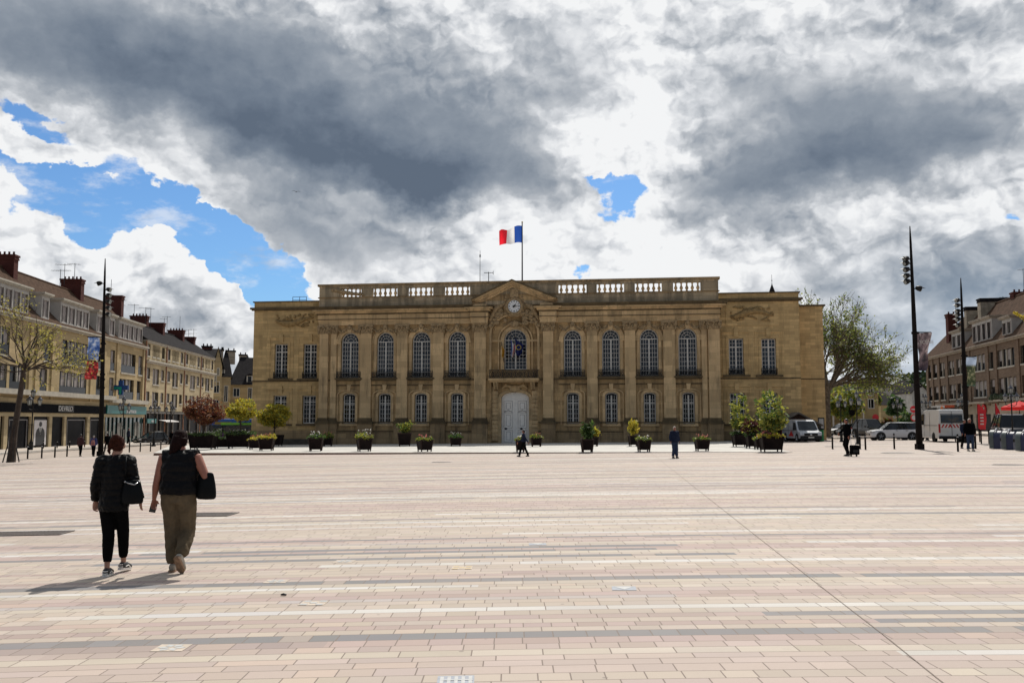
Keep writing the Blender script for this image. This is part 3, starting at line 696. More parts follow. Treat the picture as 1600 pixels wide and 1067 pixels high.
bx0, bx1 = F.X(767), F.X(841.5)
mb = MB(); mb.box(bx0-.1, bx1+.1, -1.05, .4, zb0-.2, zb0); mb.box(bx0, bx1, -.85, .4, zb0-.36, zb0-.2)
for s_ in (bx0+.6, bx1-.6, m_-1.9, m_+1.9): mb.prism([(-.8, zb0-.36), (.35, zb0-.36), (.35, zb0-1.2), (-.1, zb0-1.1), (-.5, zb0-.7)], s_-.16, s_+.16, ax='x')
mb.build('balcony', S_T, hall)
mb = MB(); railing(mb, bx0, bx1, -.98, zb0, zb1)
for x in (bx0, bx1): mb.tube([(x, -.98, zb1), (x, 0, zb1)], .03, 6); mb.tube([(x, -.98, zb0+.06), (x, 0, zb0+.06)], .02, 6)
mb.build('balcony_railing', IRON, hall)
# rustication beside the door
for q0, q1 in ((nx0, dx0-.30), (dx1+.30, nx1)):
    mb = MB(); h = .42; z = -.2
    while z < F.Z(803, 603): mb.box(q0, q1, .16, .36, z, z+h-.07); z += h
    mb.box(q0+.02, q1-.02, .27, .36, -.2, z-.1); mb.build('rusticated_pier', S_T, hall)
mb = MB(); arch_band(mb, dx0, dx1, dzs, dar, .30, .2, .4, 0, 16, jamb=Zb); mb.ball((m_, .1, dzs+dar+.35), (.55, .2, .35), 10)
for s_ in (-1, 1): mb.tube([(m_+s_*.3, .12, dzs+dar+.5), (m_+s_*.9, .1, dzs+dar+.7), (m_+s_*1.3, .14, dzs+dar+.35)], [.12, .16, .05], 7)
mb.build('door_surround', S_T, hall)
for s_ in (-1, 1):                                  # two door leaves
    mb = MB(); x0, x1 = (dx0, m_-.015) if s_ < 0 else (m_+.015, dx1)
    n = 9; pts = []
    for i in range(n+1):
        x = x0+(x1-x0)*i/n; q = (x-m_)/((dx1-dx0)/2); pts.append((x, dzs+dar*math.sqrt(max(0, 1-q*q))))
    mb.prism([(x0, dz0), (x1, dz0)]+pts[::-1], .60, .68)
    cxm = (x0+x1)/2; hw = (x1-x0)/2-.26
    def panel(za, zb_, cut=0):
        mb.box(cxm-hw, cxm+hw, .53, .60, za, za+.09); mb.box(cxm-hw, cxm+hw, .53, .60, zb_-.09, zb_)
        mb.box(cxm-hw, cxm-hw+.09, .53, .60, za+.09, zb_-.09); mb.box(cxm+hw-.09, cxm+hw, .53, .60, za+.09, zb_-.09)
        mb.box(cxm-hw+.20, cxm+hw-.20, .56, .60, za+.21, zb_-.21)
    panel(dz0+.22, dz0+1.45); panel(dz0+1.6, dz0+3.15); panel(dz0+3.3, dz0+4.35)
    mb.tube([(cxm-.4, .58, dz0+3.22), (cxm, .56, dz0+3.40), (cxm+.4, .58, dz0+3.22)], .035, 6)
    mb.box(m_-.05 if s_ > 0 else m_-.06, m_+.06 if s_ > 0 else m_+.0, .56, .60, dz0, dzs+dar*.95) if s_ > 0 else None
    dl = mb.build('door', WHD, hall)
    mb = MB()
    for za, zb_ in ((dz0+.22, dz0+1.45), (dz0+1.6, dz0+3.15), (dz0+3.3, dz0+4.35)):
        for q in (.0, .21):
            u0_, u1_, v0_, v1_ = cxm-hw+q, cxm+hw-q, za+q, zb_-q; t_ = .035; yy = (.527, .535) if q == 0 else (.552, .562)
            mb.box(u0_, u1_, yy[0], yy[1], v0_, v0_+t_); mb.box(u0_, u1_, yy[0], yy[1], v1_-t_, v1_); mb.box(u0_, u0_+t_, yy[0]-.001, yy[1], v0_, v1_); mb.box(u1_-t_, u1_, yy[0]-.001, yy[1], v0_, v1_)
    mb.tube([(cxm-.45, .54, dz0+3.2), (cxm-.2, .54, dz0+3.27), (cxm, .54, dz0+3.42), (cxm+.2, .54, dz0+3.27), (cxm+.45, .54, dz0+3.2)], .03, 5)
    mb.build('panel_moulding_or_shade', mat('door_groove_shade', (.36, .35, .34), .6, .1) if s_ < 0 else bpy.data.materials['door_groove_shade'], dl)  # thin grey strips paint in the groove shade round the door panels
    mb = MB(); mb.ball((m_+s_*(.62 if s_ > 0 else .95), .53, dz0+1.55), .10, 8); mb.rev([(.13, .55), (.13, .575)], (m_+s_*(.62 if s_ > 0 else .95), 0, dz0+1.55), 10, ax='y'); mb.build('handle', IRON, dl)
mb = MB(); mb.box(dx0-.2, dx1+.2, -.5, .6, Zb, dz0+.02); mb.build('doorstep', S_P, hall)
# pediment
pa = (m_-.15, F.Z(801, 436.5, -.8)); pl = (F.X(736, 470, -.8), F.Z(736, 470, -.8)); pr = (F.X(871, 470, -.8), F.Z(871, 470, -.8))
zl = zped; th = .62
mb = MB()
mb.prism([(pl[0]+.9, zl+.1), (pr[0]-.9, zl+.1), (pa[0], pa[1]-.5)], -.3, .3); mb.build('pediment_field', S_C, hall)
mb = MB(); mb.box(F.X(736), F.X(762), -1.0, .5, zc0+.001, zc0+.26); mb.build('pediment_base', S_T, hall)
mb = MB(); mb.box(F.X(845.5), F.X(871), -1.0, .5, zc0+.001, zc0+.26); mb.build('pediment_base', S_T, hall)
mb = MB()
for (ex, s_) in ((pl[0], -1), (pr[0], 1)):
    for dy, t0, t1, mi in ((-1.05, 0, .20, 1), (-.92, .20, .42, 0), (-.70, .42, .70, 0), (-.5, .70, 1.0, 0)):
        mb.prism([(ex, zl+.25-t0*th), (pa[0], pa[1]-t0*th*1.25), (pa[0], pa[1]-t1*th*1.25), (ex-s_*(.0+t1*1.2), zl+.25-t1*th+.35*t1)], dy, .25, mi)
mb.build('pediment_cornice', [S_T, S_D], hall)
# clock
ckx, ckz = F(803.4, 478.5, -.5); rr = (F.X(812.9)-F.X(794))/2
mb = MB()
mb.tube([(ckx+(rr+.16)*math.cos(t*math.pi/12), -.46, ckz+(rr+.16)*math.sin(t*math.pi/12)) for t in range(25)], .16, 8, caps=False)
mb.rev([(rr+.34, -.32), (rr+.34, 0.1)], (ckx, 0, ckz), 24, ax='y')
mb.box(ckx-.42, ckx+.42, -.5, 0, ckz+rr+.3, ckz+rr+1.0); mb.box(ckx-.6, ckx+.6, -.55, 0, ckz+rr+.98, ckz+rr+1.15)
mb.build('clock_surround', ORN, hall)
mb = MB(); mb.rev([(rr+.06, -.50), (rr+.06, -.3)], (ckx, 0, ckz), 32, ax='y'); mb.build('clock_rim', IRON, hall)
mb = MB(); mb.rev([(rr, -.53), (rr, -.4)], (ckx, 0, ckz), 32, ax='y'); cf = mb.build('clock_face', mat('clock_white', (.72, .73, .74), .4, 0), hall)
mb = MB()
for i in range(12):
    a = i*math.pi/6; r0, r1_ = rr*.72, rr*.90; c, s_ = math.cos(a), math.sin(a); wd = .035 if i % 3 else .06
    mb.add([(ckx+c*r0-s_*wd, -.545, ckz+s_*r0+c*wd), (ckx+c*r1_-s_*wd, -.545, ckz+s_*r1_+c*wd), (ckx+c*r1_+s_*wd, -.545, ckz+s_*r1_-c*wd), (ckx+c*r0+s_*wd, -.545, ckz+s_*r0-c*wd)], [(0, 1, 2, 3)])
mb.build('hour_marks', IRON, cf)
for ang, L_, wd in ((R(52), .58, .10), (R(-2), .86, .07)):
    c, s_ = math.cos(ang), math.sin(ang); mb = MB()
    mb.prism([(ckx-c*.15-s_*wd, ckz-s_*.15+c*wd), (ckx+c*rr*L_, ckz+s_*rr*L_), (ckx-c*.15+s_*wd, ckz-s_*.15-c*wd)], -.58, -.56); mb.build('clock_hand', IRON, cf)
# ---- wings
def relief(x0, x1, z0, z1, y, seed):
    rnd = random.Random(seed); mb = MB(); mb.box(x0-.5, x1+.5, y-.06, y, z0-.4, z1+.35); mb.build('relief_panel', S_W, hall)
    mb = MB(); w_ = x1-x0; h = z1-z0
    spine = [Vector((x0+w_*t, y-.13, z0+h*(.5+.22*math.sin(t*5+seed)))) for t in [i/9 for i in range(10)]]
    mb.tube(spine, [.14, .22, .30, .34, .28, .30, .24, .18, .12, .06], 8)
    for k in range(26):
        t = rnd.random(); p = Vector((x0+w_*t, y-.12, z0+h*rnd.uniform(.05, .95))); q = p+Vector((rnd.uniform(-.9, .9), 0, rnd.uniform(-.35, .35)))
        q.x = min(x1, max(x0, q.x)); q.z = min(z1, max(z0, q.z))
        mb.tube([p, (p+q)/2+Vector((0, -.06, .08)), q], [.05, .10, .04], 6)
    for k in range(3): mb.ball((x0+w_*(.3+.2*k), y-.2, z0+h*(.72+.1*math.sin(k*2))), (.17, .15, .2), 8)
    mb.build('relief_carving', mat('relief_stone', (.30, .20, .085), .9, .3, 4) if seed == 3 else bpy.data.materials['relief_stone'], hall, smooth=True)
def wing(x0, x1, py_top, py_led, cols, side, rel):
    d = .9; ztop, zled = py_top, py_led
    ops = []; wins = []
    for (a, b) in cols:
        A, B = F.X(a, 560, d), F.X(b, 560, d)
        u0, u1 = F.Z((a+b)/2, 591 if side < 0 else 585.5, d), F.Z((a+b)/2, 537.5 if side < 0 else 529, d)
        l0, l1 = F.Z((a+b)/2, 662, d), F.Z((a+b)/2, 618 if side < 0 else 614, d)
        ops += [(A, B, u0, u1, 0), (A, B, l0, l1, 0)]; wins += [(A, B, u0, u1, 1), (A, B, l0, l1, 0)]
    mb = MB(); wall(mb, x0, x1, Zb, zled, ops, d, d+.5)
    if side < 0: mb.box(x0, x0+.4, d+.5, 16, Zb, zled)
    else: mb.box(x1-.4, x1, d+.5, 3, Zb, zled)
    mb.build('wing_wall', S_W, hall)
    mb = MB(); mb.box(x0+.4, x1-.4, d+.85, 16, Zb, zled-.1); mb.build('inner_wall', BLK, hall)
    mb = MB(); mb.box(x0, x1, d, 16, zled, ztop-.12); mb.build('wing_parapet', S_W, hall)
    mb = MB(); e0, e1 = (.35, 0) if side < 0 else (0, .35)
    mb.box(x0-e0*.4, x1+e1*.4, d-.12, 16.1, ztop-.12, ztop); mb.box(x0-e0, x1+e1, d-.35, d, zled-.05, zled+.14); mb.box(x0-e0*.6, x1+e1*.6, d-.2, d, zled-.18, zled-.05)
    if side < 0: mb.box(x0-e0, x0, d, 16, zled-.05, zled+.14)
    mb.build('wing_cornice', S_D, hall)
    for A, B, c0, c1, up in wins:
        casement(hall, A+.03, B-.03, c0+.03, c1-.02, 0, d+.22, 8 if up else 6, 2 if up else 2, transom=c0+(c1-c0)*.76, gl=GL if (up and side > 0) else GLD)
        mb = MB(); f = .26
        mb.box(A-f, A, d-.07, d+.05, c0-.1, c1+f); mb.box(B, B+f, d-.07, d+.05, c0-.1, c1+f); mb.box(A, B, d-.07, d+.05, c1, c1+f)
        mb.box(A-f-.35, A-f-.24, d-.05, d+.05, c0-.1, c1+f+.35); mb.box(B+f+.24, B+f+.35, d-.05, d+.05, c0-.1, c1+f+.35); mb.box(A-f-.35, B+f+.35, d-.10, d+.05, c1+f+.351, c1+f+.47)
        mm = (A+B)/2; mb.box(mm-.22, mm+.22, d-.16, d+.05, c1+f-.1, c1+f+.75)
        mb.build('window_surround', S_T if False else S_W, hall)
        mb = MB(); mb.box(A-.6, B+.6, d-.22, d+.1, c0-.20, c0-.02); mb.build('window_sill', S_D, hall)
        if up: mb = MB(); railing(mb, A-.05, B+.05, d-.12, c0-.02, c0+.62); mb.build('balcony_railing', IRON, hall)
    mb = MB(); mb.box(x0-e0*.3, x1, d-.07, d, zstr-.08, zstr+.05); mb.build('string_course', S_D, hall)
    mb = MB(); zz = F.Z(803, 673); mb.box(x0-e0*.3, x1, d-.10, d, Zb, zz); mb.build('plinth', S_P, hall)
    mb = MB(); mb.box(x0-e0*.3, x1, d-.14, d-.101, Zb, -.1); mb.build('damp_course', mat('damp_stone', (.07, .06, .045), .9, .3, 2) if side < 0 else bpy.data.materials['damp_stone'], hall)
    relief(*rel)
wing(xWL, xL, F.Z(448, 470.5, .9), F.Z(448, 482.5, .9), [(429, 449.5), (474, 495)], -1, (F.X(432, 500, .9), F.X(490.5, 500, .9), F.Z(460, 512, .9), F.Z(460, 491.5, .9), .9, 3))
wing(xR, xWR, F.Z(1187, 456.5, .9), F.Z(1187, 468.5, .9), [(1139, 1162), (1190, 1213)], 1, (F.X(1142, 490, .9), F.X(1208, 490, .9), F.Z(1175, 502.5, .9), F.Z(1175, 480, .9), .9, 5))
mb = MB(); d = 3; ze = F.Z(1268, 476.5, 3)
mb.box(xWR-.3, xE, d, 16, Zb, ze-.15); mb.build('annex_wall', S_W, hall)
mb = MB(); mb.box(xWR-.1, xE+.25, d-.2, 16.2, ze-.15, ze+.02); mb.build('annex_coping', S_D, hall); mb = MB(); mb.box(xWR, xE+.02, d-.04, d, zstr-.06, zstr+.04); mb.build('string_course', S_D, hall)
mb = MB(); gx, gzz = F(1283, 662, 3); mb.box(gx-.3, gx+.3, 2.93, 3.0, gzz-.6, gzz+.6); nb_ = mb.build('notice_case', IRON, hall)
mb = MB(); mb.box(gx-.22, gx+.22, 2.915, 2.928, gzz-.5, gzz+.5); mb.build('notice_paper', mat('notice_paper', (.5, .5, .48), .6), nb_)
# small antennas, guard rail on the wing roof
mb = MB(); ax, az0 = F(750, 437, 4); mb.tube([(ax, 4, zc0), (ax, 4, F.Z(750, 392, 4))], [.05, .02], 6); mb.tube([(ax, 4, F.Z(750, 402, 4)), (ax, 4, F.Z(750, 398, 4))], .07, 6); mb.build('antenna_mast', IRON, hall)
mb = MB(); ax = F.X(763.5, 430, 5); zt = F.Z(763, 425, 5); mb.tube([(ax, 5, zc0), (ax, 5, zt)], .04, 6); mb.tube([(ax-.5, 5, zt-.1), (ax+.5, 5, zt-.1)], .03, 5)
for i in range(5): mb.tube([(ax-.4+.2*i, 4.8, zt-.1), (ax-.4+.2*i, 5.2, zt-.1)], .02, 4)
mb.tube([(ax+.5, 5, zt-.3), (ax+.5, 5, zt+.1)], .03, 5); mb.build('tv_antenna', IRON, hall)
mb = MB(); r0, r1 = F.X(457.5, 465, 3), F.X(479, 465, 3); zz = F.Z(460, 470.5, .9); z2 = F.Z(460, 464, 3)
for i in range(3): mb.tube([(r0+(r1-r0)*i/2, 3, zz-.2), (r0+(r1-r0)*i/2, 3, z2)], .03, 5)
for q in (0, .35): mb.tube([(r0, 3, z2-q), (r1, 3, z2-q)], .025, 5)
mb.build('roof_guard_rail', IRON, hall)

# ------------------------------------------------------------------ flags
def cloth_flag(name, parent, cols, W_, H_, loc, rz, amp=.18, droop=0, split=None, star=False, nx=24, ny=10, furl=0):
    mb = MB(); nb_ = len(cols); vs = []
    for j in range(ny+1):
        for i in range(nx+1):
            u, v = i/nx, j/ny; x = u*W_*(1-.12*furl*abs(v-.5)); z = -v*H_*(1-.18*u)-droop*u*u*H_
            y = amp*u**.6*math.sin(u*8.5+v*1.6)+amp*.4*math.sin(u*17-v*3)*u
            z += amp*.35*math.sin(u*7+1)*u
            vs.append((x, y, z))
    fs = []; mi = []
    for j in range(ny):
        for i in range(nx):
            fs.append((j*(nx+1)+i, j*(nx+1)+i+1, (j+1)*(nx+1)+i+1, (j+1)*(nx+1)+i)); mi.append(min(nb_-1, int(i/nx*nb_)))
    mb.v = vs; mb.f = fs; mb.m = mi
    return mb.build(name, cols, parent, True, loc, (0, 0, rz), recalc=False)
FB = mat('flag_blue', (.02, .07, .32), .8, .1, 3, trans=.45); FW = mat('flag_white', (.75, .75, .76), .8, .05, 3, trans=.45); FRd = mat('flag_red', (.60, .015, .03), .8, .1, 3, trans=.45)
p0 = F.W(F.X(816, 436, 3), 3, zc0); e = empty('flagpole', p0, F.rz, 'tall dark flagpole on the town hall roof above the clock', 'flagpole')
ft = F.Z(816, 348, 3)-p0.z
mb = MB(); mb.tube([(0, 0, -.3), (0, 0, ft)], [.09, .055], 8); mb.build('pole', IRON, e)
mb = MB(); mb.ball((0, 0, ft+.05), .09, 8); mb.build('finial', mat('finial_gilt', (.4, .3, .1), .3, 0, metal=.8), e)
fw = F.X(816, 360, 3)-F.X(781.5, 360, 3)
fl = cloth_flag('national_flag', None, [FB, FW, FRd], fw*1.02, F.Z(816, 353, 3)-F.Z(816, 379.5, 3), F.W(F.X(815.5, 360, 3), 2.95, F.Z(816, 353, 3)), F.rz+math.pi, .42, .38)
tag(fl, 'blue white and red tricolour flag flying from the rooftop flagpole', 'flag')
def small_flag(px, py_t, py_b, wpx, cols, lab, name='flag', rzo=0):
    s_, z1 = F(px, py_t, -1.3); z0 = F.Z(px, py_b, -1.3); wd = F.X(px+wpx, 550, -1.3)-F.X(px, 550, -1.3)
    e = empty(name, F.W(s_, -1.3, z1), F.rz, lab, 'flag', 'small flags over the balcony')
    mb = MB(); mb.tube([(0, -.05, .35), (0.05, 1.5, z0-z1-.35)], .035, 6); mb.build('staff', IRON, e)
    cl = MB(); n = 14; ny = 8; vs = []
    for j in range(ny+1):
        for i in range(n+1):
            u, v = i/n, j/ny; x = wd*(u*(1-.25*v)+.1*math.sin(v*3)); y = .18*math.sin(u*9+v*2); z = -(z1-z0)*(v*(.75+.25*math.sin(u*2.6)))-.35*u*(z1-z0)*(1-v)
            vs.append((x, y, z))
    cl.v = vs; cl.f = [(j*(n+1)+i, j*(n+1)+i+1, (j+1)*(n+1)+i+1, (j+1)*(n+1)+i) for j in range(ny) for i in range(n)]
    cl.m = [min(len(cols)-1, int(i/n*len(cols))) for j in range(ny) for i in range(n)]
    c = cl.build('cloth', cols, e, True, recalc=False)
    if len(cols) == 1 and cols[0] is EUB:
        st = MB()
        for k in range(12):
            a = k*math.pi/6; cx_, cz_ = wd*.48+wd*.28*math.cos(a), -(z1-z0)*.52+wd*.28*math.sin(a)
            pts = [(cx_+(.06 if q % 2 == 0 else .025)*math.sin(q*math.pi/5), -.22, cz_+(.06 if q % 2 == 0 else .025)*math.cos(q*math.pi/5)) for q in range(10)]
            st.add(pts, [tuple(range(10))])
        st.build('star_ring', mat('star_yellow', (.7, .5, .03), .7, 0), c)
EUB = mat('flag_deep_blue', (.01, .02, .13), .8, .1, 3, trans=.3); FY = mat('flag_ochre', (.50, .28, .03), .8, .15, 3, trans=.4)
small_flag(783.5, 540, 559, 5, [FY], 'small ochre yellow flag, leftmost over the town hall balcony')
small_flag(797.5, 530, 558, 7, [FB, FW, FRd], 'small drooping tricolour flag in the middle over the town hall balcony')
small_flag(804.5, 529, 556, 13, [EUB], 'dark blue flag with a ring of yellow stars over the balcony')
# ------------------------------------------------------------------ the streets left and right of the plaza
LS = stone('render_ochre', (.42, .325, .18), (.40, .30, .16), .35, 2.4, .5, .1, .92)
LS2 = stone('render_cream', (.45, .37, .23), (.42, .34, .2), .35, 2.4, .5, .1, .92)
LTR = mat('pale_trim', (.40, .37, .31), .8, .12, 1.5)
ROOFB = mat('brown_tiles', (.075, .048, .034), .95, .35, 2.5, .6, 12, spec=.05)
SLATE = mat('dark_slates', (.022, .020, .021), .9, .3, 2.5, .4, 12, spec=.05)
BRICK = stone('red_brick', (.10, .03, .024), (.05, .02, .018), .5, .24, .08, .3, .7)
DORM = mat('dormer_paint', (.40, .385, .36), .7, .12, 1.2)
CURT_REFL = mat('curtain_reflection', (.28, .25, .24), .8, .2, 2)  # curtain tone that also paints in a pinkish-grey reflection of shutters
SHGL = mat('shop_glass', (.006, .006, .008), .35, .4, .6, spec=.02)
RGL = mat('dim_glass', (.010, .011, .013), .2, .4, .5, spec=.16)
SHB = mat('shopfront_black', (.007, .008, .011), .8, .2, spec=.03)
TEAL = mat('teal_sign', (.01, .13, .13), .45, .1)
RSF = stone('right_brick_facade', (.19, .135, .095), (.10, .07, .045), .6, .6, .12, .2, .75)
RTR = mat('right_stone_trim', (.32, .275, .22), .85, .2, 1.5)
CHC = stone('cream_chimney', (.42, .37, .29), (.12, .10, .08), .8, 1.2, .3, .2, .8)
def row_window(parent, A, B, c, d, y, n, kind, rnd, rail=True, shutters=0, frame=None):
    """window > glass, curtain, rail. n panes wide"""
    fr = frame or LTR; mb = MB(); t = .16
    mb.box(A-t, A, y-.1, y+.12, c-t, d+t); mb.box(B, B+t, y-.1, y+.12, c-t, d+t); mb.box(A, B, y-.1, y+.12, d, d+t); mb.box(A-.08, B+.08, y-.2, y+.12, c-t-.04, c)
    for i in range(1, n):
        x = A+(B-A)*i/n; q = .13 if (n == 4 and i == 2) or n == 2 else .09; mb.box(x-q/1.3, x+q/1.3, y-.05, y+.12, c, d)
    w_ = mb.build('window', fr, parent)
    mb = MB(); mb.quad((A, y+.14, c), (B, y+.14, c), (B, y+.14, d), (A, y+.14, d)); mb.build('glass', RGL, w_, recalc=False)
    mb = MB()
    for i in range(n):
        x0 = A+(B-A)*i/n+.1; x1 = A+(B-A)*(i+1)/n-.1; q = (x1-x0)
        if kind == 'L':
            if rnd.random() < .85: mb.box(x0+q*rnd.uniform(.35, .5), x1, y+.10, y+.13, c+.02, d-.04)
        else:
            if rnd.random() < .8: mb.box(x0, x1, y+.10, y+.13, c+(d-c)*rnd.uniform(.35, .6), d-.04)
    if mb.v: mb.build('curtain_reflection', CURT_REFL, w_)
    if rail:
        mb = MB(); h = (d-c)*.36; mb.box(A+.02, B-.02, y-.07, y-.055, c+.05, c+h); mb.box(A, B, y-.09, y-.05, c+h, c+h+.05); mb.build('rail', RGL if kind == 'L' else IRON, w_)
    return w_
def row(name, fr, s0, s1, wins, zb, zc, zr, setb, mats, cat, label, depth=11, kind='L', seed=1, rail=True, cornice=.55, dormers=(), chims=(), antennas=(), flat=False, hip=(0, 0), wallz=None, pil=(), group=None, led=None):
    rnd = random.Random(seed); wm, tm, rm = mats
    e = empty(name, fr.W(s0, 0, 0), fr.rz, label, cat, group)
    L = lambda s: s-s0
    W_ = s1-s0
    mb = MB(); wall(mb, 0, W_, led if led is not None else zb, zc, [(L(a), L(b), c, d, 0) for a, b, c, d, n in wins], 0, .4)
    mb.build('wall', wm, e)
    mb = MB(); mb.box(0, .3, .4, depth, zb, zc); mb.box(W_-.3, W_, .4, depth, zb, zc); mb.box(.3, W_-.3, depth-.3, depth, zb, zc); mb.build('outer_wall', wm, e)
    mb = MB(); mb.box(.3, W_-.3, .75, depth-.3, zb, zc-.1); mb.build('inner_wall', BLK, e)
    for a, b, c, d, n in wins: row_window(e, L(a), L(b), c, d, .12, n, kind, rnd, rail and (d-c) > 1.6)
    mb = MB(); mb.box(-.1, W_+.1, -cornice, .4, zc, zc+.16); mb.box(0, W_, -cornice*.5, .39, zc-.2, zc)
    mb.build('cornice', tm, e)
    if pil:
        for a in pil: mb = MB(); mb.box(L(a)-.35, L(a)+.35, -.14, 0, led or zb, zc-.2); mb.build('pilaster', wm, e)
    zc2 = zc+.16
    if flat: mb = MB(); mb.box(0, W_, .0, depth, zc2, zc2+.25); mb.build('roof', rm, e)
    else:
        mb = MB(); h0, h1 = hip
        y0 = -.35; yr = setb; y1 = 2*setb+.35
        vs = [(-.1, y0, zc2), (W_+.1, y0, zc2), (W_+.1, y1, zc2), (-.1, y1, zc2), (h0, yr, zr), (W_-h1, yr, zr)]
        mb.add(vs, [(0, 1, 5, 4), (2, 3, 4, 5), (3, 0, 4), (1, 2, 5), (0, 3, 2, 1)]); mb.build('roof', rm, e)
        mb = MB(); mb.tube([(h0, yr, zr+.02), (W_-h1, yr, zr+.02)], .14, 6); mb.build('roof_ridge', rm, e)
    for (a, b, z0, z1, n) in dormers:
        A, B = L(a), L(b); yb = 1.0+(z1-zc)*setb/(zr-zc)+.6
        mb = MB(); f = (B-A)/n
        ow = [(A+f*(i+.16), A+f*(i+.84), z0+.45, z1-.45, 0) for i in range(n)]
        wall(mb, A, B, z0-.1, z1, ow, .05, .25); mb.box(A, A+.15, .25, yb, z0-.1, z1); mb.box(B-.15, B, .25, yb, z0-.1, z1)
        d_ = mb.build('dormer', DORM, e)
        mb = MB(); mb.box(A-.2, B+.2, -.25, yb+.2, z1, z1+.14); mb.box(A-.3, B+.3, -.35, yb+.2, z1+.142, z1+.32); mb.build('dormer_roof', tm, d_)
        for o in ow:
            mb = MB(); mb.quad((o[0], .22, o[2]), (o[1], .22, o[2]), (o[1], .22, o[3]), (o[0], .22, o[3]))
            mb.box(o[0]+(o[1]-o[0])*.42, o[1], .17, .20, o[2], o[3], 1); mb.box(o[0]-.07, o[0], 0, .2, o[2]-.07, o[3]+.07, 1); mb.box(o[1], o[1]+.07, 0, .2, o[2]-.07, o[3]+.07, 1)
            mb.build('dormer_window', [RGL, CURT_REFL], d_, recalc=False)
    for (s, zt, wd, dp, y, m_, pots) in chims:
        mb = MB(); x = L(s); zlow = zc+.2
        mb.box(x-wd/2, x+wd/2, y-dp/2, y+dp/2, zlow, zt-.55); c_ = mb.build('chimney', m_, e)
        mb = MB(); mb.box(x-wd/2-.09, x+wd/2+.09, y-dp/2-.09, y+dp/2+.09, zt-.55, zt-.38); mb.box(x-wd/2-.04, x+wd/2+.04, y-dp/2-.04, y+dp/2+.04, zt-.38, zt-.22); mb.box(x-wd/2-.14, x+wd/2+.14, y-dp/2-.14, y+dp/2+.14, zt-.22, zt); mb.build('chimney_cap', SLATE if m_ is CHC else BRICK, c_)
        mb = MB(); n = max(2, int(dp/.5))
        for i in range(n): mb.rev([(.13, zt), (.11, zt+.35), (.14, zt+.38)], (x, y-dp/2+.3+(dp-.6)*i/max(1, n-1), 0), 8)
        if pots: mb.build('chimney_pots', BRICK if m_ is not CHC else SLATE, c_)
    for (s, y, z0, z1, k) in antennas:
        x = L(s); mb = MB(); mb.tube([(x, y, z0), (x, y, z1)], .035, 5)
        for q in range(k):
            z = z1-.15-q*.75; l_ = rnd.uniform(1.2, 2.2); an = rnd.uniform(-.4, .4)
            p, r = Vector((x-l_*.4*math.sin(an), y-l_*.4, z)), Vector((x+l_*.6*math.sin(an), y+l_*.6, z)); mb.tube([p, r], .02, 4)
            for i in range(6):
                c = p.lerp(r, (i+.3)/6); mb.tube([c-Vector((.35, 0, 0)), c+Vector((.35, 0, 0))], .014, 4)
        mb.build('tv_antenna', IRON, e)
    return e
def text_mesh(s, size, name, m, parent, loc, rot, ext=.01, align='CENTER', sx=1):
    cu = bpy.data.curves.new('t', 'FONT'); cu.body = s; cu.size = size; cu.extrude = ext; cu.align_x = align; cu.align_y = 'CENTER'; cu.resolution_u = 3
    o = bpy.data.objects.new('t', cu); COL.objects.link(o); bpy.context.view_layer.update()
    me = bpy.data.meshes.new_from_object(o.evaluated_get(bpy.context.evaluated_depsgraph_get())); me.name = name
    bpy.data.objects.remove(o); bpy.data.curves.remove(cu)
    me.materials.clear(); me.materials.append(m)
    q = bpy.data.objects.new(name, me); COL.objects.link(q); q.location = loc; q.rotation_euler = rot; q.scale = (sx, 1, 1); q.parent = parent
    if parent is not None: CH.setdefault(parent.name, []).append(q)
    return q
aL = -42.8
n_ = math.hypot(.08, 1)
FL = Fr((aL-.08*87, 87, 0), (-.08, 1))
def lw(fr, lst, z0, z1, n=1): return [(fr.X(a, 600), fr.X(b, 600), z0, z1, k) for a, b, k in lst]
# --- first block (shop with fashion window, pharmacy)
s0 = FL.X(-70, 600); s1 = FL.X(225.5, 600)
zc = FL.Z(113, 516.5); print('left cornice', zc, 's', s0, s1)
u1, u0 = FL.Z(115, 534), FL.Z(115, 570); l1, l0 = FL.Z(115, 582), FL.Z(115, 618)
up = lw(FL, [(-46, -22, 2), (-14, 12, 2), (66, 77, 1), (95, 136.5, 4), (152, 159, 1), (171, 178, 1), (188, 210.5, 4), (215, 221, 1)], u0, u1)
lo = lw(FL, [(-46, -22, 2), (-14, 10, 2), (14, 40, 2), (62, 73, 1), (92.5, 135, 4), (150, 158, 1), (170.5, 177.5, 1), (186.5, 209, 4), (214, 220, 1)], l0, l1)
dz0, dz1 = zc+.3, FL.Z(117, 477)
dm = [(FL.X(a, 500), FL.X(b, 500), dz0, dz1, k) for a, b, k in [(-60, -30, 3), (-22, 44, 5), (65, 77, 1), (95, 140, 4), (152, 161, 1), (172, 180.5, 1), (187, 224, 5)]]
SB = 6.0
def chs(px, pyt, fr, y): return fr.X(px, 480, y), fr.Z(px, pyt, y)
ch = []
for px, pyt, wd, dp in ((3, 397, 1.0, 2.6), (112, 436, 1.1, 2.6), (178.5, 462, 1.1, 2.4), (219, 494, 1.1, 2.6)):
    s, z = chs(px, pyt, FL, SB); ch.append((s, z, wd, dp, SB, BRICK, px != 178.5))
an = []
for px, pb, pt, k in ((96, 440, 420, 1), (106, 432, 411, 2), (118, 433, 410, 1), (172.5, 470, 436, 0), (197, 494, 468, 2), (213, 492, 475, 1)):
    s, z1 = chs(px, pt, FL, SB); an.append((s, SB+.3*k, FL.Z(px, pb+14, SB), z1, k))
zr = FL.Z(60, 437, SB); led1 = FL.Z(115, 626)
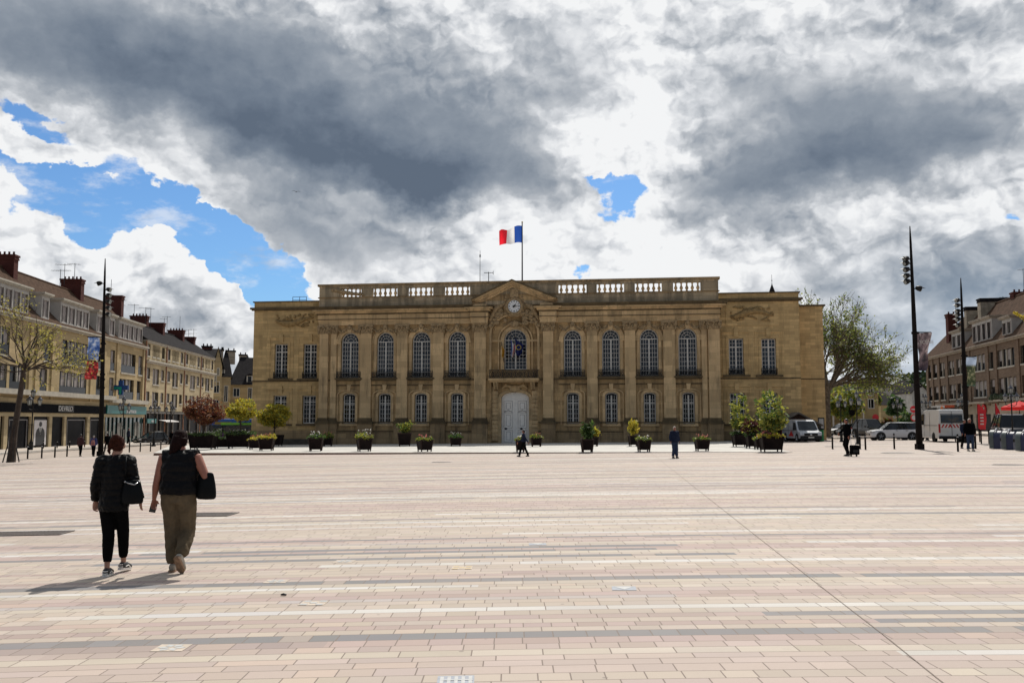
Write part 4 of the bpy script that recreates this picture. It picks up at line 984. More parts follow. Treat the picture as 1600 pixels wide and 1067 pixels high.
B1 = row('shop_building', FL, s0, s1, up+lo, -2.6, zc, zr, SB, (LS, LTR, ROOFB), 'building', 'long ochre building on the left with black fashion shopfront, brown tiled roof and white dormers', dormers=dm, chims=ch, antennas=an, seed=3,
         pil=[FL.X(v, 560) for v in (47, 57, 82, 143, 163, 183, 224)], led=led1)
L = lambda px, d=0: FL.X(px, 640, d)-s0
# canopy ledge, fascia, shop piers, windows of the ground floor
zl1, zl0 = FL.Z(100, 614), FL.Z(100, 621); zf1, zf0 = FL.Z(100, 632.5), FL.Z(100, 645.5); zs1 = FL.Z(100, 651); zg = -1.9
mb = MB(); mb.box(L(-70), L(168), -1.1, .3, zl0, zl1); mb.box(L(168.2), L(225), -.6, .3, zl0-.3, zl1-.3); mb.build('ledge', LTR, B1)
mb = MB(); mb.box(0, s1-s0, -.12, .4, zf1, zl0-.3); mb.box(0, s1-s0, -.18, .4, zs1, zf0); mb.build('shopfront_band', LS2, B1)
mb = MB(); mb.box(0, L(162), -.3, -.121, zf0, zf1); mb.box(0, L(162), -.121, .4, zf0+.01, zf1-.01); sg = mb.build('shop_sign', SHB, B1)
mb = MB(); x0, x1 = L(86.5), L(110.5); zz0, zz1 = FL.Z(98, 643), FL.Z(98, 634)
for a, b, c, d in ((x0, x1, zz0, zz0+.06), (x0, x1, zz1-.06, zz1), (x0, x0+.06, zz0+.06, zz1-.06), (x1-.06, x1, zz0+.06, zz1-.06)): mb.box(a, b, -.35, -.3, c, d)
SIGNW = mat('sign_letters_white', (.55, .55, .55), .5, 0)
mb.build('sign_frame', mat('sign_frame_grey', (.14, .14, .14), .5, 0), sg)
text_mesh('DEVRED', .78, 'sign_letters', SIGNW, sg, ((x0+x1)/2-.1, -.33, (zz0+zz1)/2), (math.pi/2, 0, 0), .02, sx=1.35)
mb = MB(); mb.box(L(163.5), L(225), -.35, -.121, FL.Z(200, 647), FL.Z(200, 634.5)); sg2 = mb.build('pharmacy_sign', TEAL, B1)
text_mesh('pharmacie', .85, 'sign_letters', SIGNW, sg2, (L(201), -.38, FL.Z(201, 642.3)), (math.pi/2, 0, 0), .02, sx=1.1)
mb = MB()
piers = [(-2, 0), (6, 12), (47.5, 52), (76.5, 81), (100, 103.5), (136, 140), (159, 163)]
mb.box(0, L(-30), -.1, .4, zg, zs1)
for i, (a, b) in enumerate(piers): mb = MB(); mb.box(L(a), L(b), -.1, .4, zg, zs1); mb.build('shop_pier', LS2, B1)
for i, ((a, b), (c, d)) in enumerate(zip(piers[:-1], piers[1:])):
    mb = MB(); q0, q1 = L(b), L(c); mb.quad((q0, .12, zg), (q1, .12, zg), (q1, .12, zs1), (q0, .12, zs1)); w_ = mb.build('shop_window', SHGL, B1, recalc=False)
    if i in (1, 4, 5, 2):
        mb = MB(); fr_ = .12
        mb.box(q0+.5, q0+.5+fr_, .02, .1, zg+.6, zs1-.3); mb.box(q1-.5-fr_, q1-.5, .02, .1, zg+.6, zs1-.3); mb.box(q0+.5+fr_, q1-.5-fr_, .02, .1, zs1-.42, zs1-.3); mb.box(q0+.5+fr_, q1-.5-fr_, .02, .1, zg+.6, zg+.72)
        mb.build('window_frame', mat('window_frame_grey', (.13, .12, .12), .5, 0), w_)
# poster of a suited figure
x0, x1 = L(54.5), L(73.5); z0, z1 = FL.Z(64, 695), FL.Z(64, 656.5)
mb = MB(); mb.box(x0, x1, -.02, .02, z0, z1); po = mb.build('window_poster', mat('poster_paper', (.56, .54, .55), .6, .05), B1)
mb = MB(); c = (x0+x1)/2; w2 = (x1-x0)/2; h = z1-z0
mb.prism([(c-w2*.72, z0), (c+w2*.72, z0), (c+w2*.74, z0+h*.45), (c+w2*.6, z0+h*.62), (c+w2*.18, z0+h*.72), (c-w2*.18, z0+h*.72), (c-w2*.6, z0+h*.62), (c-w2*.74, z0+h*.45)], -.032, -.021, 0)
mb.prism([(c+w2*.25*math.cos(t*math.pi/8), z0+h*.84+h*.10*math.sin(t*math.pi/8)) for t in range(16)], -.032, -.021, 0)
mb.prism([(c, z0+h*.42), (c+w2*.2, z0+h*.72), (c-w2*.2, z0+h*.72)], -.040, -.033, 1)
mb.prism([(c-w2*.04, z0+h*.45), (c+w2*.04, z0+h*.45), (c+w2*.06, z0+h*.7), (c-w2*.06, z0+h*.7)], -.046, -.041, 0)
mb.build('poster_figure', [mat('poster_black', (.012, .012, .016), .6, 0), mat('poster_white', (.6, .6, .6), .6, 0)], po)
# pharmacy front: green glazing with pale posters
mb = MB(); mb.quad((L(163), .12, zg), (L(225), .12, zg), (L(225), .12, zs1), (L(163), .12, zs1)); ph = mb.build('pharmacy_window', glass('teal_glass', (.01, .035, .035), .05, 1.6), B1, recalc=False)
mb = MB(); rnd = random.Random(4)
for k in range(9):
    a = L(165+k*6.3); mb.box(a, a+.12, .0, .1, zg, zs1)
mb.build('window_frame', SHB, ph)
DSM = mat('display_grey', (.16, .15, .13), .7, .5, .6)
for k in range(6):
    mb = MB(); a = L(167+k*9); w2 = rnd.uniform(.8, 1.8); z = rnd.uniform(-1.0, -.2); mb.box(a, a+w2, .05, .09, z, z+rnd.uniform(.8, 2.2)); mb.build('window_display', DSM, ph)
# pharmacy cross on a bracket
g = FL.W(FL.X(178, 604), -.9, FL.Z(178, 604.5, -.9)); e = empty('pharmacy_cross', g, 0, 'blue-green pharmacy cross sign projecting from the ochre building', 'sign')
CG = mat('cross_green', (.0, .30, .22), .4, .1); CB = mat('cross_blue', (.0, .05, .22), .4, .1)
s = .95; a = .3
mb = MB(); mb.prism([(-a, -s), (a, -s), (a, -a), (s, -a), (s, a), (a, a), (a, s), (-a, s), (-a, a), (-s, a), (-s, -a), (-a, -a)], -.12, .12); mb.build('cross', CB, e)
mb = MB(); mb.prism([(-s*.9, -a*.6), (-a*.6, -a*.6), (-a*.6, -s*.9), (a*.4, -s*.9), (a*.4, a*.3), (-s*.9, a*.3)], -.135, -.121); mb.build('green_face', CG, e)  # green inset laid over the lower left of the blue cross
mb = MB(); mb.tube([(-s, 0, 0), (-1.9, .1, 0)], .05, 6); mb.build('bracket', IRON, e)

# --- second block: four bays with an attic storey
t0, t1 = FL.X(226, 600), FL.X(334, 600)
zc = FL.Z(280, 573.5); zpar = FL.Z(280, 542.5)
a1, a0 = FL.Z(240, 539.5), FL.Z(240, 557.5); u1, u0 = FL.Z(240, 576), FL.Z(240, 595); v0 = u0-.5; l1, l0 = FL.Z(240, 612.5), FL.Z(240, 630)
bays = [226, 258.4, 287, 313, 334]; wins = []
SX = [FL.X(v, 600) for v in bays]
for i in range(4):
    A, B = SX[i], SX[i+1]; w_ = B-A
    for f0, f1 in ((.07, .21), (.31, .46), (.52, .67), (.78, .92)): wins.append((A+w_*f0, A+w_*f1, a0, a1, 1))
    for z0, z1, zz in ((u0, u1, v0), (l0, l1, l0-.5)):
        wins.append((A+w_*.08, A+w_*.23, z0+.2, z1, 1)); wins.append((A+w_*.36, A+w_*.66, zz, z1, 2)); wins.append((A+w_*.77, A+w_*.92, z0+.2, z1, 1))
ch = []
for px, pyt, wd, dp, pots in ((245, 505, 1.1, 2.6, 0), (277, 516.5, 1.1, 2.6, 1), (294, 527, 1.1, 2.8, 0)):
    s, z = chs(px, pyt, FL, 4.5); ch.append((s, z, wd, dp, 4.5, BRICK, pots))
an = []
for px, pb, pt, k in ((228, 505, 480, 1), (236, 505, 481, 1), (257.5, 518, 497, 1), (262, 517, 494, 1), (282, 515, 494, 0), (296, 527, 515, 2), (304, 528, 514, 2)):
    s, z1 = chs(px, pt, FL, 4.5); an.append((s, 4.5, FL.Z(px, pb+12, 4.5), z1, k))
B2 = row('attic_building', FL, t0+.05, t1, wins, -2.6, zpar-.4, FL.Z(260, 521, 4.5), 4.5, (LS2, LTR, SLATE), 'building', 'cream four-bay building with an attic storey and drainpipes, right of the pharmacy block', chims=ch, antennas=an, seed=8, rail=False, cornice=.25, led=FL.Z(240, 642))
mb = MB()
mb.box(0, t1-t0, -.5, 0, zc-.1, zc+.12); mb.box(0, t1-t0, -.25, 0, zc-.35, zc-.1); mb.build('string_course', LTR, B2)
RUST = mat('rusty_pipe', (.24, .11, .06), .8, .3, 3)
for s in SX[:-1]: mb = MB(); mb.box(s-t0-.1, s-t0+.12, -.14, 0, zg, zpar-.4); mb.build('drainpipe', RUST, B2)
mb = MB(); mb.quad((.1, .15, zg), (t1-t0, .15, zg), (t1-t0, .15, FL.Z(240, 643)), (.1, .15, FL.Z(240, 643))); mb.build('shop_window', SHGL, B2, recalc=False)
T_ = lambda px: FL.X(px, 640)-t0
mb = MB(); mb.box(.1, t1-t0, -.35, .2, FL.Z(240, 646), FL.Z(240, 643)); mb.build('ledge', mat('ledge_dark', (.10, .09, .08), .7, .2), B2)
mb = MB(); mb.box(T_(226), T_(240), -.45, -.3, FL.Z(232, 661), FL.Z(232, 654)); sg = mb.build('teal_awning_sign', TEAL, B2)
text_mesh('optique', .5, 'sign_letters', SIGNW, sg, (T_(234.5), -.48, FL.Z(234, 657.6)), (math.pi/2, 0, 0), .02)
mb = MB(); mb.add([(T_(247), -.1, FL.Z(255, 656)), (T_(268), -.1, FL.Z(255, 656)), (T_(268), -1.2, FL.Z(255, 658)), (T_(247), -1.2, FL.Z(255, 658)), (T_(268), -1.2, FL.Z(255, 659.5)), (T_(247), -1.2, FL.Z(255, 659.5))], [(0, 1, 2, 3), (3, 2, 4, 5)]); mb.build('awning', mat('awning_white', (.6, .58, .56), .8, .05), B2, recalc=False)
PIM = mat('pier_dark', (.10, .085, .07), .7, .3, 1)
for px in (228, 233, 245, 251, 262, 270, 281, 296, 309, 322, 331): mb = MB(); mb.box(T_(px), T_(px)+.35, -.05, .14, zg, FL.Z(240, 645)); mb.build('shop_pier', PIM, B2)
# free-standing notice panel
g = G(283.3, 688); e = empty('notice_board', g, R(8), 'pinkish framed notice board on a post in front of the left street shops', 'sign')
hh = (688-654)*g.y/FPX; ww = 9*g.y/FPX
mb = MB(); mb.box(-.12, .12, -.06, .06, 0, hh); mb.build('post', mat('board_post', (.45, .42, .35), .6, .1), e)
mb = MB(); mb.box(-ww*.6, ww*.6, -.12, -.061, hh*.50, hh); bp = mb.build('panel', mat('board_pale', (.30, .24, .22), .6, .2, 2), e)
mb = MB(); mb.box(-ww*.45, ww*.45, -.135, -.121, hh*.86, hh*.95); mb.build('header', mat('board_red', (.30, .04, .04), .6, .1), bp)

# --- gabled houses closing the street
def house(name, P, ang, W_, D_, zb, ze, zr, mats, label, wins=(), gable='y', dorm=(), chim=(), cat='house', group=None, overhang=.35, flatroof=False):
    """local x along the front, y to the back; gable='y': ridge runs back; 'x': ridge along the front. wins (x,z,w,h)"""
    wm, rm, tm = mats
    e = empty(name, P, ang, label, cat, group)
    mb = MB(); wall(mb, 0, W_, zb, ze, [(x-w/2, x+w/2, z-h/2, z+h/2, 0) for x, z, w, h in wins if z+h/2 < ze], 0, .35)
    mb.box(0, .3, .35, D_, zb, ze); mb.box(W_-.3, W_, .35, D_, zb, ze); mb.box(.3, W_-.3, D_-.3, D_, zb, ze)
    if gable == 'y': mb.prism([(0, ze), (W_, ze), (W_/2, zr-.25)], 0, .35)
    if gable == 'y': mb.prism([(0, ze), (W_, ze), (W_/2, zr-.25)], D_-.35, D_)
    if gable == 'x':
        mb.prism([(0, ze), (D_, ze), (D_/2, zr-.25)], 0, .3, ax='x'); mb.prism([(0, ze), (D_, ze), (D_/2, zr-.25)], W_-.3, W_, ax='x')
    mb.build('wall', wm, e)
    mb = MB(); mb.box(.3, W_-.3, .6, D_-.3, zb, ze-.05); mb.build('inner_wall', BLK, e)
    mb = MB(); o = overhang; t = .22
    if gable == 'y': mb.prism([(-o, ze-.2), (W_/2, zr), (W_+o, ze-.2), (W_+o, ze-.2-t), (W_/2, zr-t), (-o, ze-.2-t)], -o, D_+o)
    elif gable == 'x': mb.prism([(-o, ze-.2), (D_/2, zr), (D_+o, ze-.2), (D_+o, ze-.2-t), (D_/2, zr-t), (-o, ze-.2-t)], -o, W_+o, ax='x')
    else:   # hipped
        h = min(W_, D_)/2*.8
        vs = [(-o, -o, ze), (W_+o, -o, ze), (W_+o, D_+o, ze), (-o, D_+o, ze), (h, D_/2, zr), (W_-h, D_/2, zr)]
        mb.add(vs, [(0, 1, 5, 4), (1, 2, 5), (2, 3, 4, 5), (3, 0, 4), (0, 3, 2, 1)])
    mb.build('roof', rm, e)
    for x, z, w, h in wins:
        mb = MB(); y = .12 if z+h/2 < ze else -.02
        mb.box(x-w/2-.12, x-w/2, y-.16, y+.1, z-h/2-.12, z+h/2+.12); mb.box(x+w/2, x+w/2+.12, y-.16, y+.1, z-h/2-.12, z+h/2+.12); mb.box(x-w/2, x+w/2, y-.16, y+.1, z+h/2, z+h/2+.12); mb.box(x-w/2, x+w/2, y-.2, y+.1, z-h/2-.14, z-h/2)
        mb.box(x-.05, x+.05, y-.04, y+.04, z-h/2, z+h/2); w_ = mb.build('window', tm, e)
        mb = MB(); mb.quad((x-w/2, y+.05, z-h/2), (x+w/2, y+.05, z-h/2), (x+w/2, y+.05, z+h/2), (x-w/2, y+.05, z+h/2)); mb.build('glass', GLD, w_, recalc=False)
    for (x, y, z0, w, h, d) in dorm:
        mb = MB(); mb.box(x-w/2, x+w/2, y, y+d, z0, z0+h); dd = mb.build('dormer', tm, e)
        mb = MB(); mb.prism([(x-w/2-.2, z0+h-.05), (x, z0+h+w*.35), (x+w/2+.2, z0+h-.05)], y-.2, y+d); mb.build('dormer_roof', rm, dd)
        mb = MB(); mb.box(x-w/2+.25, x+w/2-.25, y-.02, y+.02, z0+.25, z0+h-.2); mb.build('dormer_window', GLD, dd)
    for (x, y, z0, z1, w, d, m_) in chim:
        mb = MB(); mb.box(x-w/2, x+w/2, y-d/2, y+d/2, z0, z1-.3); c_ = mb.build('chimney', m_, e)
        mb = MB(); mb.box(x-w/2-.15, x+w/2+.15, y-d/2-.15, y+d/2+.15, z1-.3, z1); n = max(2, int(w/.6))
        mb.build('chimney_cap', SLATE, c_)
        mb = MB()
        for i in range(n): mb.rev([(.15, z1), (.12, z1+.5)], (x-w/2+.3+(w-.6)*i/max(1, n-1), y, 0), 7)
        mb.build('chimney_pots', SLATE, c_)
    return e
def px2(Y, px, py): # world x,z at depth Y
    r = ray(px, py); t = Y/r.y; return r.x*t, HCAM+r.z*t
def house_px(name, Y, x0, x1, ye, yr, wins, label, mats, gable, D_, ang=0, dorm=(), chim=(), **k):
    ang = ang or math.atan(-((x0+x1)/2-800)/FPX) if x1 < 800 else ang
    X0, ze = px2(Y, x0, ye); X1, _ = px2(Y, x1, ye); _, zr = px2(Y, (x0+x1)/2, yr)
    W_ = X1-X0; sc = Y/FPX
    def zz(y): return px2(Y, x0, y)[1]
    ws = [((a+b)/2*sc-x0*sc, (zz(c)+zz(d))/2, (b-a)*sc, zz(c)-zz(d)) for a, b, c, d in wins]
    dm = [((a+b)/2*sc-x0*sc, yy, zz(d), (b-a)*sc, zz(c)-zz(d), dp) for a, b, c, d, yy, dp in dorm]
    cm = [((a+b)/2*sc-x0*sc, yy, zz(d), zz(c), (b-a)*sc, dp, m_) for a, b, c, d, yy, dp, m_ in chim]
    return house(name, (X0, Y, 0), ang, W_, D_, -3.5, ze, zr, mats, label, ws, gable, dm, cm, **k)
WW = mat('window_white', (.55, .54, .50), .6, .1)
house_px('gabled_house', 174, 334, 346.5, 572, 541, [(335.8, 338, 585, 602), (339.5, 342, 575.5, 586), (335.6, 342.6, 596.5, 613), (335.6, 342.6, 625, 641)], 'narrow cream house with a steep gable and dark slate roof in the left street', (LS2, SLATE, WW), 'y', 12,
         chim=[(345, 348, 541, 560, 8, 3, CHC)])
house_px('slate_roofed_house', 182, 296, 343, 556, 541, [], 'house behind with a long dark slate roof and a row of chimney pots', (LS2, SLATE, WW), 'x', 10, chim=[(314, 330, 537, 549, 5, 1.2, BRICK)])
house_px('corner_house', 184, 344.5, 360, 589, 543, [(351, 355.5, 603, 627)], 'cream corner house with a tall dark hipped roof behind the yellow potted tree', (LS2, SLATE, WW), 'h', 12, dorm=[(346, 351, 576, 589, .5, 4)], chim=[(353, 366, 544, 566, 6, 1.4, CHC)])
house_px('steep_roofed_house', 196, 358.5, 402, 601, 549, [(365, 373.5, 607, 619), (387, 392, 606, 622)], 'beige house with steep brown-grey roof and dormer next to the town hall wing', (LS, SLATE, WW), 'h', 16, dorm=[(384, 393, 586, 598, .4, 5)], chim=[(371.5, 383.5, 549.5, 574, 8, 1.6, CHC)])
house_px('rear_house', 225, 380, 412, 590, 556, [], 'dark roofed house farther back between the steep roofs and the town hall', (LS, SLATE, WW), 'x', 12)
# the street continues behind: plain house beyond the second block
# --- right street
FRt = Fr((40.4+.182*104, 104, 0), (-.182, -1))
r0, r1 = FRt.X(1447.5, 600), FRt.X(1640, 600)
zc = FRt.Z(1530, 541.5)
print('right cornice', zc, r0, r1)
u1, u0 = FRt.Z(1531, 554), FRt.Z(1531, 579); l1, l0 = FRt.Z(1531, 595), FRt.Z(1531, 620)
UP = [(1451, 1455.5, 1), (1459, 1465, 1), (1469, 1477, 2), (1483, 1492, 2), (1495.5, 1505, 2), (1521, 1540.5, 3), (1547, 1553.5, 1), (1560.5, 1587, 4), (1597, 1604, 1), (1612, 1634, 3)]
wins = lw(FRt, UP, u0, u1)+lw(FRt, [(a+.4, b+1.0, k) for a, b, k in UP], l0, l1)
dz0 = zc+.3
dm = [(FRt.X(a, 520), FRt.X(b, 520), dz0, FRt.Z(c, t), k) for a, b, k, c, t in [(1486, 1502, 2, 1494, 519.5), (1518.5, 1549.5, 4, 1534, 501), (1565.5, 1580.5, 2, 1572, 498), (1600, 1625, 3, 1610, 492)]]
ch = []; SBR = 5.0
for px, pyt, wd, dp, y, m_ in ((1486, 491, 1.3, 1.3, 1.8, BRICK), (1527.5, 479.5, 1.1, 3.4, 4.4, CHC), (1560, 466, 1.4, 9.5, 5.5, CHC), (1598, 456, 1.2, 2.4, 6, BRICK)):
    ch.append((FRt.X(px, 490, y), FRt.Z(px, pyt, y), wd, dp if dp < 9 else 5.0, y, m_, 1 if m_ is BRICK else 0))
an = [(FRt.X(1599.5, 440, 6), 6, FRt.Z(1599.5, 465, 6), FRt.Z(1599.5, 419, 6), 1), (FRt.X(1567, 463, 5.5), 5.5, FRt.Z(1567, 475, 5.5), FRt.Z(1567, 463, 5.5), 1), (FRt.X(1494, 500, 4), 4, FRt.Z(1494, 520, 4), FRt.Z(1493.5, 470, 4), 1)]
B3 = row('brick_building', FRt, r0, r1, wins, -1.2, zc, FRt.Z(1590, 462, SBR), SBR, (RSF, RTR, ROOFB), 'building', 'brown brick building in shade on the right with cream dormers and big chimneys', kind='R', seed=12, rail=False, dormers=dm, chims=ch, antennas=an, hip=(5, 0),
         pil=[FRt.X(v, 560) for v in (1449.5, 1457, 1467, 1480, 1509, 1515, 1544, 1557, 1592)], led=FRt.Z(1531, 634))
Lr = lambda px, d=0: FRt.X(px, 650, d)-r0
zl = FRt.Z(1531, 628); zg2 = -.6
mb = MB(); mb.box(Lr(1473), Lr(1552), -1.0, .3, zl-.25, zl); mb.box(Lr(1552.2), Lr(1640), -.5, .3, zl-.1, zl+.15); mb.build('ledge', RTR, B3)
mb = MB(); mb.box(0, r1-r0, -.06, .4, FRt.Z(1531, 647), zl-.26); mb.build('shopfront_band', mat('shop_stone', (.30, .25, .19), .85, .15, 1), B3)
for a, b in ((1447.6, 1451), (1463, 1466), (1479, 1482), (1508, 1514), (1521.5, 1526), (1549, 1553), (1561, 1568), (1596, 1600), (1618, 1623)):
    mb = MB(); mb.box(Lr(a), Lr(b), -.06, .4, zg2-.4, FRt.Z(1531, 647)); mb.build('shop_pier', RTR, B3)
mb = MB(); mb.quad((.1, .2, zg2-.4), (r1-r0, .2, zg2-.4), (r1-r0, .2, FRt.Z(1531, 646)), (.1, .2, FRt.Z(1531, 646))); mb.build('shop_window', SHGL, B3, recalc=False)
RED = mat('bright_red', (.62, .02, .03), .55, .1, 2, trans=.0)
mb = MB(); mb.box(Lr(1531), Lr(1538), -.2, -.06, FRt.Z(1537, 643), FRt.Z(1537, 637)); sg = mb.build('shop_sign', SHB, B3)
text_mesh('MC', .95, 'sign_letters', RED, sg, (Lr(1534.5), -.22, FRt.Z(1535, 640)), (math.pi/2, 0, 0), .03)
cxx, cz_ = Lr(1540.5), FRt.Z(1540.5, 639.8); mb = MB(); mb.tube([(cxx+.62*math.cos(t*math.pi/8), -.2, cz_+.62*math.sin(t*math.pi/8)) for t in range(17)], .13, 6, caps=False); mb.build('sign_ring', RED, B3)
text_mesh('3', .9, 'sign_letters', WHT, B3, (cxx, -.25, cz_), (math.pi/2, 0, 0), .03)
mb = MB(); mb.rev([(.55, -1.6), (.55, -1.45)], (Lr(1505), 0, FRt.Z(1505, 639)), 20, ax='y'); mb.tube([(Lr(1505), -1.5, FRt.Z(1505, 639)), (Lr(1505), 0, FRt.Z(1505, 637))], .04, 5); mb.build('round_sign', RTR, B3)
mb = MB(); mb.add([(Lr(1476), -.1, zl-.6), (Lr(1504), -.1, zl-.6), (Lr(1504), -2.0, zl-1.2), (Lr(1476), -2.0, zl-1.2), (Lr(1504), -2.0, zl-1.5), (Lr(1476), -2.0, zl-1.5)], [(0, 1, 2, 3), (3, 2, 4, 5)]); mb.build('awning', mat('awning_dark', (.07, .06, .055), .8, .1), B3, recalc=False)
mb = MB()
for k in range(40):
    x = Lr(1553)+(Lr(1596)-Lr(1553))*random.random(); mb.ball((x, -.45, zl+.3+random.random()*.35), random.uniform(.15, .35), 6, k=4)
mb.build('balcony_plants', mat('dark_foliage', (.03, .045, .02), .9, .4, 4), B3)
# --- houses at the far end, right of the town hall
PALE = stone('render_pale', (.42, .33, .17), (.22, .17, .09), .4, 2.4, .5, .1, .95)
WSH = mat('white_render', (.36, .36, .34), .9, .2, .6)
hs = house_px('pale_yellow_house', 128, 1262, 1372, 614, 590, [(1308.5, 1313, 623, 639), (1314.5, 1320, 623, 639), (1356.5, 1363, 605.5, 617), (1356.5, 1364, 624, 637), (1330, 1337, 624, 637), (1308, 1315, 604, 615), (1330, 1337, 605, 617)], 'pale yellow two-storey house with grey roof behind the big bare-branched tree', (PALE, SLATE, WW), 'h', 14)
Xa, za = px2(126.5, 1290, 641.5); Xb, _ = px2(126.5, 1339, 641.5)
e = empty('cafe_canopy', (Xa, 126.2, 0), 0, 'long white flat canopy over a terrace in front of the pale yellow house', 'canopy')
mb = MB(); mb.box(0, Xb-Xa, -2.5, 1.5, za-.12, za+.15); mb.build('canopy_roof', mat('canopy_white', (.65, .65, .63), .6, .05), e)
for q in (.03, .3, .6, .97): mb = MB(); mb.box((Xb-Xa)*q-.08, (Xb-Xa)*q+.08, -2.4, -2.24, -.8, za-.12); mb.build('post', WW, e)
house_px('white_gabled_cottage', 215, 1368, 1392, 603, 588, [], 'small white gabled cottage left of the dark-roofed houses on the far slope', (WSH, SLATE, WW), 'x', 9)
house_px('cream_cottage', 190, 1376, 1412, 633, 610, [(1387, 1391, 641, 648), (1396, 1398, 645, 652)], 'cream cottage with a big dark hipped roof at the far end of the plaza', (PALE, SLATE, WW), 'h', 12)
house_px('grey_roofed_house', 260, 1388, 1414, 600, 588, [(1392, 1394, 602, 606)], 'house with a pale grey slate roof below the wooded hill', (WSH, mat('grey_slates', (.12, .13, .15), .6, .3, 2), WW), 'x', 10)
house_px('terraced_house', 240, 1408, 1436, 607, 593, [(1414, 1417, 612, 618)], 'dark terraced house behind the near right light mast', (WSH, SLATE, WW), 'h', 10)
house_px('white_walled_house', 230, 1425, 1450, 612, 598, [(1432, 1435, 615, 621), (1440, 1443, 615, 621)], 'white walled house partly hidden by the right street corner', (WSH, SLATE, WW), 'y', 12)
# church spire beyond the town hall
X, z = px2(260, 1206, 440); _, zb_ = px2(260, 1206, 458)
e = empty('church_spire', (X, 260, 0), 0, 'small pointed dark spire rising behind the right end of the town hall', 'spire')
mb = MB(); mb.tube([(0, 0, -3), (0, 0, zb_-1)], 1.3, 8); mb.build('tower', PALE, e)
mb = MB(); mb.rev([(1.45, zb_-1.2), (.9, zb_+.4), (.1, z-.8), (.04, z)], n=8); mb.build('spire', SLATE, e)
mb = MB(); mb.tube([(0, 0, z-.2), (0, 0, z+2.0)], .05, 5); mb.ball((0, 0, z+.3), .18, 6); mb.build('finial', IRON, e)
# ------------------------------------------------------------------ street furniture
LAMPB = mat('lamp_black', (.008, .007, .007), .5, .2, spec=.25)
LAMPG = glass('lantern_glass', (.20, .21, .20), .15, 1.6)
POLEM = mat('mast_brown', (.010, .008, .0075), .7, .2, 2, spec=.1)
SILV = mat('silver_metal', (.45, .45, .46), .3, .1, metal=.9)
def sc_at(g): return g.y/FPX      # metres per photo pixel at that depth
def street_lamp():
    e = empty('street_lamp', (0, 0, 0), 0)
    mb = MB(); mb.rev([(.26, 0), (.26, .12), (.18, .2), (.16, .75), (.20, .8), (.11, .95), (.075, 1.2), (.065, 2.4), (.09, 2.45), (.06, 2.55), (.05, 4.2), (.09, 4.25), (.05, 4.35), (.04, 4.95)], n=10); mb.build('post', LAMPB, e, smooth=True)
    mb = MB()
    for k in range(3):
        a = k*2*math.pi/3+.5; c, s = math.cos(a), math.sin(a)
        mb.tube([(0, 0, 3.9), (c*.25, s*.25, 3.78), (c*.5, s*.5, 3.9), (c*.55, s*.55, 4.2)], .028, 6)
        mb.tube([(0, 0, 4.3), (c*.3, s*.3, 4.35), (c*.55, s*.55, 4.2)], .02, 5)
    mb.build('bracket', LAMPB, e)
    spots = [(math.cos(k*2*math.pi/3+.5)*.55, math.sin(k*2*math.pi/3+.5)*.55, 4.22) for k in range(3)]+[(0, 0, 4.95)]
    for x, y, z in spots:
        mb = MB(); mb.rev([(.10, z), (.12, z+.05), (.20, z+.45)], (x, y, 0), 6); l_ = mb.build('lantern', LAMPG, e)
        mb = MB(); mb.rev([(.25, z+.44), (.24, z+.5), (.16, z+.62), (.07, z+.7), (.05, z+.78), (.01, z+.86)], (x, y, 0), 12); mb.build('cap', mat('lamp_cap', (.10, .10, .11), .25, .1, metal=.7) if 'lamp_cap' not in bpy.data.materials else bpy.data.materials['lamp_cap'], l_, smooth=True)
        mb = MB()
        for q in range(6):
            b = q*math.pi/3; mb.tube([(x+.11*math.cos(b), y+.11*math.sin(b), z), (x+.21*math.cos(b), y+.21*math.sin(b), z+.46)], .014, 4)
        mb.rev([(.06, z-.06), (.12, z)], (x, y, 0), 8); mb.build('cage', LAMPB, l_)
    return e
lp = street_lamp(); first = True
for px, base, top, lab in [(48, 706, 606, 'four-lantern black street lamp before the fashion shop, beside the bare tree'), (191, 700, 619, 'four-lantern street lamp in front of the teal pharmacy sign'),
        (240, 697, 624, 'four-lantern street lamp behind the parked dark car in the left street'), (265, 694, 626, 'small far four-lantern lamp above the white awning in the left street'),
        (1315, 690, 616, 'four-lantern lamp at the left of the pale yellow house'), (1340.5, 694, 610, 'taller four-lantern lamp before the pale yellow house, right of the suitcase man'),
        (1404, 686, 620, 'four-lantern lamp above the white crossover car'), (1449, 688, 616, 'four-lantern lamp behind the near right light mast'), (1506, 690, 614, 'four-lantern lamp just left of the far right light mast'),
        (1583.5, 697, 601, 'four-lantern lamp beside the red cafe parasol and the domed bins')]:
    o = lp if first else copy_tree(lp); first = False
    g = G(px, base); o.location = (g.x, g.y, g.z-.02); s = (base-top)*sc_at(g)/5.8; o.scale = (s, s, s); o.rotation_euler = (0, 0, px*.7)
    tag(o, lab, 'street lamp', 'four-lantern street lamps round the plaza')
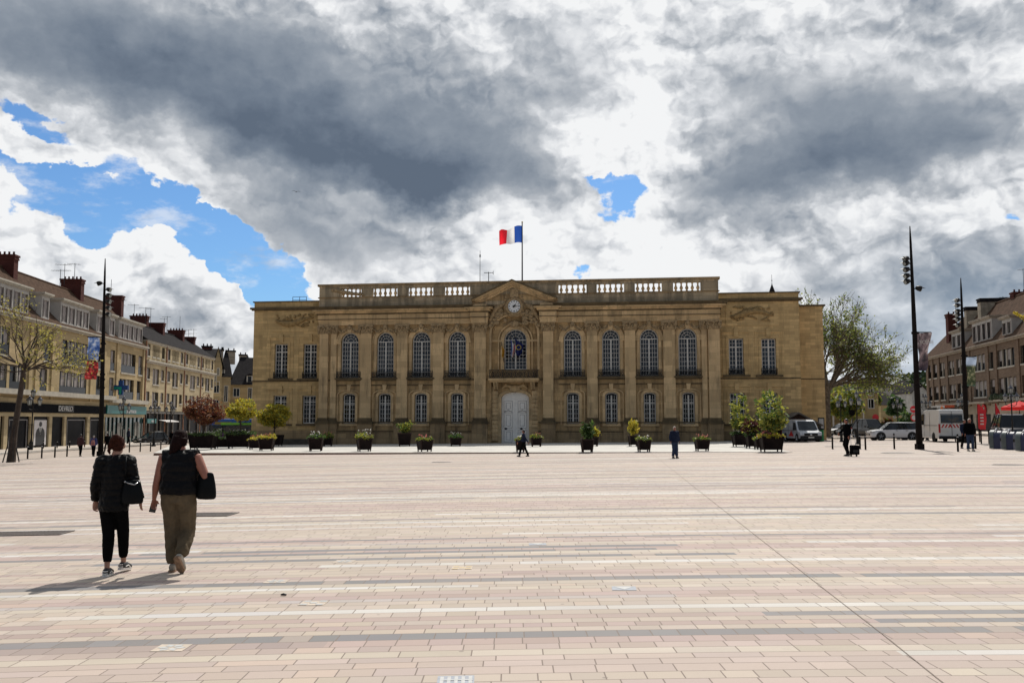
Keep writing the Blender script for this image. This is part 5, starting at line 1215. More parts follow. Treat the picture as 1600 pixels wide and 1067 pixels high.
# bollards
def bollard():
    e = empty('bollard'); mb = MB(); mb.rev([(.055, 0), (.055, .9), (.04, .97), (.01, 1.0)], n=10); mb.build('post', POLEM, e, smooth=True)
    mb = MB(); mb.rev([(.059, .80), (.059, .86)], n=10); mb.build('band', SILV, e); return e
bo = bollard(); first = True
BL = [(43, 717, 'in front of the fashion shop, leftmost of its row'), (65, 716, 'in front of the suited poster window'), (85.5, 715, 'in front of the second shop doorway, third from the left'), (104.5, 713.5, 'left of the pair of walkers by the shop'),
      (202, 707, 'right of the first woman\'s head'), (219, 706, 'in front of the parked dark car, left'), (235, 705.5, 'in front of the parked dark car, right'), (251, 704, 'between the dark car and the second woman\'s head'),
      (67.5, 704, 'by the shop wall below the poster, far row'), (89, 703.5, 'by the shop doorway, far row'), (108.5, 703, 'far row left of the walkers'), (132, 702, 'far row beside the light mast'),
      (1344, 702, 'left of the two near the white crossover'), (1352.5, 703, 'right of the two near the white crossover'), (1397.5, 702, 'in front of the white crossover door'), (1497, 706, 'left of the man in the dark jacket'),
      (1524.5, 701.5, 'right of the man in the dark jacket'), (1301, 702, 'beside the green bin, right end')]
for px, py, lab in BL:
    o = bo if first else copy_tree(bo); first = False
    g = G(px, py-.5); o.location = (g.x, g.y, g.z-.01); o.rotation_euler = (0, 0, px); tag(o, 'slim dark bollard '+lab, 'bollard', 'slim dark bollards')
# railings right
for k, (pa_, pb_, lab) in enumerate([((1533.5, 693.5), (1545.5, 694), 'dark tube rail in front of the red flags, left of the domed bins'), ((1493, 690), (1531, 690.5), 'long low dark rail behind the man in the dark jacket')]):
    A, B = G(*pa_), G(*pb_); e = empty('railing', A, 0, lab, 'railing'); d = B-A
    mb = MB(); n = 2 if k == 0 else 5
    for i in range(n):
        p = d*(i/(n-1)); mb.tube([p, p+Vector((0, 0, 1.0))], .05, 7)
    mb.build('posts', POLEM, e); mb = MB(); mb.tube([(0, 0, 1.0), d+Vector((0, 0, 1.0))], .045, 7); mb.tube([(0, 0, .6), d+Vector((0, 0, .6))], .03, 6); mb.build('rail', POLEM, e)
# tall light masts with floodlights
def lmast(px, base, top, lamps, lab, lean=0, dirn=-1):
    g = G(px, base); H = (657-top)*g.y/FPX+HCAM-g.z; e = empty('light_mast', g, 0, lab, 'light mast', 'tall floodlight masts')
    px_top, _ = px2(g.y, lamps['tx'], top); dx = px_top-g.x; f = lambda z: dx*z/H
    mb = MB(); mb.tube([(0, 0, -.05), (f(H*.6), 0, H*.6), (f(H*.93), 0, H*.93), (dx, 0, H)], [.20, .13, .07, .03], 10); mb.build('pole', POLEM, e, smooth=True)
    mb = MB(); mb.box(-.21, .21, -.21, .21, 0, .35); mb.build('base_sleeve', POLEM, e)
    for (py, sd, sz) in lamps['l']:
        z = HCAM+(657-py)*g.y/FPX-g.z; x = f(z)
        mb = MB()
        a = Vector((x+sd*.16, -.04, z+.03)); d_ = Vector((sd*.90, -.15, -.28)).normalized()
        mb.tube([a, a+d_*.05, a+d_*.18, a+d_*.34, a+d_*.36], [.05, .12, .17, .18, .16], 12)
        l_ = mb.build('floodlight', LAMPB, e, smooth=True)
        mb = MB(); mb.tube([a+d_*.355, a+d_*.375], .15, 12); mb.build('lens', LAMPG, l_)
        mb = MB(); t_ = a+d_*.30; mb.add([t_+Vector((0, -.19, .08)), t_+Vector((0, .19, .08)), t_+Vector((sd*.36, .0, .02)), t_+Vector((-sd*.1, 0, .19))], [(0, 2, 3), (1, 3, 2), (0, 3, 1)]); mb.build('visor', LAMPB, l_, recalc=False)
        mb = MB(); mb.tube([(x, 0, z-.05), (x+sd*.3, 0, z-.02)], .04, 6); mb.build('arm', LAMPB, l_)
    return e, g, f, H
m1, g1, f1, H1 = lmast(157, 712, 402, {'tx': 164.5, 'l': [(441, -1, 1), (451, 1, 1), (460, 1, 1), (470, 1, 1), (480, 1, 1), (490, 1, 1)]}, 'tall floodlight mast at left with two picture banners, beside the ochre shop building')
m2, g2, f2, H2 = lmast(1437, 702, 350, {'tx': 1421.5, 'l': [(402, -1, 1), (409, -1, 1), (419, -1, 1), (429, -1, 1), (438, -1, 1), (449, 1, 1)]}, 'tallest floodlight mast, in front of the white work van, with one dark banner')
m3, g3, f3, H3 = lmast(1511, 692, 433, {'tx': 1501, 'l': [(468, -1, 1), (476, -1, 1), (485, -1, 1), (491, -1, 1), (498, -1, 1), (507, -1, 1)]}, 'farther floodlight mast before the brown brick building with a small landscape banner')
for m_, g_, f_, pys in ((m1, g1, f1, (537, 585, 593, 606)), (m2, g2, f2, (520, 583, 592, 604)), (m3, g3, f3, (556, 605))):
    mb = MB()
    for py in pys: z = HCAM+(657-py)*g_.y/FPX-g_.z; mb.rev([(.19, z-.07), (.19, z+.07)], (f_(z), 0, 0), 10); mb.ball((f_(z)+.2, -.1, z), .07, 6)
    mb.build('clamp', SILV if False else POLEM, m_)
def image_mat(name, fn):
    m = bpy.data.materials.new(name); m.use_nodes = True; t = NT(m.node_tree); t.nt.nodes.clear()
    oc = t.n('ShaderNodeTexCoord').outputs['Object']; c = fn(t, oc)
    p = t.n('ShaderNodeBsdfPrincipled', {'Base Color': c, 'Roughness': .6}); tr = t.n('ShaderNodeBsdfTranslucent', {0: c})
    mx = t.n('ShaderNodeMixShader', {0: .35, 1: p.outputs[0], 2: tr.outputs[0]}); t.n('ShaderNodeOutputMaterial', {0: mx.outputs[0]}); return m
def f_sky(t, oc):
    s = t.n('ShaderNodeSeparateXYZ', {0: oc}).outputs; n = t.noise(oc, 1.6, 4, .6)
    c = t.ramp(n, [(.38, (.02, .06, .22)), (.5, (.12, .2, .42)), (.6, (.5, .55, .65))])
    g_ = t.ramp(t.noise(oc, 5, 4, .7), [(.35, (.005, .02, .008)), (.6, (.03, .12, .03)), (.7, (.2, .22, .12))])
    return t.mix(t.mr(t.m('ADD', s[2], t.m('MULTIPLY', n, .8)), -1.95, -1.75), g_, c)
def f_red(t, oc):
    v = t.n('ShaderNodeTexVoronoi', {'Vector': oc, 'Scale': 5.0}).outputs[0]
    return t.ramp(v, [(0, (.55, .20, .16)), (.3, (.42, .03, .03)), (.7, (.12, .01, .01)), (1, (.03, .02, .01))])
def f_dark(t, oc):
    w_ = t.noise(t.vm('MULTIPLY', oc, (2.5, 2.5, .7)), 1.6, 4, .6); s = t.n('ShaderNodeSeparateXYZ', {0: oc}).outputs
    c = t.ramp(w_, [(.38, (.05, .045, .05)), (.55, (.22, .16, .17)), (.66, (.5, .46, .46))])
    return t.mix(t.mr(s[2], -1.4, -2.6), c, (.012, .012, .03))
def f_nat(t, oc):
    s = t.n('ShaderNodeSeparateXYZ', {0: oc}).outputs
    c = t.ramp(t.noise(oc, 4.5, 5, .7), [(.35, (.01, .02, .01)), (.5, (.07, .09, .04)), (.62, (.28, .26, .16))])
    c2 = t.ramp(t.noise(oc, 6, 4, .7), [(.35, (.02, .09, .08)), (.6, (.10, .28, .26)), (.7, (.4, .45, .42))])
    c = t.mix(t.mr(s[2], -2.0, -2.5), c, c2)
    return t.mix(t.mr(s[2], -.75, -.5), c, (.45, .55, .7))
def banner(fr_g, x0, x1, y0, y1, m, lab, slant=0, taper=0, wave=.12, parent=None, f_=None):
    Y = fr_g.y-.03; X0, Z1 = px2(Y, x0, y0); X1, Z0 = px2(Y, x1, y1)
    e = empty('banner', (X0, Y, Z1), 0, lab, 'banner')
    W_, H_ = X1-X0, Z1-Z0; mb = MB(); nx, ny = 8, 18; vs = []
    for j in range(ny+1):
        for i in range(nx+1):
            u, v = i/nx, j/ny; a = taper*v*W_; sl = slant*W_*v
            vs.append((a*.5+sl+u*(W_-a)+.10*W_*math.sin(v*5)*wave*3, wave*math.sin(v*7+u*5), -v*H_-.04*H_*u*math.sin(v*3)))
    mb.v = vs; mb.f = [(j*(nx+1)+i, j*(nx+1)+i+1, (j+1)*(nx+1)+i+1, (j+1)*(nx+1)+i) for j in range(ny) for i in range(nx)]; mb.m = [0]*len(mb.f)
    b = mb.build('cloth', m, e, True, recalc=False)
    sd = W_+.1 if (x0+x1)/2 < fr_g.x/fr_g.y*FPX+800 else -.1
    mb = MB(); mb.tube([(-.25 if sd < 0 else -.05, 0, .03), (W_+(.05 if sd < 0 else .3), 0, .03)], .035, 6); mb.build('top_arm', LAMPB, e)
    return e, b, W_, H_
banner(g1, 137.5, 154.5, 527, 562, image_mat('print_sky', f_sky), 'upper banner on the left mast printed with blue sky and greenery', wave=.05)
banner(g1, 134.5, 152.5, 564.5, 592.5, image_mat('print_red', f_red), 'lower banner on the left mast printed with red flowers', slant=-.05, wave=.06)
e, b, W_, H_ = banner(g2, 1433, 1456, 520, 579, image_mat('print_dark', f_dark), 'dark grey banner with white lettering on the near right mast', slant=-.22, taper=.35, wave=.22)
text_mesh('SCÈNE', .30, 'banner_letters', WHT, b, (W_*.52, -.30, -H_*.26), (math.pi/2, 0, 0), .005); text_mesh('D\'ÉTÉ', .26, 'banner_letters', WHT, b, (W_*.52, -.30, -H_*.33), (math.pi/2, 0, 0), .005) if False else None
banner(g3, 1510, 1527, 558, 603, image_mat('print_nature', f_nat), 'banner on the farther right mast printed with trees, water and sky', slant=-.15, taper=.15, wave=.12)
# ------------------------------------------------------------------ planters
POT = mat('planter_maroon', (.011, .0055, .005), .7, .35, 2.5, spec=.15); POTE = mat('planter_edge', (.035, .02, .016), .7, .2, 2, spec=.2)
SOIL = mat('soil', (.03, .02, .015), .95, .3, 8)
def leafmat(n, c, tr=.4): return mat(n, c, .6, .45, 6, trans=tr)
LG = leafmat('leaf_green', (.075, .12, .025)); LY = leafmat('leaf_yellow', (.40, .32, .03)); LYG = leafmat('leaf_lime', (.25, .25, .04)); LD = leafmat('leaf_dark', (.035, .07, .02)); LR = leafmat('leaf_rust', (.10, .026, .014)); LO = leafmat('leaf_orange', (.16, .07, .026))
PW = mat('petal_white', (.65, .62, .58), .6, .1, trans=.3); PP = mat('petal_pink', (.55, .18, .16), .6, .2, trans=.3); PV = mat('petal_violet', (.12, .03, .16), .6, .2, trans=.3); PY = mat('petal_yellow', (.6, .45, .05), .6, .1, trans=.3)
TWIG = mat('twig_brown', (.055, .038, .028), .9, .3, 6)
def leaf(mb, p, s, rnd, mi=0, el=1.8, up=None):
    a = Vector((rnd.gauss(0, 1), rnd.gauss(0, 1), rnd.gauss(0, 1)))
    if up is not None: a = a*.6+up
    a.normalize(); b = a.cross(Vector((rnd.gauss(0, 1), rnd.gauss(0, 1), rnd.gauss(0, 1)))).normalized()
    c = a*s*el*.5; d = b*s*.5
    mb.add([p-c, p+d-c*.1, p+c, p-d-c*.1], [(0, 1, 2, 3)], mi)
def planter(name, wb, wt, h, feet, d=None):
    """tapered square pot on feet: body, rim, feet, soil"""
    e = empty(name); d = d or wt; db = wb*d/wt
    mb = MB(); z0 = .12
    vs = [(-wb/2, -db/2, z0), (wb/2, -db/2, z0), (wb/2, db/2, z0), (-wb/2, db/2, z0), (-wt/2, -d/2, h), (wt/2, -d/2, h), (wt/2, d/2, h), (-wt/2, d/2, h)]
    mb.add(vs, [(3, 2, 1, 0), (0, 1, 5, 4), (1, 2, 6, 5), (2, 3, 7, 6), (3, 0, 4, 7), (4, 5, 6, 7)])
    for t in (.25, .5, .75): zz = z0+(h-z0)*t; w_ = wb/2+(wt-wb)/2*t+.006; dd = db/2+(d-db)/2*t+.006; mb.box(-w_, w_, -dd, dd, zz-.008, zz+.008)
    mb.build('body', POT, e)
    mb = MB(); r = .05
    for sx in (-1, 1):
        for sy in (-1, 1): mb.tube([(sx*wb/2, sy*db/2, 0), (sx*wt/2, sy*d/2, h+.03)], .045, 4)
    mb.box(-wt/2-.03, wt/2+.03, -d/2-.03, -d/2+.05, h-.05, h+.03); mb.box(-wt/2-.03, wt/2+.03, d/2-.05, d/2+.03, h-.05, h+.03); mb.box(-wt/2-.03, -wt/2+.05, -d/2+.05, d/2-.05, h-.05, h+.03); mb.box(wt/2-.05, wt/2+.03, -d/2+.05, d/2-.05, h-.05, h+.03)
    mb.build('corner_frame', POTE if feet else POT, e)
    mb = MB(); mb.box(-wt/2+.05, wt/2-.05, -d/2+.05, d/2-.05, h-.10, h-.02); mb.build('soil', SOIL, e)
    return e
def plants(e, w, d, h, ph, kind, seed):
    rnd = random.Random(seed)
    cols = {'g': [LYG, LG, PW], 'w': [LG, LD, PW], 'p': [LG, LYG, PP], 'd': [LD, LG, PW], 'y': [LY, LYG, PP], 'v': [LD, LG, PV]}[kind]
    mb = MB(); n = int(340*w*d*ph/.4)+160
    for i in range(n):
        a = rnd.random()*2*math.pi; r = math.sqrt(rnd.random()); q = rnd.random()
        x = r*math.cos(a)*w*.58*(1+.25*q); y = r*math.sin(a)*d*.58*(1+.25*q); lump = .55+.45*mnoise.noise(Vector((x*3.1+seed, y*3.1, seed*1.7)))*1.6
        z = h-.05+q*ph*max(.15, lump)*(1-.35*r*r)
        leaf(mb, Vector((x, y, z)), rnd.uniform(.05, .11), rnd, 0 if rnd.random() < .55 else 1, 2.2)
    f_ = mb.build('foliage', cols[:2], e, recalc=False)
    mb = MB()
    for i in range(int(9*w*d)+7):
        a = rnd.random()*2*math.pi; r = math.sqrt(rnd.random()); c = Vector((r*math.cos(a)*w*.5, r*math.sin(a)*d*.5-.05, h+ph*rnd.uniform(.3, .95)))
        for k in range(5): leaf(mb, c+Vector((rnd.gauss(0, .03), rnd.gauss(0, .03), rnd.gauss(0, .03))), .055, rnd, 0, 1)
    mb.build('flowers', cols[2], e, recalc=False)
def shrub(e, h, ph, w, m1_, m2_, seed, n=420, ls=.12, upright=0):
    rnd = random.Random(seed); mb = MB(); st = MB()
    for k in range(9):
        a = rnd.random()*6.28; tip = Vector((math.cos(a)*w*.45*rnd.random(), math.sin(a)*w*.45*rnd.random(), h+ph*rnd.uniform(.6, 1)))
        st.tube([(tip.x*.1, tip.y*.1, h-.1), (tip.x*.6, tip.y*.6, h+ph*.45), tip], [.03, .02, .008], 5)
        for i in range(n//9):
            t = rnd.uniform(.25, 1.05); c = Vector((tip.x*t, tip.y*t, h+(tip.z-h)*t))
            leaf(mb, c+Vector((rnd.gauss(0, w*.13), rnd.gauss(0, w*.13), rnd.gauss(0, .1))), ls*rnd.uniform(.7, 1.3), rnd, 0 if rnd.random() < .6 else 1, 2.4, Vector((0, 0, upright)) if upright else None)
    st.build('stems', TWIG, e); mb.build('crown', [m1_, m2_], e, recalc=False)
def limb(mb, p, d, L_, r, depth, rnd, tips, spread=.7, grav=.0, n=5, minr=.006, ratio=.72, kids=(2, 3)):
    pts = [p]; rs = [r]; q = Vector(p); dd = Vector(d).normalized()
    for i in range(n):
        dd = (dd+Vector((rnd.gauss(0, .12), rnd.gauss(0, .12), rnd.gauss(0, .08)+grav))).normalized()
        q = q+dd*L_/n; pts.append(q.copy()); rs.append(max(minr, r*(1-.55*(i+1)/n)))
        if depth <= 1: tips.append(q.copy())
    mb.tube(pts, rs, 6 if r > .05 else 4 if r > .02 else 3, caps=False)
    if depth > 0:
        for k in range(rnd.randint(*kids)+(1 if depth > 1 else 0)):
            i = rnd.randint(max(1, n-3), n); a, b = frame_of(dd); an = rnd.random()*6.28; sp = spread*rnd.uniform(.6, 1.2)
            nd = dd*math.cos(sp)+(a*math.cos(an)+b*math.sin(an))*math.sin(sp)
            limb(mb, pts[i], nd, L_*ratio*rnd.uniform(.8, 1.15), rs[i]*.72, depth-1, rnd, tips, spread, grav, n, minr, ratio, kids)
def small_tree(e, h, H_, W_, mats_, seed, dens=1.0, trunk=.05, ls=.13, flat=.6, clear=.35):
    rnd = random.Random(seed); mb = MB(); tips = []
    base = Vector((0, 0, h-.1)); top = Vector((0, 0, h+H_*clear))
    mb.tube([base, top], [trunk, trunk*.8], 7)
    for k in range(7):
        a = k*6.28/7+rnd.random()*.5; sp = rnd.uniform(.45, 1.1)
        limb(mb, top-Vector((0, 0, rnd.random()*H_*clear*.4)), (math.cos(a)*math.sin(sp), math.sin(a)*math.sin(sp), math.cos(sp)), W_*.36, trunk*.5, 2, rnd, tips, .65, 0, 4)
    mb.build('trunk', TWIG, e); lf = MB()
    c0 = Vector((0, 0, h+H_*(clear+1)/2)); rz_ = H_*(1-clear)/2
    N = int(2600*dens)
    cl = []
    for t in tips:
        q = (t-c0); m_ = math.sqrt((q.x/(W_*.5))**2+(q.y/(W_*.5))**2+(q.z/rz_)**2)
        if m_ > 1: t = c0+q/m_*rnd.uniform(.85, 1.05)
        cl.append(t)
    for k in range(int(len(cl)*.2)+20):
        a = rnd.random()*6.28; ph_ = rnd.uniform(-1, 1); r = rnd.uniform(.6, 1)
        cl.append(c0+Vector((math.cos(a)*math.sqrt(1-ph_*ph_)*W_*.5*r, math.sin(a)*math.sqrt(1-ph_*ph_)*W_*.5*r, ph_*rz_*r)))
    for i in range(N):
        t = cl[rnd.randrange(len(cl))]; s_ = W_*.055
        leaf(lf, t+Vector((rnd.gauss(0, s_), rnd.gauss(0, s_), rnd.gauss(0, s_*flat))), ls*rnd.uniform(.6, 1.3), rnd, 0 if rnd.random() < .6 else 1, 1.8)
    lf.build('crown', mats_, e, recalc=False)
def pot_at(px, py, wpx, hpx, lab, kind, phpx=9, seed=1, ang=0, terr=True, cat='planter'):
    g = TG(px, py) if terr else G(px, py); s = sc_at(g); w = wpx*s; h = hpx*s
    e = planter('planter', w*.76, w, h, True); e.location = (g.x, g.y, g.z); e.rotation_euler = (0, 0, ang); tag(e, lab, cat, 'maroon planters with flowers on the terrace')
    if kind: plants(e, w, w, h, phpx*s, kind, seed)
    return e, w, h, s
pot_at(493.5, 704.5, 21, 20, 'maroon planter of pale flowers, leftmost single planter of the front row', 'w', 11, 1, .1)
pot_at(569, 705, 21, 20, 'maroon planter with a lime green bushy plant left of the fourth window', 'g', 15, 2, .35)
pot_at(663.5, 705.5, 20, 18, 'maroon planter with sparse pink and pale flowers in the front row left of the door', 'p', 9, 3, .45)
pot_at(917.5, 706, 18, 19.5, 'maroon planter under the tall yellow-green and dark shrub right of the door', None, 9, 4, .05)
pot_at(1006, 705.5, 19, 18, 'maroon planter with low green leaves in front of the feathery yellow shrub', 'g', 7, 5, .05)
pot_at(1097, 704.5, 20, 17.5, 'maroon planter with pink flowers beside the dark-jacketed person', 'p', 9, 6, 0)
pot_at(416.5, 704, 22, 19, 'maroon planter of orange and white flowers below the yellow-green potted tree', 'y', 10, 7, .1)
pot_at(401, 702, 22, 15, 'low maroon planter with orange blossom between the hedge planters and the yellow-green tree', 'y', 8, 8, .1)
pot_at(712, 697, 17, 13, 'small maroon planter with white flowers against the wall left of the door', 'w', 10, 9, .1)
pot_at(512, 697, 14, 13, 'maroon planter with drooping brownish leaves behind the leftmost front planter', 'p', 12, 10, .1)
pot_at(838, 697.5, 16, 13.5, 'maroon planter with thin twigs and leaves right beside the white door', 'p', 9, 11, .05)
pot_at(813, 706, 13, 19, 'maroon planter with a small lime plant behind the person at the door', 'g', 9, 12, .05)
for px, py, wpx, hpx, lab, ph, w_, a, b, sd, up in ((632, 697, 20, 20, 'dark planter with a tall lime green shrub between the fifth and sixth lower windows', 16, 24, LYG, LG, 21, 0), (990, 697, 14, 16, 'planter with a tall feathery yellow-green shrub right of the door', 22, 20, LY, LYG, 22, 1.5),
        (928, 697, 12, 14, 'planter with drooping yellow leaves half hidden behind the tall shrub', 14, 16, LY, LYG, 23, 0)):
    e, w, h, s = pot_at(px, py, wpx, hpx, lab, None, 9, sd, .1); shrub(e, h, ph*s, w_*s, a, b, sd, 420, .13, up)
e = [o for o in bpy.data.objects if o.get('label', '').startswith('maroon planter under the tall')][0]; g = e.location; s = sc_at(g)
shrub(e, 19*s, 23*s, 24*s, LG, LD, 31, 500, .13)
# the big planters with trees
def big_pot(px, py, wt, hpx, lab, terr=True, ang=0, kind=None, ph=8, seed=1, dpx=None):
    g = TG(px, py) if terr else G(px, py); s = sc_at(g); w = wt*s; h = hpx*s
    e = planter('tree_planter', w*.80, w, h, False, (dpx or wt)*s); e.location = g; e.rotation_euler = (0, 0, ang); tag(e, lab, 'planter', 'big dark planters')
    if kind: plants(e, w, (dpx or wt)*s, h, ph*s, kind, seed)
    return e, w, h, s
e, w, h, s = big_pot(317, 702, 39, 22, 'big dark planter carrying the rust-red leaved tree', ang=.03, kind='w', ph=7, seed=3, dpx=26); small_tree(e, h, 60*s, 62*s, [LR, LO], 5, 1.9, .09, .13, clear=.3)
big_pot(349, 700, 28, 14, 'low dark planter of violet and pink flowers between the two big tree planters', kind='v', ph=9, seed=4, dpx=18)
e, w, h, s = big_pot(374.5, 700, 36, 21, 'big dark planter with pale flowers carrying the yellow tree', kind='w', ph=9, seed=5, dpx=24); small_tree(e, h, 56*s, 43*s, [LY, LYG], 8, 1.7, .07, .16, clear=.42)
big_pot(358, 694, 70, 14, 'long clipped dark hedge box behind the planters in front of the bus', kind='d', ph=12, seed=9, dpx=12)
e, w, h, s = big_pot(428, 697, 24, 17, 'dark planter carrying the bright yellow-green tree before the left wing', seed=6); small_tree(e, h, 49*s, 48*s, [LY, LYG], 11, 2.0, .07, .16, clear=.28, flat=.4)
e, w, h, s = big_pot(1205, 705.5, 32, 23, 'largest dark planter with pink flowers and the tall lime-leaved tree, nearest the chalet', kind='y', ph=9, seed=7, dpx=26)
small_tree(e, h, 73*s, 46*s, [LYG, LG], 14, .8, .06, .15, clear=.12, flat=1.2)
e, w, h, s = big_pot(1157, 697.5, 22, 19, 'dark planter of the narrower lime-leaved tree, leftmost near the chalet', kind='d', ph=9, seed=8); small_tree(e, h, 62*s, 30*s, [LYG, LG], 17, .65, .06, .15, clear=.15, flat=1.2)
e, w, h, s = big_pot(1178, 700, 22, 19, 'dark planter with a leaning dark red bush between the two lime-leaved trees', kind='w', ph=12, seed=10); shrub(e, h, 28*s, 34*s, leafmat('leaf_maroon', (.06, .015, .015)), LYG, 40, 600, .14)
big_pot(1190, 702, 20, 15, 'small dark planter just left of the largest one by the chalet', kind='p', ph=9, seed=12)
# ------------------------------------------------------------------ street trees
BARK = mat('bark', (.05, .036, .027), .95, .35, 4, .8, 20); PBARK = mat('plane_bark', (.16, .13, .095), .9, .45, 3, .5, 12)
g = G(17, 722); s = sc_at(g); H_ = 262*s
e = empty('street_tree', g, 0, 'slender leaning young tree with sparse yellow-green leaves before the fashion shop, in an iron guard', 'tree')
rnd = random.Random(21); mb = MB(); tips = []
tp = Vector((14*s, 0, 150*s)); mb.tube([(0, 0, -.1), (3*s, 0, 45*s), (9*s, 0, 100*s), tp], [.27, .19, .16, .14], 9)
for dx, dz, L_, r in ((-.9, .55, 75, .08), (.95, .30, 80, .085), (-.35, 1.0, 70, .08), (.15, 1.0, 85, .09), (.7, .75, 60, .06), (-1, .15, 60, .06), (.5, .2, 50, .05)):
    for yy in (-.35, .35): limb(mb, tp-Vector((.1*dx, 0, rnd.uniform(0, 14)*s)), (dx, yy*rnd.uniform(.4, 2), dz), L_*s*rnd.uniform(.75, 1), r*.75, 3, rnd, tips, .55, .02, 5, .010, .66)
mb.build('trunk', BARK, e); lf = MB()
for t in tips:
    for k in range(2):
        if rnd.random() < .32: leaf(lf, t+Vector((rnd.gauss(0, .22), rnd.gauss(0, .22), rnd.gauss(0, .2))), rnd.uniform(.06, .13), rnd, 0 if rnd.random() < .7 else 1, 1.5)
print('tree tips', len(tips)); lf.build('crown', [leafmat('leaf_pale_olive', (.30, .26, .06)), leafmat('leaf_olive', (.18, .17, .05))], e, recalc=False)
mb = MB()
for k in range(8):
    a = k*math.pi/4; mb.tube([(.48*math.cos(a), .48*math.sin(a), 0), (.25*math.cos(a), .25*math.sin(a), 1.0), (.24*math.cos(a)+.05, .24*math.sin(a), 2.2)], .02, 5)
mb.build('guard', IRON, e)
# yellow sprig of a tree at the right edge
e = empty('street_tree', (px2(70, 1640, 500)[0], 70, G(1640, 700).z), 0, 'yellow-leaved twig of a tree reaching in at the right edge above the brown building', 'tree')
mb = MB(); rnd = random.Random(5); tips = []; o = Vector(e.location); X_, Z_ = px2(70, 1584, 487)
mb.tube([(0, 0, -.1), (.1, 0, 4), (0, 0, 8.5-o.z)], [.2, .15, .1], 8)
mb.tube([(0, 0, 7.0-o.z), (-1.2, 0, Z_-o.z-1.1), (X_-o.x+.7, 0, Z_-o.z-.55), (X_-o.x, 0, Z_-o.z+.0)], [.06, .04, .025, .012], 6); mb.build('trunk', BARK, e)
lf = MB()
for k in range(160):
    t = rnd.random(); c = Vector((X_-o.x, 0, Z_-o.z)).lerp(Vector((X_-o.x+1.2, 0, Z_-o.z-.8)), t); leaf(lf, c+Vector((rnd.gauss(0, .06), rnd.gauss(0, .08), rnd.gauss(0, .06))), .10, rnd, 0, 1.5)
for k in range(90): leaf(lf, Vector((rnd.gauss(.4, .3), rnd.gauss(0, .4), 8.9-o.z+rnd.gauss(0, .4))), .12, rnd, 0, 1.5)
lf.build('crown', LY, e, recalc=False)
# large plane tree right of the town hall
g = Vector((px2(104, 1292, 690)[0], 104, gz(37, 104))); s = sc_at(g)
e = empty('plane_tree', g, 0, 'large pale-barked tree with dense bare twigs and few young leaves right of the town hall', 'tree')
rnd = random.Random(33); mb = MB(); tips = []
mb.tube([(0, 0, -.2), (.1, 0, 4.2), (.3, 0, 6.2)], [.55, .42, .36], 10)
for dx, dy, dz, L_ in ((.9, 0, .55, 84), (1, .25, .25, 78), (.5, -.3, 1.0, 96), (.15, .3, 1.1, 100), (-.5, .1, 1.0, 90), (.75, -.4, .75, 92), (.85, .4, .9, 88), (-.9, -.2, .6, 80), (.35, 0, 1.2, 96)):
    limb(mb, Vector((.25, 0, rnd.uniform(4.6, 6.2))), (dx, dy, dz), L_*s*.62, .20, 4, rnd, tips, .52, .006, 5, .018, .72, (3, 4))
mb.build('trunk', PBARK, e, recalc=False); lf = MB(); print('plane tips', len(tips))
for t in tips:
    q = 1 if t.z > 6 else 2
    if rnd.random() < .50*q: leaf(lf, t+Vector((rnd.gauss(0, .2), rnd.gauss(0, .2), rnd.gauss(0, .2))), rnd.uniform(.12, .24), rnd, 0 if rnd.random() < .6 else 1, 1.4)
lf.build('crown', [leafmat('leaf_spring', (.24, .27, .06)), LG], e, recalc=False)
# bushes and small trees among the far houses
def bush_tree(px, pb, pt, wpx, Y, m1_, m2_, lab, seed, trunk=True):
    X, zb_ = px2(Y, px, pb); _, zt = px2(Y, px, pt); s = Y/FPX; e = empty('leafy_tree' if trunk else 'bush', (X, Y, zb_), 0, lab, 'tree' if trunk else 'bush')
    small_tree(e, 0.1, zt-zb_, wpx*s, [m1_, m2_], seed, 1.0, .12, .035*Y/10*.9, .9, .05)
bush_tree(1318, 660, 600, 60, 116, LYG, LG, 'broad yellow-green leafy tree behind the bare plane tree', 61)
bush_tree(1358, 640, 585, 34, 134, LYG, LG, 'yellow-green leafy treetop rising behind the pale yellow house', 62)
bush_tree(1419, 690, 645, 34, 150, LD, LG, 'dark green bushy tree behind the white crossover car', 63)
bush_tree(1390, 685, 655, 26, 130, LO, LG, 'olive and orange shrub behind the white crossover', 64)
bush_tree(1425, 690, 662, 22, 100, LG, LD, 'green shrub left of the work van', 65)
bush_tree(1400, 650, 620, 26, 170, LD, LD, 'dark tree before the cream cottage', 66)
# wooded hill
hx, hz_ = px2(520, 1400, 575)
def hill_z(x, y):
    return -4+70*math.exp(-((x-330)/170)**2)*max(0, min(1, (y-330)/230))*.42+18*math.exp(-((x-480)/150)**2)*max(0, min(1, (y-330)/200))
mb = MB(); nx, ny = 40, 14; vs = []
for j in range(ny+1):
    for i in range(nx+1): x = 120+560*i/nx; y = 320+400*j/ny; vs.append((x, y, hill_z(x, y)))
mb.add(vs, [(j*(nx+1)+i, j*(nx+1)+i+1, (j+1)*(nx+1)+i+1, (j+1)*(nx+1)+i) for j in range(ny) for i in range(nx)]); tag(mb.build('hill', mat('hill_grass', (.04, .07, .02), .95, .3, .05), recalc=False), kind='structure')
rnd = random.Random(9); mb = MB()
for k in range(1500):
    x = rnd.uniform(170, 560); y = rnd.uniform(350, 640); r = rnd.uniform(3, 6.5); c = Vector((x, y, hill_z(x, y)+r*.7)); mi = rnd.choice((0, 0, 1, 2))
    for q in range(46):
        a = rnd.random()*6.28; u = rnd.uniform(-.3, 1); rr = r*rnd.uniform(.7, 1.05); w_ = math.sqrt(1-u*u)
        leaf(mb, c+Vector((math.cos(a)*w_*rr, math.sin(a)*w_*rr, u*rr)), rnd.uniform(1.2, 2.4), rnd, mi, 1.2)
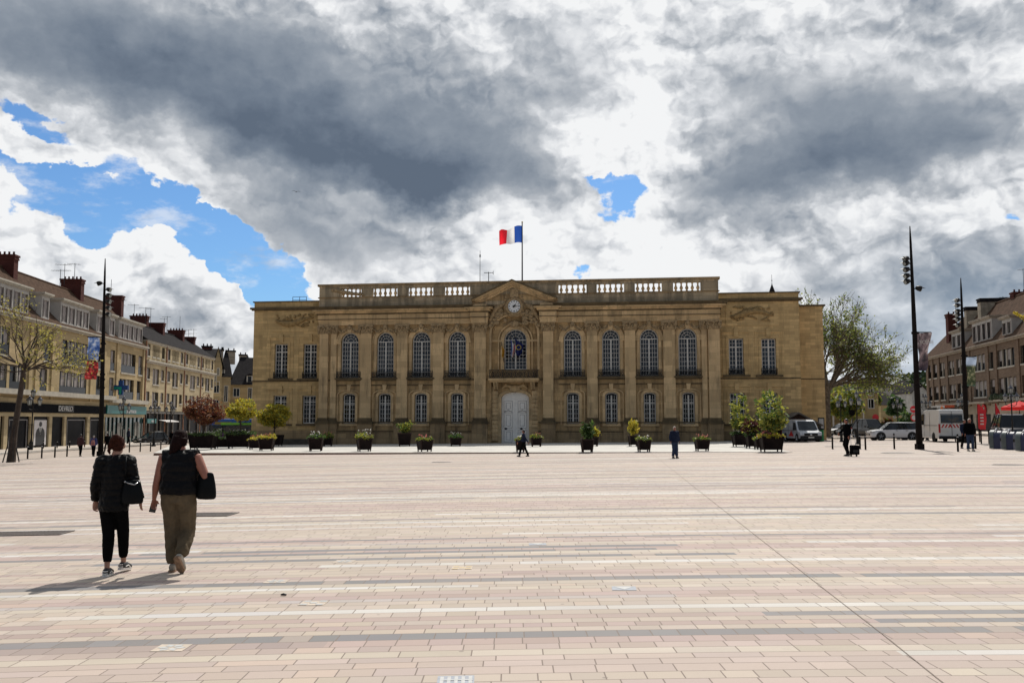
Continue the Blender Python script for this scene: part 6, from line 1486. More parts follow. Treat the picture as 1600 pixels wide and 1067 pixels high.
tag(mb.build('wooded_hill', [leafmat('wood_dark', (.018, .035, .012), .2), leafmat('wood_mid', (.03, .055, .015), .2), leafmat('wood_light', (.06, .08, .02), .2)], recalc=False), kind='stuff')
# ------------------------------------------------------------------ parasols, feather flags, bins, chalet
def parasol(px, py, Y, wpx, lab):
    X, zt = px2(Y, px, py); s = Y/FPX; w = wpx*s/2; z0 = gz(X, Y); e = empty('cafe_parasol', (X, Y, z0), .3, lab, 'parasol', 'red cafe parasols')
    h = zt-z0; mb = MB(); n = 8
    vs = [(0, 0, h)]+[(w*math.cos(2*math.pi*i/n), w*math.sin(2*math.pi*i/n), h-.62) for i in range(n)]+[(w*math.cos(2*math.pi*i/n), w*math.sin(2*math.pi*i/n), h-.92) for i in range(n)]
    mb.add(vs, [(0, i+1, (i+1) % n+1) for i in range(n)]+[(i+1, i+1+n, (i+1) % n+1+n, (i+1) % n+1) for i in range(n)]); mb.build('canopy', mat('parasol_red', (.60, .03, .03), .8, .08, 2, trans=.35), e, recalc=False)
    mb = MB(); mb.tube([(0, 0, 0), (0, 0, h)], .04, 8); mb.build('pole', LAMPB, e)
    for i in range(n): mb = MB(); mb.tube([(0, 0, h-.25), (w*.98*math.cos(2*math.pi*i/n), w*.98*math.sin(2*math.pi*i/n), h-.66)], .018, 4); mb.build('rib', LAMPB, e)
    mb = MB(); mb.rev([(.4, 0), (.4, .08), (.08, .14)], n=14); mb.build('base', LAMPB, e)
parasol(1592, 626, 88, 50, 'red cafe parasol left of the lamp at the right edge')
parasol(1625, 622, 84, 52, 'red cafe parasol cut by the right edge of the photo')
def feather(px, pt, pb, Y, lab, w_=.75):
    X, zt = px2(Y, px, pt); z0 = gz(X, Y); h = zt-z0; e = empty('feather_flag', (X, Y, z0), .2, lab, 'flag', 'red feather flags at the shop')
    mb = MB(); mb.tube([(0, 0, 0), (0, 0, h*.9), (.12, 0, h)], [.03, .02, .01], 6); mb.build('pole', LAMPB, e)
    mb = MB(); n = 12; zb_ = h*.18; vs = []
    for i in range(n+1):
        t = i/n; z = zb_+(h-zb_)*t; ww = w_*(1-max(0, t-.75)*2.8); vs += [(.02, .03*math.sin(t*9), z), (max(.06, ww), .10*math.sin(t*8+1), z-.05)]
    mb.add(vs, [(2*i, 2*i+1, 2*i+3, 2*i+2) for i in range(n)]); c = mb.build('cloth', RED, e, recalc=False)
    mb = MB()
    for k in range(4): mb.box(.2, w_*.6, -.16, -.14, zb_+(h-zb_)*(.2+.12*k), zb_+(h-zb_)*(.25+.12*k))
    mb.build('print_marks', mat('print_pale', (.5, .3, .28), .7, .1) if k == 0 else WHT, c)
    mb = MB(); mb.rev([(.25, 0), (.25, .05)], n=12); mb.build('base', LAMPB, e)
feather(1526.5, 631, 673, 100, 'tall red feather flag left of the shop door in the brown building', 1.05); feather(1554.5, 630, 672, 100, 'red feather flag right of the shop door, under the balcony plants', .6)
GREY = mat('bin_shell', (.085, .105, .105), .5, .25, 2); NAVY = mat('bin_navy', (.012, .018, .06), .45, .2, 2)
for px, py, hpx, wpx, lab in ((1558.5, 701, 29, 19, 'domed recycling bin, leftmost of the three'), (1578.5, 702.5, 29, 20, 'domed recycling bin, middle of the three'), (1602, 704.5, 30, 23, 'domed recycling bin with a pale slot, cut by the right edge')):
    g = G(px, py); s = sc_at(g); h = hpx*s; w = wpx*s; e = empty('recycling_bin', g, R(-50), lab, 'recycling bin', 'three domed recycling bins')
    r = w*.52; prof = [(-r*.97, .02)]+[(r*math.cos(math.pi*(1-t/14)), h-r+r*math.sin(math.pi*(1-t/14))) for t in range(15)]+[(r*.97, .02)]
    d = w*.42; mb = MB(); mb.prism(prof, -d, -d*.2, ax='x'); mb.build('shell', GREY, e)
    mb = MB(); mb.prism([(p[0]*.96, p[1]-.04 if p[1] > .1 else p[1]) for p in prof], -d*.2, d, ax='x'); mb.build('front_shell', NAVY, e)
    mb = MB(); mb.box(d, d+.03, -.35, .35, h*.42, h*.58); mb.build('slot', LAMPG if 'pale' in lab else BLK, e); mb = MB(); mb.tube([(0, -.2, h*.98), (0, 0, h*1.08), (0, .2, h*.98)], .04, 5); mb.build('lifting_hook', SILV, e)
g = G(1284, 689.5); s = sc_at(g); e = empty('green_bin', g, 0, 'bright green litter bin at the corner of the town hall annex', 'bin')
mb = MB(); mb.rev([(.17, 0), (.2, .08), (.2, 1.0), (.17, 1.05)], n=14); mb.build('body', mat('bin_green', (.01, .22, .06), .5, .15), e); mb = MB(); mb.rev([(.21, 1.05), (.2, 1.15), (.06, 1.2)], n=14); mb.build('lid', POLEM, e)
# wooden chalet
WOOD = mat('dark_wood', (.045, .018, .012), .8, .3, 3); CHR = mat('chalet_roof_felt', (.13, .11, .09), .85, .3, 3)
g = Vector((px2(85.0, 1247, 690)[0], 85.0, 0)); g.z = gz(g.x, 85); s = 85/FPX
e = empty('wooden_chalet', g, R(-4), 'dark wooden market chalet with a low gable behind the silver van', 'hut')
w = 58*s/2; h0 = (690-661)*s; h1 = (690-645.5)*s
mb = MB(); mb.box(-w, w, 0, 1.9, -.2, h0)
for k in range(9): mb.box(-w-.02, w+.02, -.02, 1.92, h0*k/9+.0, h0*k/9+.02)
mb.prism([(-w, h0), (w, h0), (0, h1-.1)], 0, 1.9); mb.build('wall', WOOD, e)
mb = MB(); mb.prism([(-w-.45, h0-.25), (0, h1), (w+.45, h0-.25), (w+.45, h0-.38), (0, h1-.14), (-w-.45, h0-.38)], -.6, 2.0); mb.build('roof', CHR, e)
mb = MB(); mb.box(-w+.3, w-.3, -.06, -.021, .2, h0*.52); mb.build('shutter', WOOD, e)
g = Vector((px2(86.0, 1180, 690)[0], 84.0, 0)); g.z = gz(g.x, 84)
e = empty('wooden_chalet', g, R(-6), 'second dark wooden chalet hidden behind the potted trees', 'hut')
w = 36*s/2; h0 = (690-664)*s; h1 = (690-650)*s
mb = MB(); mb.box(-w, w, 0, 2.2, -.2, h0); mb.prism([(-w, h0), (w, h0), (0, h1-.1)], 0, 2.2); mb.build('wall', WOOD, e); mb = MB(); mb.prism([(-w-.4, h0-.25), (0, h1), (w+.4, h0-.25), (w+.4, h0-.36), (0, h1-.13), (-w-.4, h0-.36)], -.4, 2.5); mb.build('roof', CHR, e)
# road signs among the far cars
for px, pt, pb, Y, lab, kind in ((1427, 634, 690, 92, 'pair of red and white round traffic signs on one post left of the work van', 2), (1367.5, 647, 690, 100, 'round red sign behind the dark people carrier', 1), (1331, 640, 690, 104, 'small dark sign post by the far canopy', 0)):
    X, zt = px2(Y, px, pt); z0 = gz(X, Y); e = empty('traffic_sign', (X, Y, z0), 0, lab, 'traffic sign'); mb = MB(); mb.tube([(0, 0, 0), (0, 0, zt-z0)], .04, 6); mb.build('post', SILV if kind else POLEM, e)
    for q in range(max(1, kind)):
        mb = MB(); z = zt-z0-.35-q*.85; mb.rev([(.36, -.07), (.36, -.04)], (0, 0, z), 18, ax='y'); d_ = mb.build('disc', RED if kind else POLEM, e)
        if kind == 2: mb = MB(); mb.rev([(.25, -.085), (.25, -.072)], (0, 0, z), 18, ax='y') if q else mb.box(-.24, .24, -.085, -.072, z-.06, z+.06); mb.build('face', WHT, d_)
# bird in the sky
X, z = px2(60, 463, 300); e = empty('bird', (X, 60, z), .4, 'tiny dark bird gliding below the big grey cloud', 'bird')
mb = MB(); mb.tube([(0, -.12, 0), (0, 0, .02), (0, .14, 0)], [.01, .035, .012], 6); mb.add([(0, -.03, .02), (.16, 0, .07), (.34, .06, .03), (.15, .06, .06), (0, .06, .02), (-.15, .06, .06), (-.34, .06, .03), (-.16, 0, .07)], [(0, 1, 3, 4), (1, 2, 3), (0, 4, 5, 7), (7, 5, 6)]); mb.build('body', IRON, e, recalc=False)
# ------------------------------------------------------------------ vehicles (local: front towards -y, x across)
def paint(n, c, m=0.0): return mat(n, c, .32, .03, 1, coat=.6, metal=m, spec=.4)
TYRE = mat('tyre', (.012, .012, .012), .85, .1); RIM = mat('alloy_rim', (.30, .30, .31), .35, .1, metal=.8); PLAS = mat('black_plastic', (.014, .014, .015), .6, .1, spec=.3)
CGL = glass('car_glass', (.008, .010, .012), .04, 1.5); HLG = mat('headlight', (.55, .56, .58), .15, .1, metal=.2); TLR = mat('tail_light', (.35, .01, .01), .3, .1); PLATE = mat('number_plate', (.55, .55, .5), .5, 0)
def wheels(e, W_, ys, r, rimm=None):
    for y in ys:
        for s in (-1, 1):
            w_ = MB(); x = s*(W_/2-.10); w_.rev([(r*.62, x-.11*s), (r*.95, x-.11*s), (r, x-.06*s), (r, x+.06*s), (r*.95, x+.115*s), (r*.64, x+.12*s)], (0, y, r), 20, ax='x'); t = w_.build('wheel', TYRE, e, smooth=False)
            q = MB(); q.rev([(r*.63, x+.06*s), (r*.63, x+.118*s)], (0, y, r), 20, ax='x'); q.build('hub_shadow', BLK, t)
            q = MB()
            q.rev([(r*.16, x+.12*s), (r*.14, x+.135*s)], (0, y, r), 10, ax='x')
            for k in range(5):
                a = k*2*math.pi/5+.3; q.tube([(x+.127*s, y+math.cos(a)*r*.1, r+math.sin(a)*r*.1), (x+.124*s, y+math.cos(a)*r*.62, r+math.sin(a)*r*.62)], [.05, .035], 4)
            q.build('rim', rimm or RIM, t)
def loft_body(mb, st):
    """st: list of (y, zlow, ztop, halfwidth_low, halfwidth_top)"""
    n = len(st); vs = []; fs = []
    for (y, z0, z1, w0, w1) in st:
        zm = z0+(z1-z0)*.55
        vs += [(-w0*.94, y, z0), (-w0, y, z0+.12), (-w0, y, zm), (-w1, y, z1-.04), (-w1*.8, y, z1), (w1*.8, y, z1), (w1, y, z1-.04), (w0, y, zm), (w0, y, z0+.12), (w0*.94, y, z0)]
    for i in range(n-1):
        for j in range(10): fs.append((i*10+j, (i+1)*10+j, (i+1)*10+(j+1) % 10, i*10+(j+1) % 10))
    fs += [tuple(range(10)), tuple(range((n-1)*10+9, (n-1)*10-1, -1))]
    return mb.add(vs, fs)
def car(name, lab, cat, g, ang, L_, W_, H_, col, belt=.58, hood=.27, ws=.22, rear=.12, suv=False, group=None, s=1, plate=True):
    e = empty(name, g, ang, lab, cat, group, s); h = L_/2; w = W_/2; zb = H_*belt; r = H_*.215 if not suv else H_*.215; gc = .2 if not suv else .28
    yh = -h+L_*hood; yr = h-L_*rear
    mb = MB(); zh = zb*.98; zf = zb*(.90 if suv else .80)
    loft_body(mb, [(-h, gc+.12, zf*.72, w*.72, w*.62), (-h+.12, gc, zf*.93, w*.88, w*.78), (-h+.5, gc-.02, zf*1.04, w*.98, w*.88), (yh, gc-.02, zh, w, w*.92), (0, gc-.02, zb, w, w*.94), (yr, gc-.02, zb*1.02, w, w*.94), (h-.35, gc, zb, w*.97, w*.90), (h-.08, gc+.04, zb*.95, w*.90, w*.80), (h, gc+.15, zb*.80, w*.80, w*.72)])
    b = mb.build('body', col, e, smooth=True); b.data.polygons.foreach_set('use_smooth', [len(p.vertices) == 4 for p in b.data.polygons])
    m_ = b.modifiers.new('e', 'EDGE_SPLIT'); m_.split_angle = R(38)
    # cabin: glass volume, roof and pillars
    y0, y1 = yh-.02, yr+L_*.07; ya, yb_ = yh+L_*ws, yr-L_*.06
    wb, wt_ = w*.91, w*.70; zt = H_
    mb = MB(); mb.add([(-wb, y0, zb-.05), (wb, y0, zb-.05), (wb, y1, zb), (-wb, y1, zb), (-wt_, ya, zt-.07), (wt_, ya, zt-.07), (wt_, yb_, zt-.08), (-wt_, yb_, zt-.08)], [(0, 1, 5, 4), (1, 2, 6, 5), (2, 3, 7, 6), (3, 0, 4, 7)]); mb.build('windows', CGL, e, recalc=False)
    mb = MB(); ym = (ya+yb_)/2
    mb.add([(-wt_-.02, ya, zt-.075), (wt_+.02, ya, zt-.075), (wt_+.02, yb_, zt-.085), (-wt_-.02, yb_, zt-.085), (-wt_*.85, ya+.18, zt-.01), (wt_*.85, ya+.18, zt-.01), (wt_*.85, yb_-.15, zt-.02), (-wt_*.85, yb_-.15, zt-.02), (-wt_*.85, ym, zt+.01), (wt_*.85, ym, zt+.01), (-wt_-.02, ym, zt-.05), (wt_+.02, ym, zt-.05)],
           [(0, 1, 5, 4), (4, 5, 9, 8), (8, 9, 6, 7), (6, 2, 3, 7), (0, 4, 8, 10), (10, 8, 7, 3), (1, 11, 9, 5), (11, 2, 6, 9)]); mb.build('roof', col, e)
    mb = MB()
    for sx in (-1, 1):
        mb.tube([(sx*wb, y0, zb-.03), (sx*wt_, ya, zt-.06)], .04, 5); mb.tube([(sx*wb, y1, zb), (sx*wt_, yb_, zt-.06)], .06, 5)
        for f in (.40, .72):
            q0 = y0+(y1-y0)*f; q1 = ya+(yb_-ya)*f; mb.tube([(sx*wb, q0, zb-.03), (sx*(wt_+.01), q1, zt-.06)], .035, 5)
        mb.tube([(sx*(wt_+.01), ya, zt-.06), (sx*(wt_+.01), yb_, zt-.07)], .03, 5)
    mb.build('pillars', col if not suv else PLAS, e)
    wheels(e, W_, (-h+L_*.19, h-L_*.19), r)
    for y in (-h+L_*.19, h-L_*.19):
        mb = MB()
        for sx in (-1, 1): mb.rev([(r*1.22, sx*(w-.02)), (r*1.22, sx*(w+.004))], (0, y, r*1.02), 18, ax='x')
        mb.build('wheel_arch', PLAS, e)
    mb = MB(); mb.box(-w*.92, w*.92, -h+.3, h-.3, gc-.10, gc+.02); mb.build('sill', PLAS, e)
    for sx in (-1, 1):
        mb = MB(); mb.box(sx*w*.72-.17, sx*w*.72+.17, -h+.02, -h+.35, zf*.74, zf*.90); mb.build('headlight', HLG, e)
        mb = MB(); mb.box(sx*w*.78-.14, sx*w*.78+.14, h-.22, h-.02, zb*.78, zb*.94); mb.build('tail_light', TLR, e)
        mb = MB(); mb.box(sx*(w+.09)-.09, sx*(w+.09)+.09, y0+.32, y0+.45, zb-.02, zb+.13); mb.build('mirror', col if not suv else PLAS, e)
        mb = MB(); mb.box(sx*(w+.0)-.012, sx*(w+.0)+.012, -.05, .15, zb*.86, zb*.89); mb.box(sx*w-.012, sx*w+.012, L_*.2-.05, L_*.2+.15, zb*.86, zb*.89); mb.build('door_handle', PLAS, e)
    mb = MB(); mb.box(-w*.5, w*.5, -h-.01, -h+.1, gc+.15, zf*.68); mb.build('grille', PLAS, e)
    mb = MB(); mb.box(-.26, .26, -h-.03, -h-.012, gc+.18, gc+.29); mb.build('number_plate', PLATE, e)
    return e
def at(px, py, d=0):
    g = G(px, py); g.x *= (g.y+d)/g.y; g.y += d; g.z = gz(g.x, g.y)+.0; return g
car('parked_car', 'black off-road car parked in front of the left street shops behind the slim bollards', 'car', at(236, 694.5), R(-38), 4.4, 1.85, 1.72, paint('paint_black', (.010, .010, .011)), belt=.56, suv=True)
car('parked_car', 'small silver car half hidden behind the black off-road car in the left street', 'car', at(209, 690.5), R(-60), 3.9, 1.7, 1.45, paint('paint_silver', (.35, .36, .37), .4))
car('crossover_car', 'white crossover car seen from the side, nose to the left, left of the work van', 'car', at(1395.5, 687.5), R(-93), 4.45, 1.83, 1.62, paint('paint_white', (.62, .62, .63)), belt=.62, hood=.24, ws=.17, rear=.04, suv=True)
car('people_carrier', 'black people carrier behind the white crossover, right of the man with the suitcase', 'car', at(1360, 684, 4), R(12), 4.6, 1.95, 2.0, paint('paint_black_b', (.006, .006, .007)), belt=.56, ws=.14)
car('parked_car', 'silver car parked under the far canopy, left of the tall street lamp', 'car', at(1314, 680, 5), R(-75), 4.1, 1.75, 1.5, paint('paint_silver_b', (.38, .39, .40), .3))
car('parked_car', 'pale grey car parked beneath the pale yellow house, right of the man with the suitcase', 'car', at(1333, 681, 6), R(-70), 4.1, 1.75, 1.5, paint('paint_grey', (.30, .31, .32), .3))
car('parked_car', 'dark car parked far off between the people carrier and the traffic signs', 'car', at(1404, 681, 16), R(-100), 4.2, 1.75, 1.5, paint('paint_dark', (.02, .02, .025)))
car('parked_car', 'grey car far off beside the traffic signs, left of the work van', 'car', at(1421, 680, 20), R(-95), 4.2, 1.75, 1.5, paint('paint_grey_b', (.14, .15, .16), .2))
car('pickup_car', 'black boxy off-road car parked behind the domed recycling bins', 'car', at(1580, 692, 3), R(-18), 4.3, 2.1, 2.15, paint('paint_black_c', (.008, .009, .016)), belt=.55, hood=.22, ws=.08, rear=.03, suv=True)
def van(name, lab, g, ang, L_, W_, H_, col, short=False, front_glass=True):
    """panel van: body shell, cab glass, doors, lights"""
    e = empty(name, g, ang, lab, 'van'); h = L_/2; w = W_/2; gc = .30; zb = H_*.50
    mb = MB()
    nose = [(-h, .42), (-h-.02, .75), (-h+.10, zb*.86), (-h+L_*.13, zb*1.02), (-h+L_*.27, H_*.93), (-h+L_*.33, H_-.05), (-h+L_*.40, H_), (h-.12, H_), (h-.02, H_-.12), (h, .55), (h, gc), (-h+.1, gc)]
    n = len(nose); vs = []; ins = [1 if p[1] < zb*1.05 else .985-.10*((p[1]-zb)/(H_-zb)) for p in nose]
    for sx in (-1, 1): vs += [(sx*w*k, p[0], p[1]) for p, k in zip(nose, ins)]
    mb.add(vs, [tuple(range(n)), tuple(range(2*n-1, n-1, -1))]+[(i, (i+1) % n, (i+1) % n+n, i+n) for i in range(n)])
    b = mb.build('body', col, e, bevel=.07)
    wheels(e, W_, (-h+L_*.17, h-L_*.22), .34, PLAS if not short else RIM)
    for y in (-h+L_*.17, h-L_*.22):
        mb = MB()
        for sx in (-1, 1): mb.rev([(.42, sx*(w-.05)), (.42, sx*(w+.006))], (0, y, .36), 18, ax='x')
        mb.build('wheel_arch', PLAS, e)
    a = Vector((0, -h+L_*.135, zb*1.05)); b_ = Vector((0, -h+L_*.268, H_*.90)); off = Vector((0, -.05, .03))
    mb = MB(); q = [a+off+Vector((-w*.86, 0, 0)), a+off+Vector((w*.86, 0, 0)), b_+off+Vector((w*.78, 0, 0)), b_+off+Vector((-w*.78, 0, 0))]
    mid = [(q[0]+q[3])/2+Vector((0, -.0, 0)), (q[1]+q[2])/2]; mb.add(q, [(0, 1, 2, 3)]); mb.build('windscreen', CGL, e, recalc=False)
    for sx in (-1, 1):
        mb = MB(); x = sx*(w+.012); mb.add([(x, -h+L_*.17, zb*1.06), (x, -h+L_*.35, zb*1.06), (x*.965, -h+L_*.35, H_*.86), (x*.965, -h+L_*.255, H_*.86)], [(0, 1, 2, 3)]); mb.build('side_window', CGL, e, recalc=False)
        mb = MB(); mb.box(sx*(w+.16)-.10, sx*(w+.16)+.10, -h+L_*.165, -h+L_*.165+.10, zb*1.05, zb*1.05+.36); mb.build('mirror', PLAS, e)
        mb = MB(); mb.prism([(-h-.03, zb*.66), (-h+.02, zb*.86), (-h+.30, zb*.93), (-h+.25, zb*.74)], sx*w*.98-.24*sx, sx*w*1.005, ax='x'); mb.build('headlight', HLG, e)
        mb = MB(); mb.box(sx*(w-.09)-.07, sx*(w-.09)+.07, h-.03, h+.025, .75, 1.45); mb.build('tail_light', TLR, e)
        mb = MB(); mb.box(sx*w-.012 if sx < 0 else sx*w-.004, sx*w+.004 if sx < 0 else sx*w+.012, -h+L_*.38, h-.3, zb*1.0, zb*1.0+.03); mb.box(sx*w-.01, sx*w+.01, -h+L_*.36, -h+L_*.36+.015, .45, H_*.92); mb.box(sx*w-.01, sx*w+.01, -h+L_*.62, -h+L_*.62+.015, .45, H_*.92); mb.build('side_moulding', PLAS, e)
    mb = MB(); mb.box(-w*.97, w*.97, -h-.06, -h+.2, .22, .56); mb.box(-w*.97, w*.97, h-.1, h+.07, .26, .50); mb.build('bumper', PLAS, e)
    mb = MB(); mb.box(-w*.62, w*.62, -h-.03, -h+.0, zb*.58, zb*.80); mb.build('grille', PLAS, e)
    mb = MB(); mb.box(-.26, .26, -h-.075, -h-.061, .36, .48); mb.build('number_plate', PLATE, e)
    return e, w, h
e, w, h = van('silver_van', 'silver delivery van parked under the chalet gable at the right end of the town hall', at(1252, 690.6, 2.2), R(2), 4.9, 1.95, 2.0, paint('paint_van_silver', (.46, .48, .51), .15), True)
mb = MB(); mb.ball((0, -h-.04, 1.0*.62+.03), (.10, .03, .10), 8); mb.build('badge', SILV, e)
for sx in (-1, 1): mb = MB(); mb.add([(sx*(w+.012), -h+1.6, .5), (sx*(w+.012), -h+2.9, .5), (sx*(w+.012), -h+2.2, 1.0)], [(0, 1, 2)]); mb.build('side_marking', mat('van_red_mark', (.45, .02, .02), .5, 0) if sx < 0 else bpy.data.materials['van_red_mark'], e, recalc=False)
e, w, h = van('work_van', 'white high-roof work van seen from behind with red and white striped band and roof beacon', at(1470, 691, 2.8), R(172), 5.6, 2.05, 2.62, paint('paint_van_white', (.60, .60, .58)))
mb = MB(); mb.box(-w*.80, w*.80, h+.01, h+.02, 1.52, 2.18); mb.build('rear_window', CGL, e)
mb = MB(); mb.box(-.012, .012, h+.005, h+.025, .55, 2.45); mb.box(-w*.83, w*.83, h+.005, h+.018, 2.22, 2.245); mb.build('door_seam', PLAS, e)
mb = MB(); mb.box(-w*.84, w*.84, h+.008, h+.016, 1.16, 1.44); bd = mb.build('striped_band', mat('band_white', (.62, .60, .56), .5, 0), e)
for k in range(7):
    x = -w*.80+k*w*.245; sg_ = 1 if k < 3.5 else -1
    mb = MB(); mb.add([(x, h+.020, 1.16), (x+.13, h+.020, 1.16), (x+.13+.16*sg_, h+.020, 1.44), (x+.16*sg_, h+.020, 1.44)], [(0, 1, 2, 3)]); mb.build('stripe', mat('stripe_red', (.40, .02, .02), .5, 0) if k == 0 else bpy.data.materials['stripe_red'], bd, recalc=False)
mb = MB(); mb.box(.25, .78, h+.02, h+.035, .82, .95); mb.build('number_plate', PLATE, e)
mb = MB(); mb.box(-.9, .9, -h+2.6, -h+2.7, 2.62, 2.72); mb.box(-.9, .9, h-1.6, h-1.5, 2.62, 2.72)
for sx in (-.85, .85): mb.tube([(sx, -h+2.2, 2.75), (sx, h-.8, 2.75)], .035, 5)
mb.build('roof_rack', LAMPB, e)
mb = MB(); mb.box(-.8, -.1, -h+2.8, h-1.6, 2.76, 2.98); mb.build('load', mat('orange_load', (.45, .07, .02), .7, .3, 3), e)
mb = MB(); mb.box(.1, .7, -h+3.0, h-1.2, 2.76, 2.92); mb.build('folded_panel', WHT, e)
mb = MB(); mb.rev([(.09, 2.62), (.10, 2.8), (.04, 2.86)], (w*.55, h-.4, 0), 10); mb.build('beacon', mat('beacon_orange', (.5, .12, .01), .3, 0), e)
# bus
g = at(349, 694, 0); g.y = 101; g.x = px2(101, 326, 690)[0]; g.z = gz(g.x, 101)
e = empty('city_bus', g, R(14), 'blue city bus standing behind the planters and the rust-red tree', 'bus')
L_, W_, H_ = 9.5, 2.5, 3.05; BB = paint('bus_blue', (.015, .09, .38))
def rbox(mb, x0, x1, y0, y1, z0, z1): return mb.box(x0, x1, y0, y1, z0, z1)
mb = MB(); mb.box(0, L_, 0, W_, .35, 1.15); b = mb.build('lower_body', BB, e, bevel=.08)
mb = MB(); mb.box(0, L_, 0, W_, 2.35, H_, 0, .12, .22); mb.build('roof', BB, e, bevel=.1)
mb = MB(); mb.box(.04, L_-.04, .04, W_-.04, 1.15, 2.35); mb.build('windows', CGL, e)
mb = MB()
for k in range(8): mb.box(.02+k*1.33, .12+k*1.33, .0, W_, 1.15, 2.35)
mb.build('window_posts', PLAS, e)
mb = MB(); mb.box(3.4, 5.2, -.01, .02, .4, 1.1); mb.build('side_panel', mat('bus_green', (.10, .32, .03), .5, .1), e)
for x in (2.0, 7.4):
    mb = MB(); mb.rev([(.30, 0), (.48, 0), (.48, .28), (.3, .28)], (x, -.02, .48), 18, ax='y'); mb.build('wheel', TYRE, e)
mb = MB(); mb.box(.6, 2.4, -.02, .0, 2.42, 2.7); mb.build('destination_display', mat('bus_display', (.3, .2, .02), .5, 0), e)
g2_ = Vector((px2(99, 372, 690)[0], 99, gz(-29, 99)))
e = empty('green_shelter', g2_, R(6), 'low shelter with a bright green roof edge in front of the blue bus', 'shelter')
mb = MB(); mb.box(-1.9, 1.9, 0, 1.3, 2.30, 2.55); mb.build('roof', mat('shelter_green', (.14, .38, .03), .6, .1), e)
for x in (-1.8, 1.8): mb = MB(); mb.box(x-.05, x+.05, .6, .7, 0, 2.3); mb.build('post', LAMPB, e)
mb = MB(); mb.box(-1.7, 1.7, 1.15, 1.2, .3, 2.2); mb.build('back_panel', CGL, e)
# ------------------------------------------------------------------ people (local: facing +y, x to their right, z up; unit = metres for a 1.68 m figure)
SKIN = mat('skin', (.36, .19, .13), .55, .12, 8); SKIN2 = mat('skin_warm', (.30, .12, .08), .55, .12, 8)
def remesh(o, vox, disp=0, dsize=.12, sub=0):
    r = o.modifiers.new('remesh', 'REMESH'); r.mode = 'VOXEL'; r.voxel_size = vox; r.use_smooth_shade = True
    s = o.modifiers.new('smooth', 'SMOOTH'); s.factor = .5; s.iterations = 3
    if disp:
        t = bpy.data.textures.new(o.name+'_folds', 'CLOUDS'); t.noise_scale = dsize; t.noise_depth = 2
        d = o.modifiers.new('folds', 'DISPLACE'); d.texture = t; d.strength = disp; d.mid_level = .5; d.texture_coords = 'LOCAL'
    return o
V = Vector
def P3(a, b, t): return V(a).lerp(V(b), t)
def hand(mb, wr, d, side, curl=.5, sc=1.0, thick=1.0):
    """palm, four unequal bent fingers and a thumb. wr wrist, d direction of the hand, side = towards the thumb"""
    wr = V(wr); d = V(d).normalized(); sd = V(side); sd = (sd-d*sd.dot(d)).normalized(); nrm = d.cross(sd)
    p = wr+d*.085*sc
    mb.tube([wr, wr+d*.03*sc, p, p+d*.012*sc], [(.026*sc, .020*sc), (.036*sc, .017*sc), (.042*sc, .015*sc), (.030*sc, .011*sc)], 8) if False else None
    for k in (-1.1, -.37, .37, 1.1): mb.tube([wr, wr+d*.045*sc+sd*k*.017*sc, p+sd*k*.024*sc], [.017*sc, .0155*sc, .012*sc], 6)
    for k, ln in ((1.1, .068), (.37, .078), (-.37, .072), (-1.1, .055)):
        b = p+sd*k*.024*sc; q1 = b+(d*math.cos(curl*.6)+nrm*math.sin(curl*.6))*ln*.5*sc; q2 = q1+(d*math.cos(curl*1.4)+nrm*math.sin(curl*1.4))*ln*.3*sc; q3 = q2+(d*math.cos(curl*2.1)+nrm*math.sin(curl*2.1))*ln*.25*sc
        mb.tube([b-d*.01*sc, b, q1, q2, q3], [.0105*sc, .0105*sc, .0095*sc, .0085*sc, .0065*sc], 6)
    t0 = wr+d*.025*sc+sd*.020*sc; t1 = t0+(d*.55+sd*.75+nrm*.25).normalized()*.040*sc; t2 = t1+(d*.85+sd*.35+nrm*.4).normalized()*.034*sc
    mb.tube([t0-d*.01*sc, t0, t1, t2], [.014*sc, .0145*sc, .011*sc, .008*sc], 6)
def foot(mb, an, toe, sc=1, h=.0, r=1):
    an = V(an); t = V(toe); d = (t-an).normalized(); u = V((0, 0, 1)); n = d.cross(u).normalized(); u = n.cross(d)
    mb.tube([an-d*.055*sc-u*.035*sc, an-d*.02*sc-u*.03*sc, an+d*.06*sc-u*.035*sc, an+d*.13*sc-u*.05*sc, t-u*.055*sc+d*0], [(.030*sc*r, .030*sc*r), (.037*sc*r, .040*sc*r), (.040*sc*r, .038*sc*r), (.045*sc*r, .027*sc*r), (.030*sc*r, .016*sc*r)], 10)
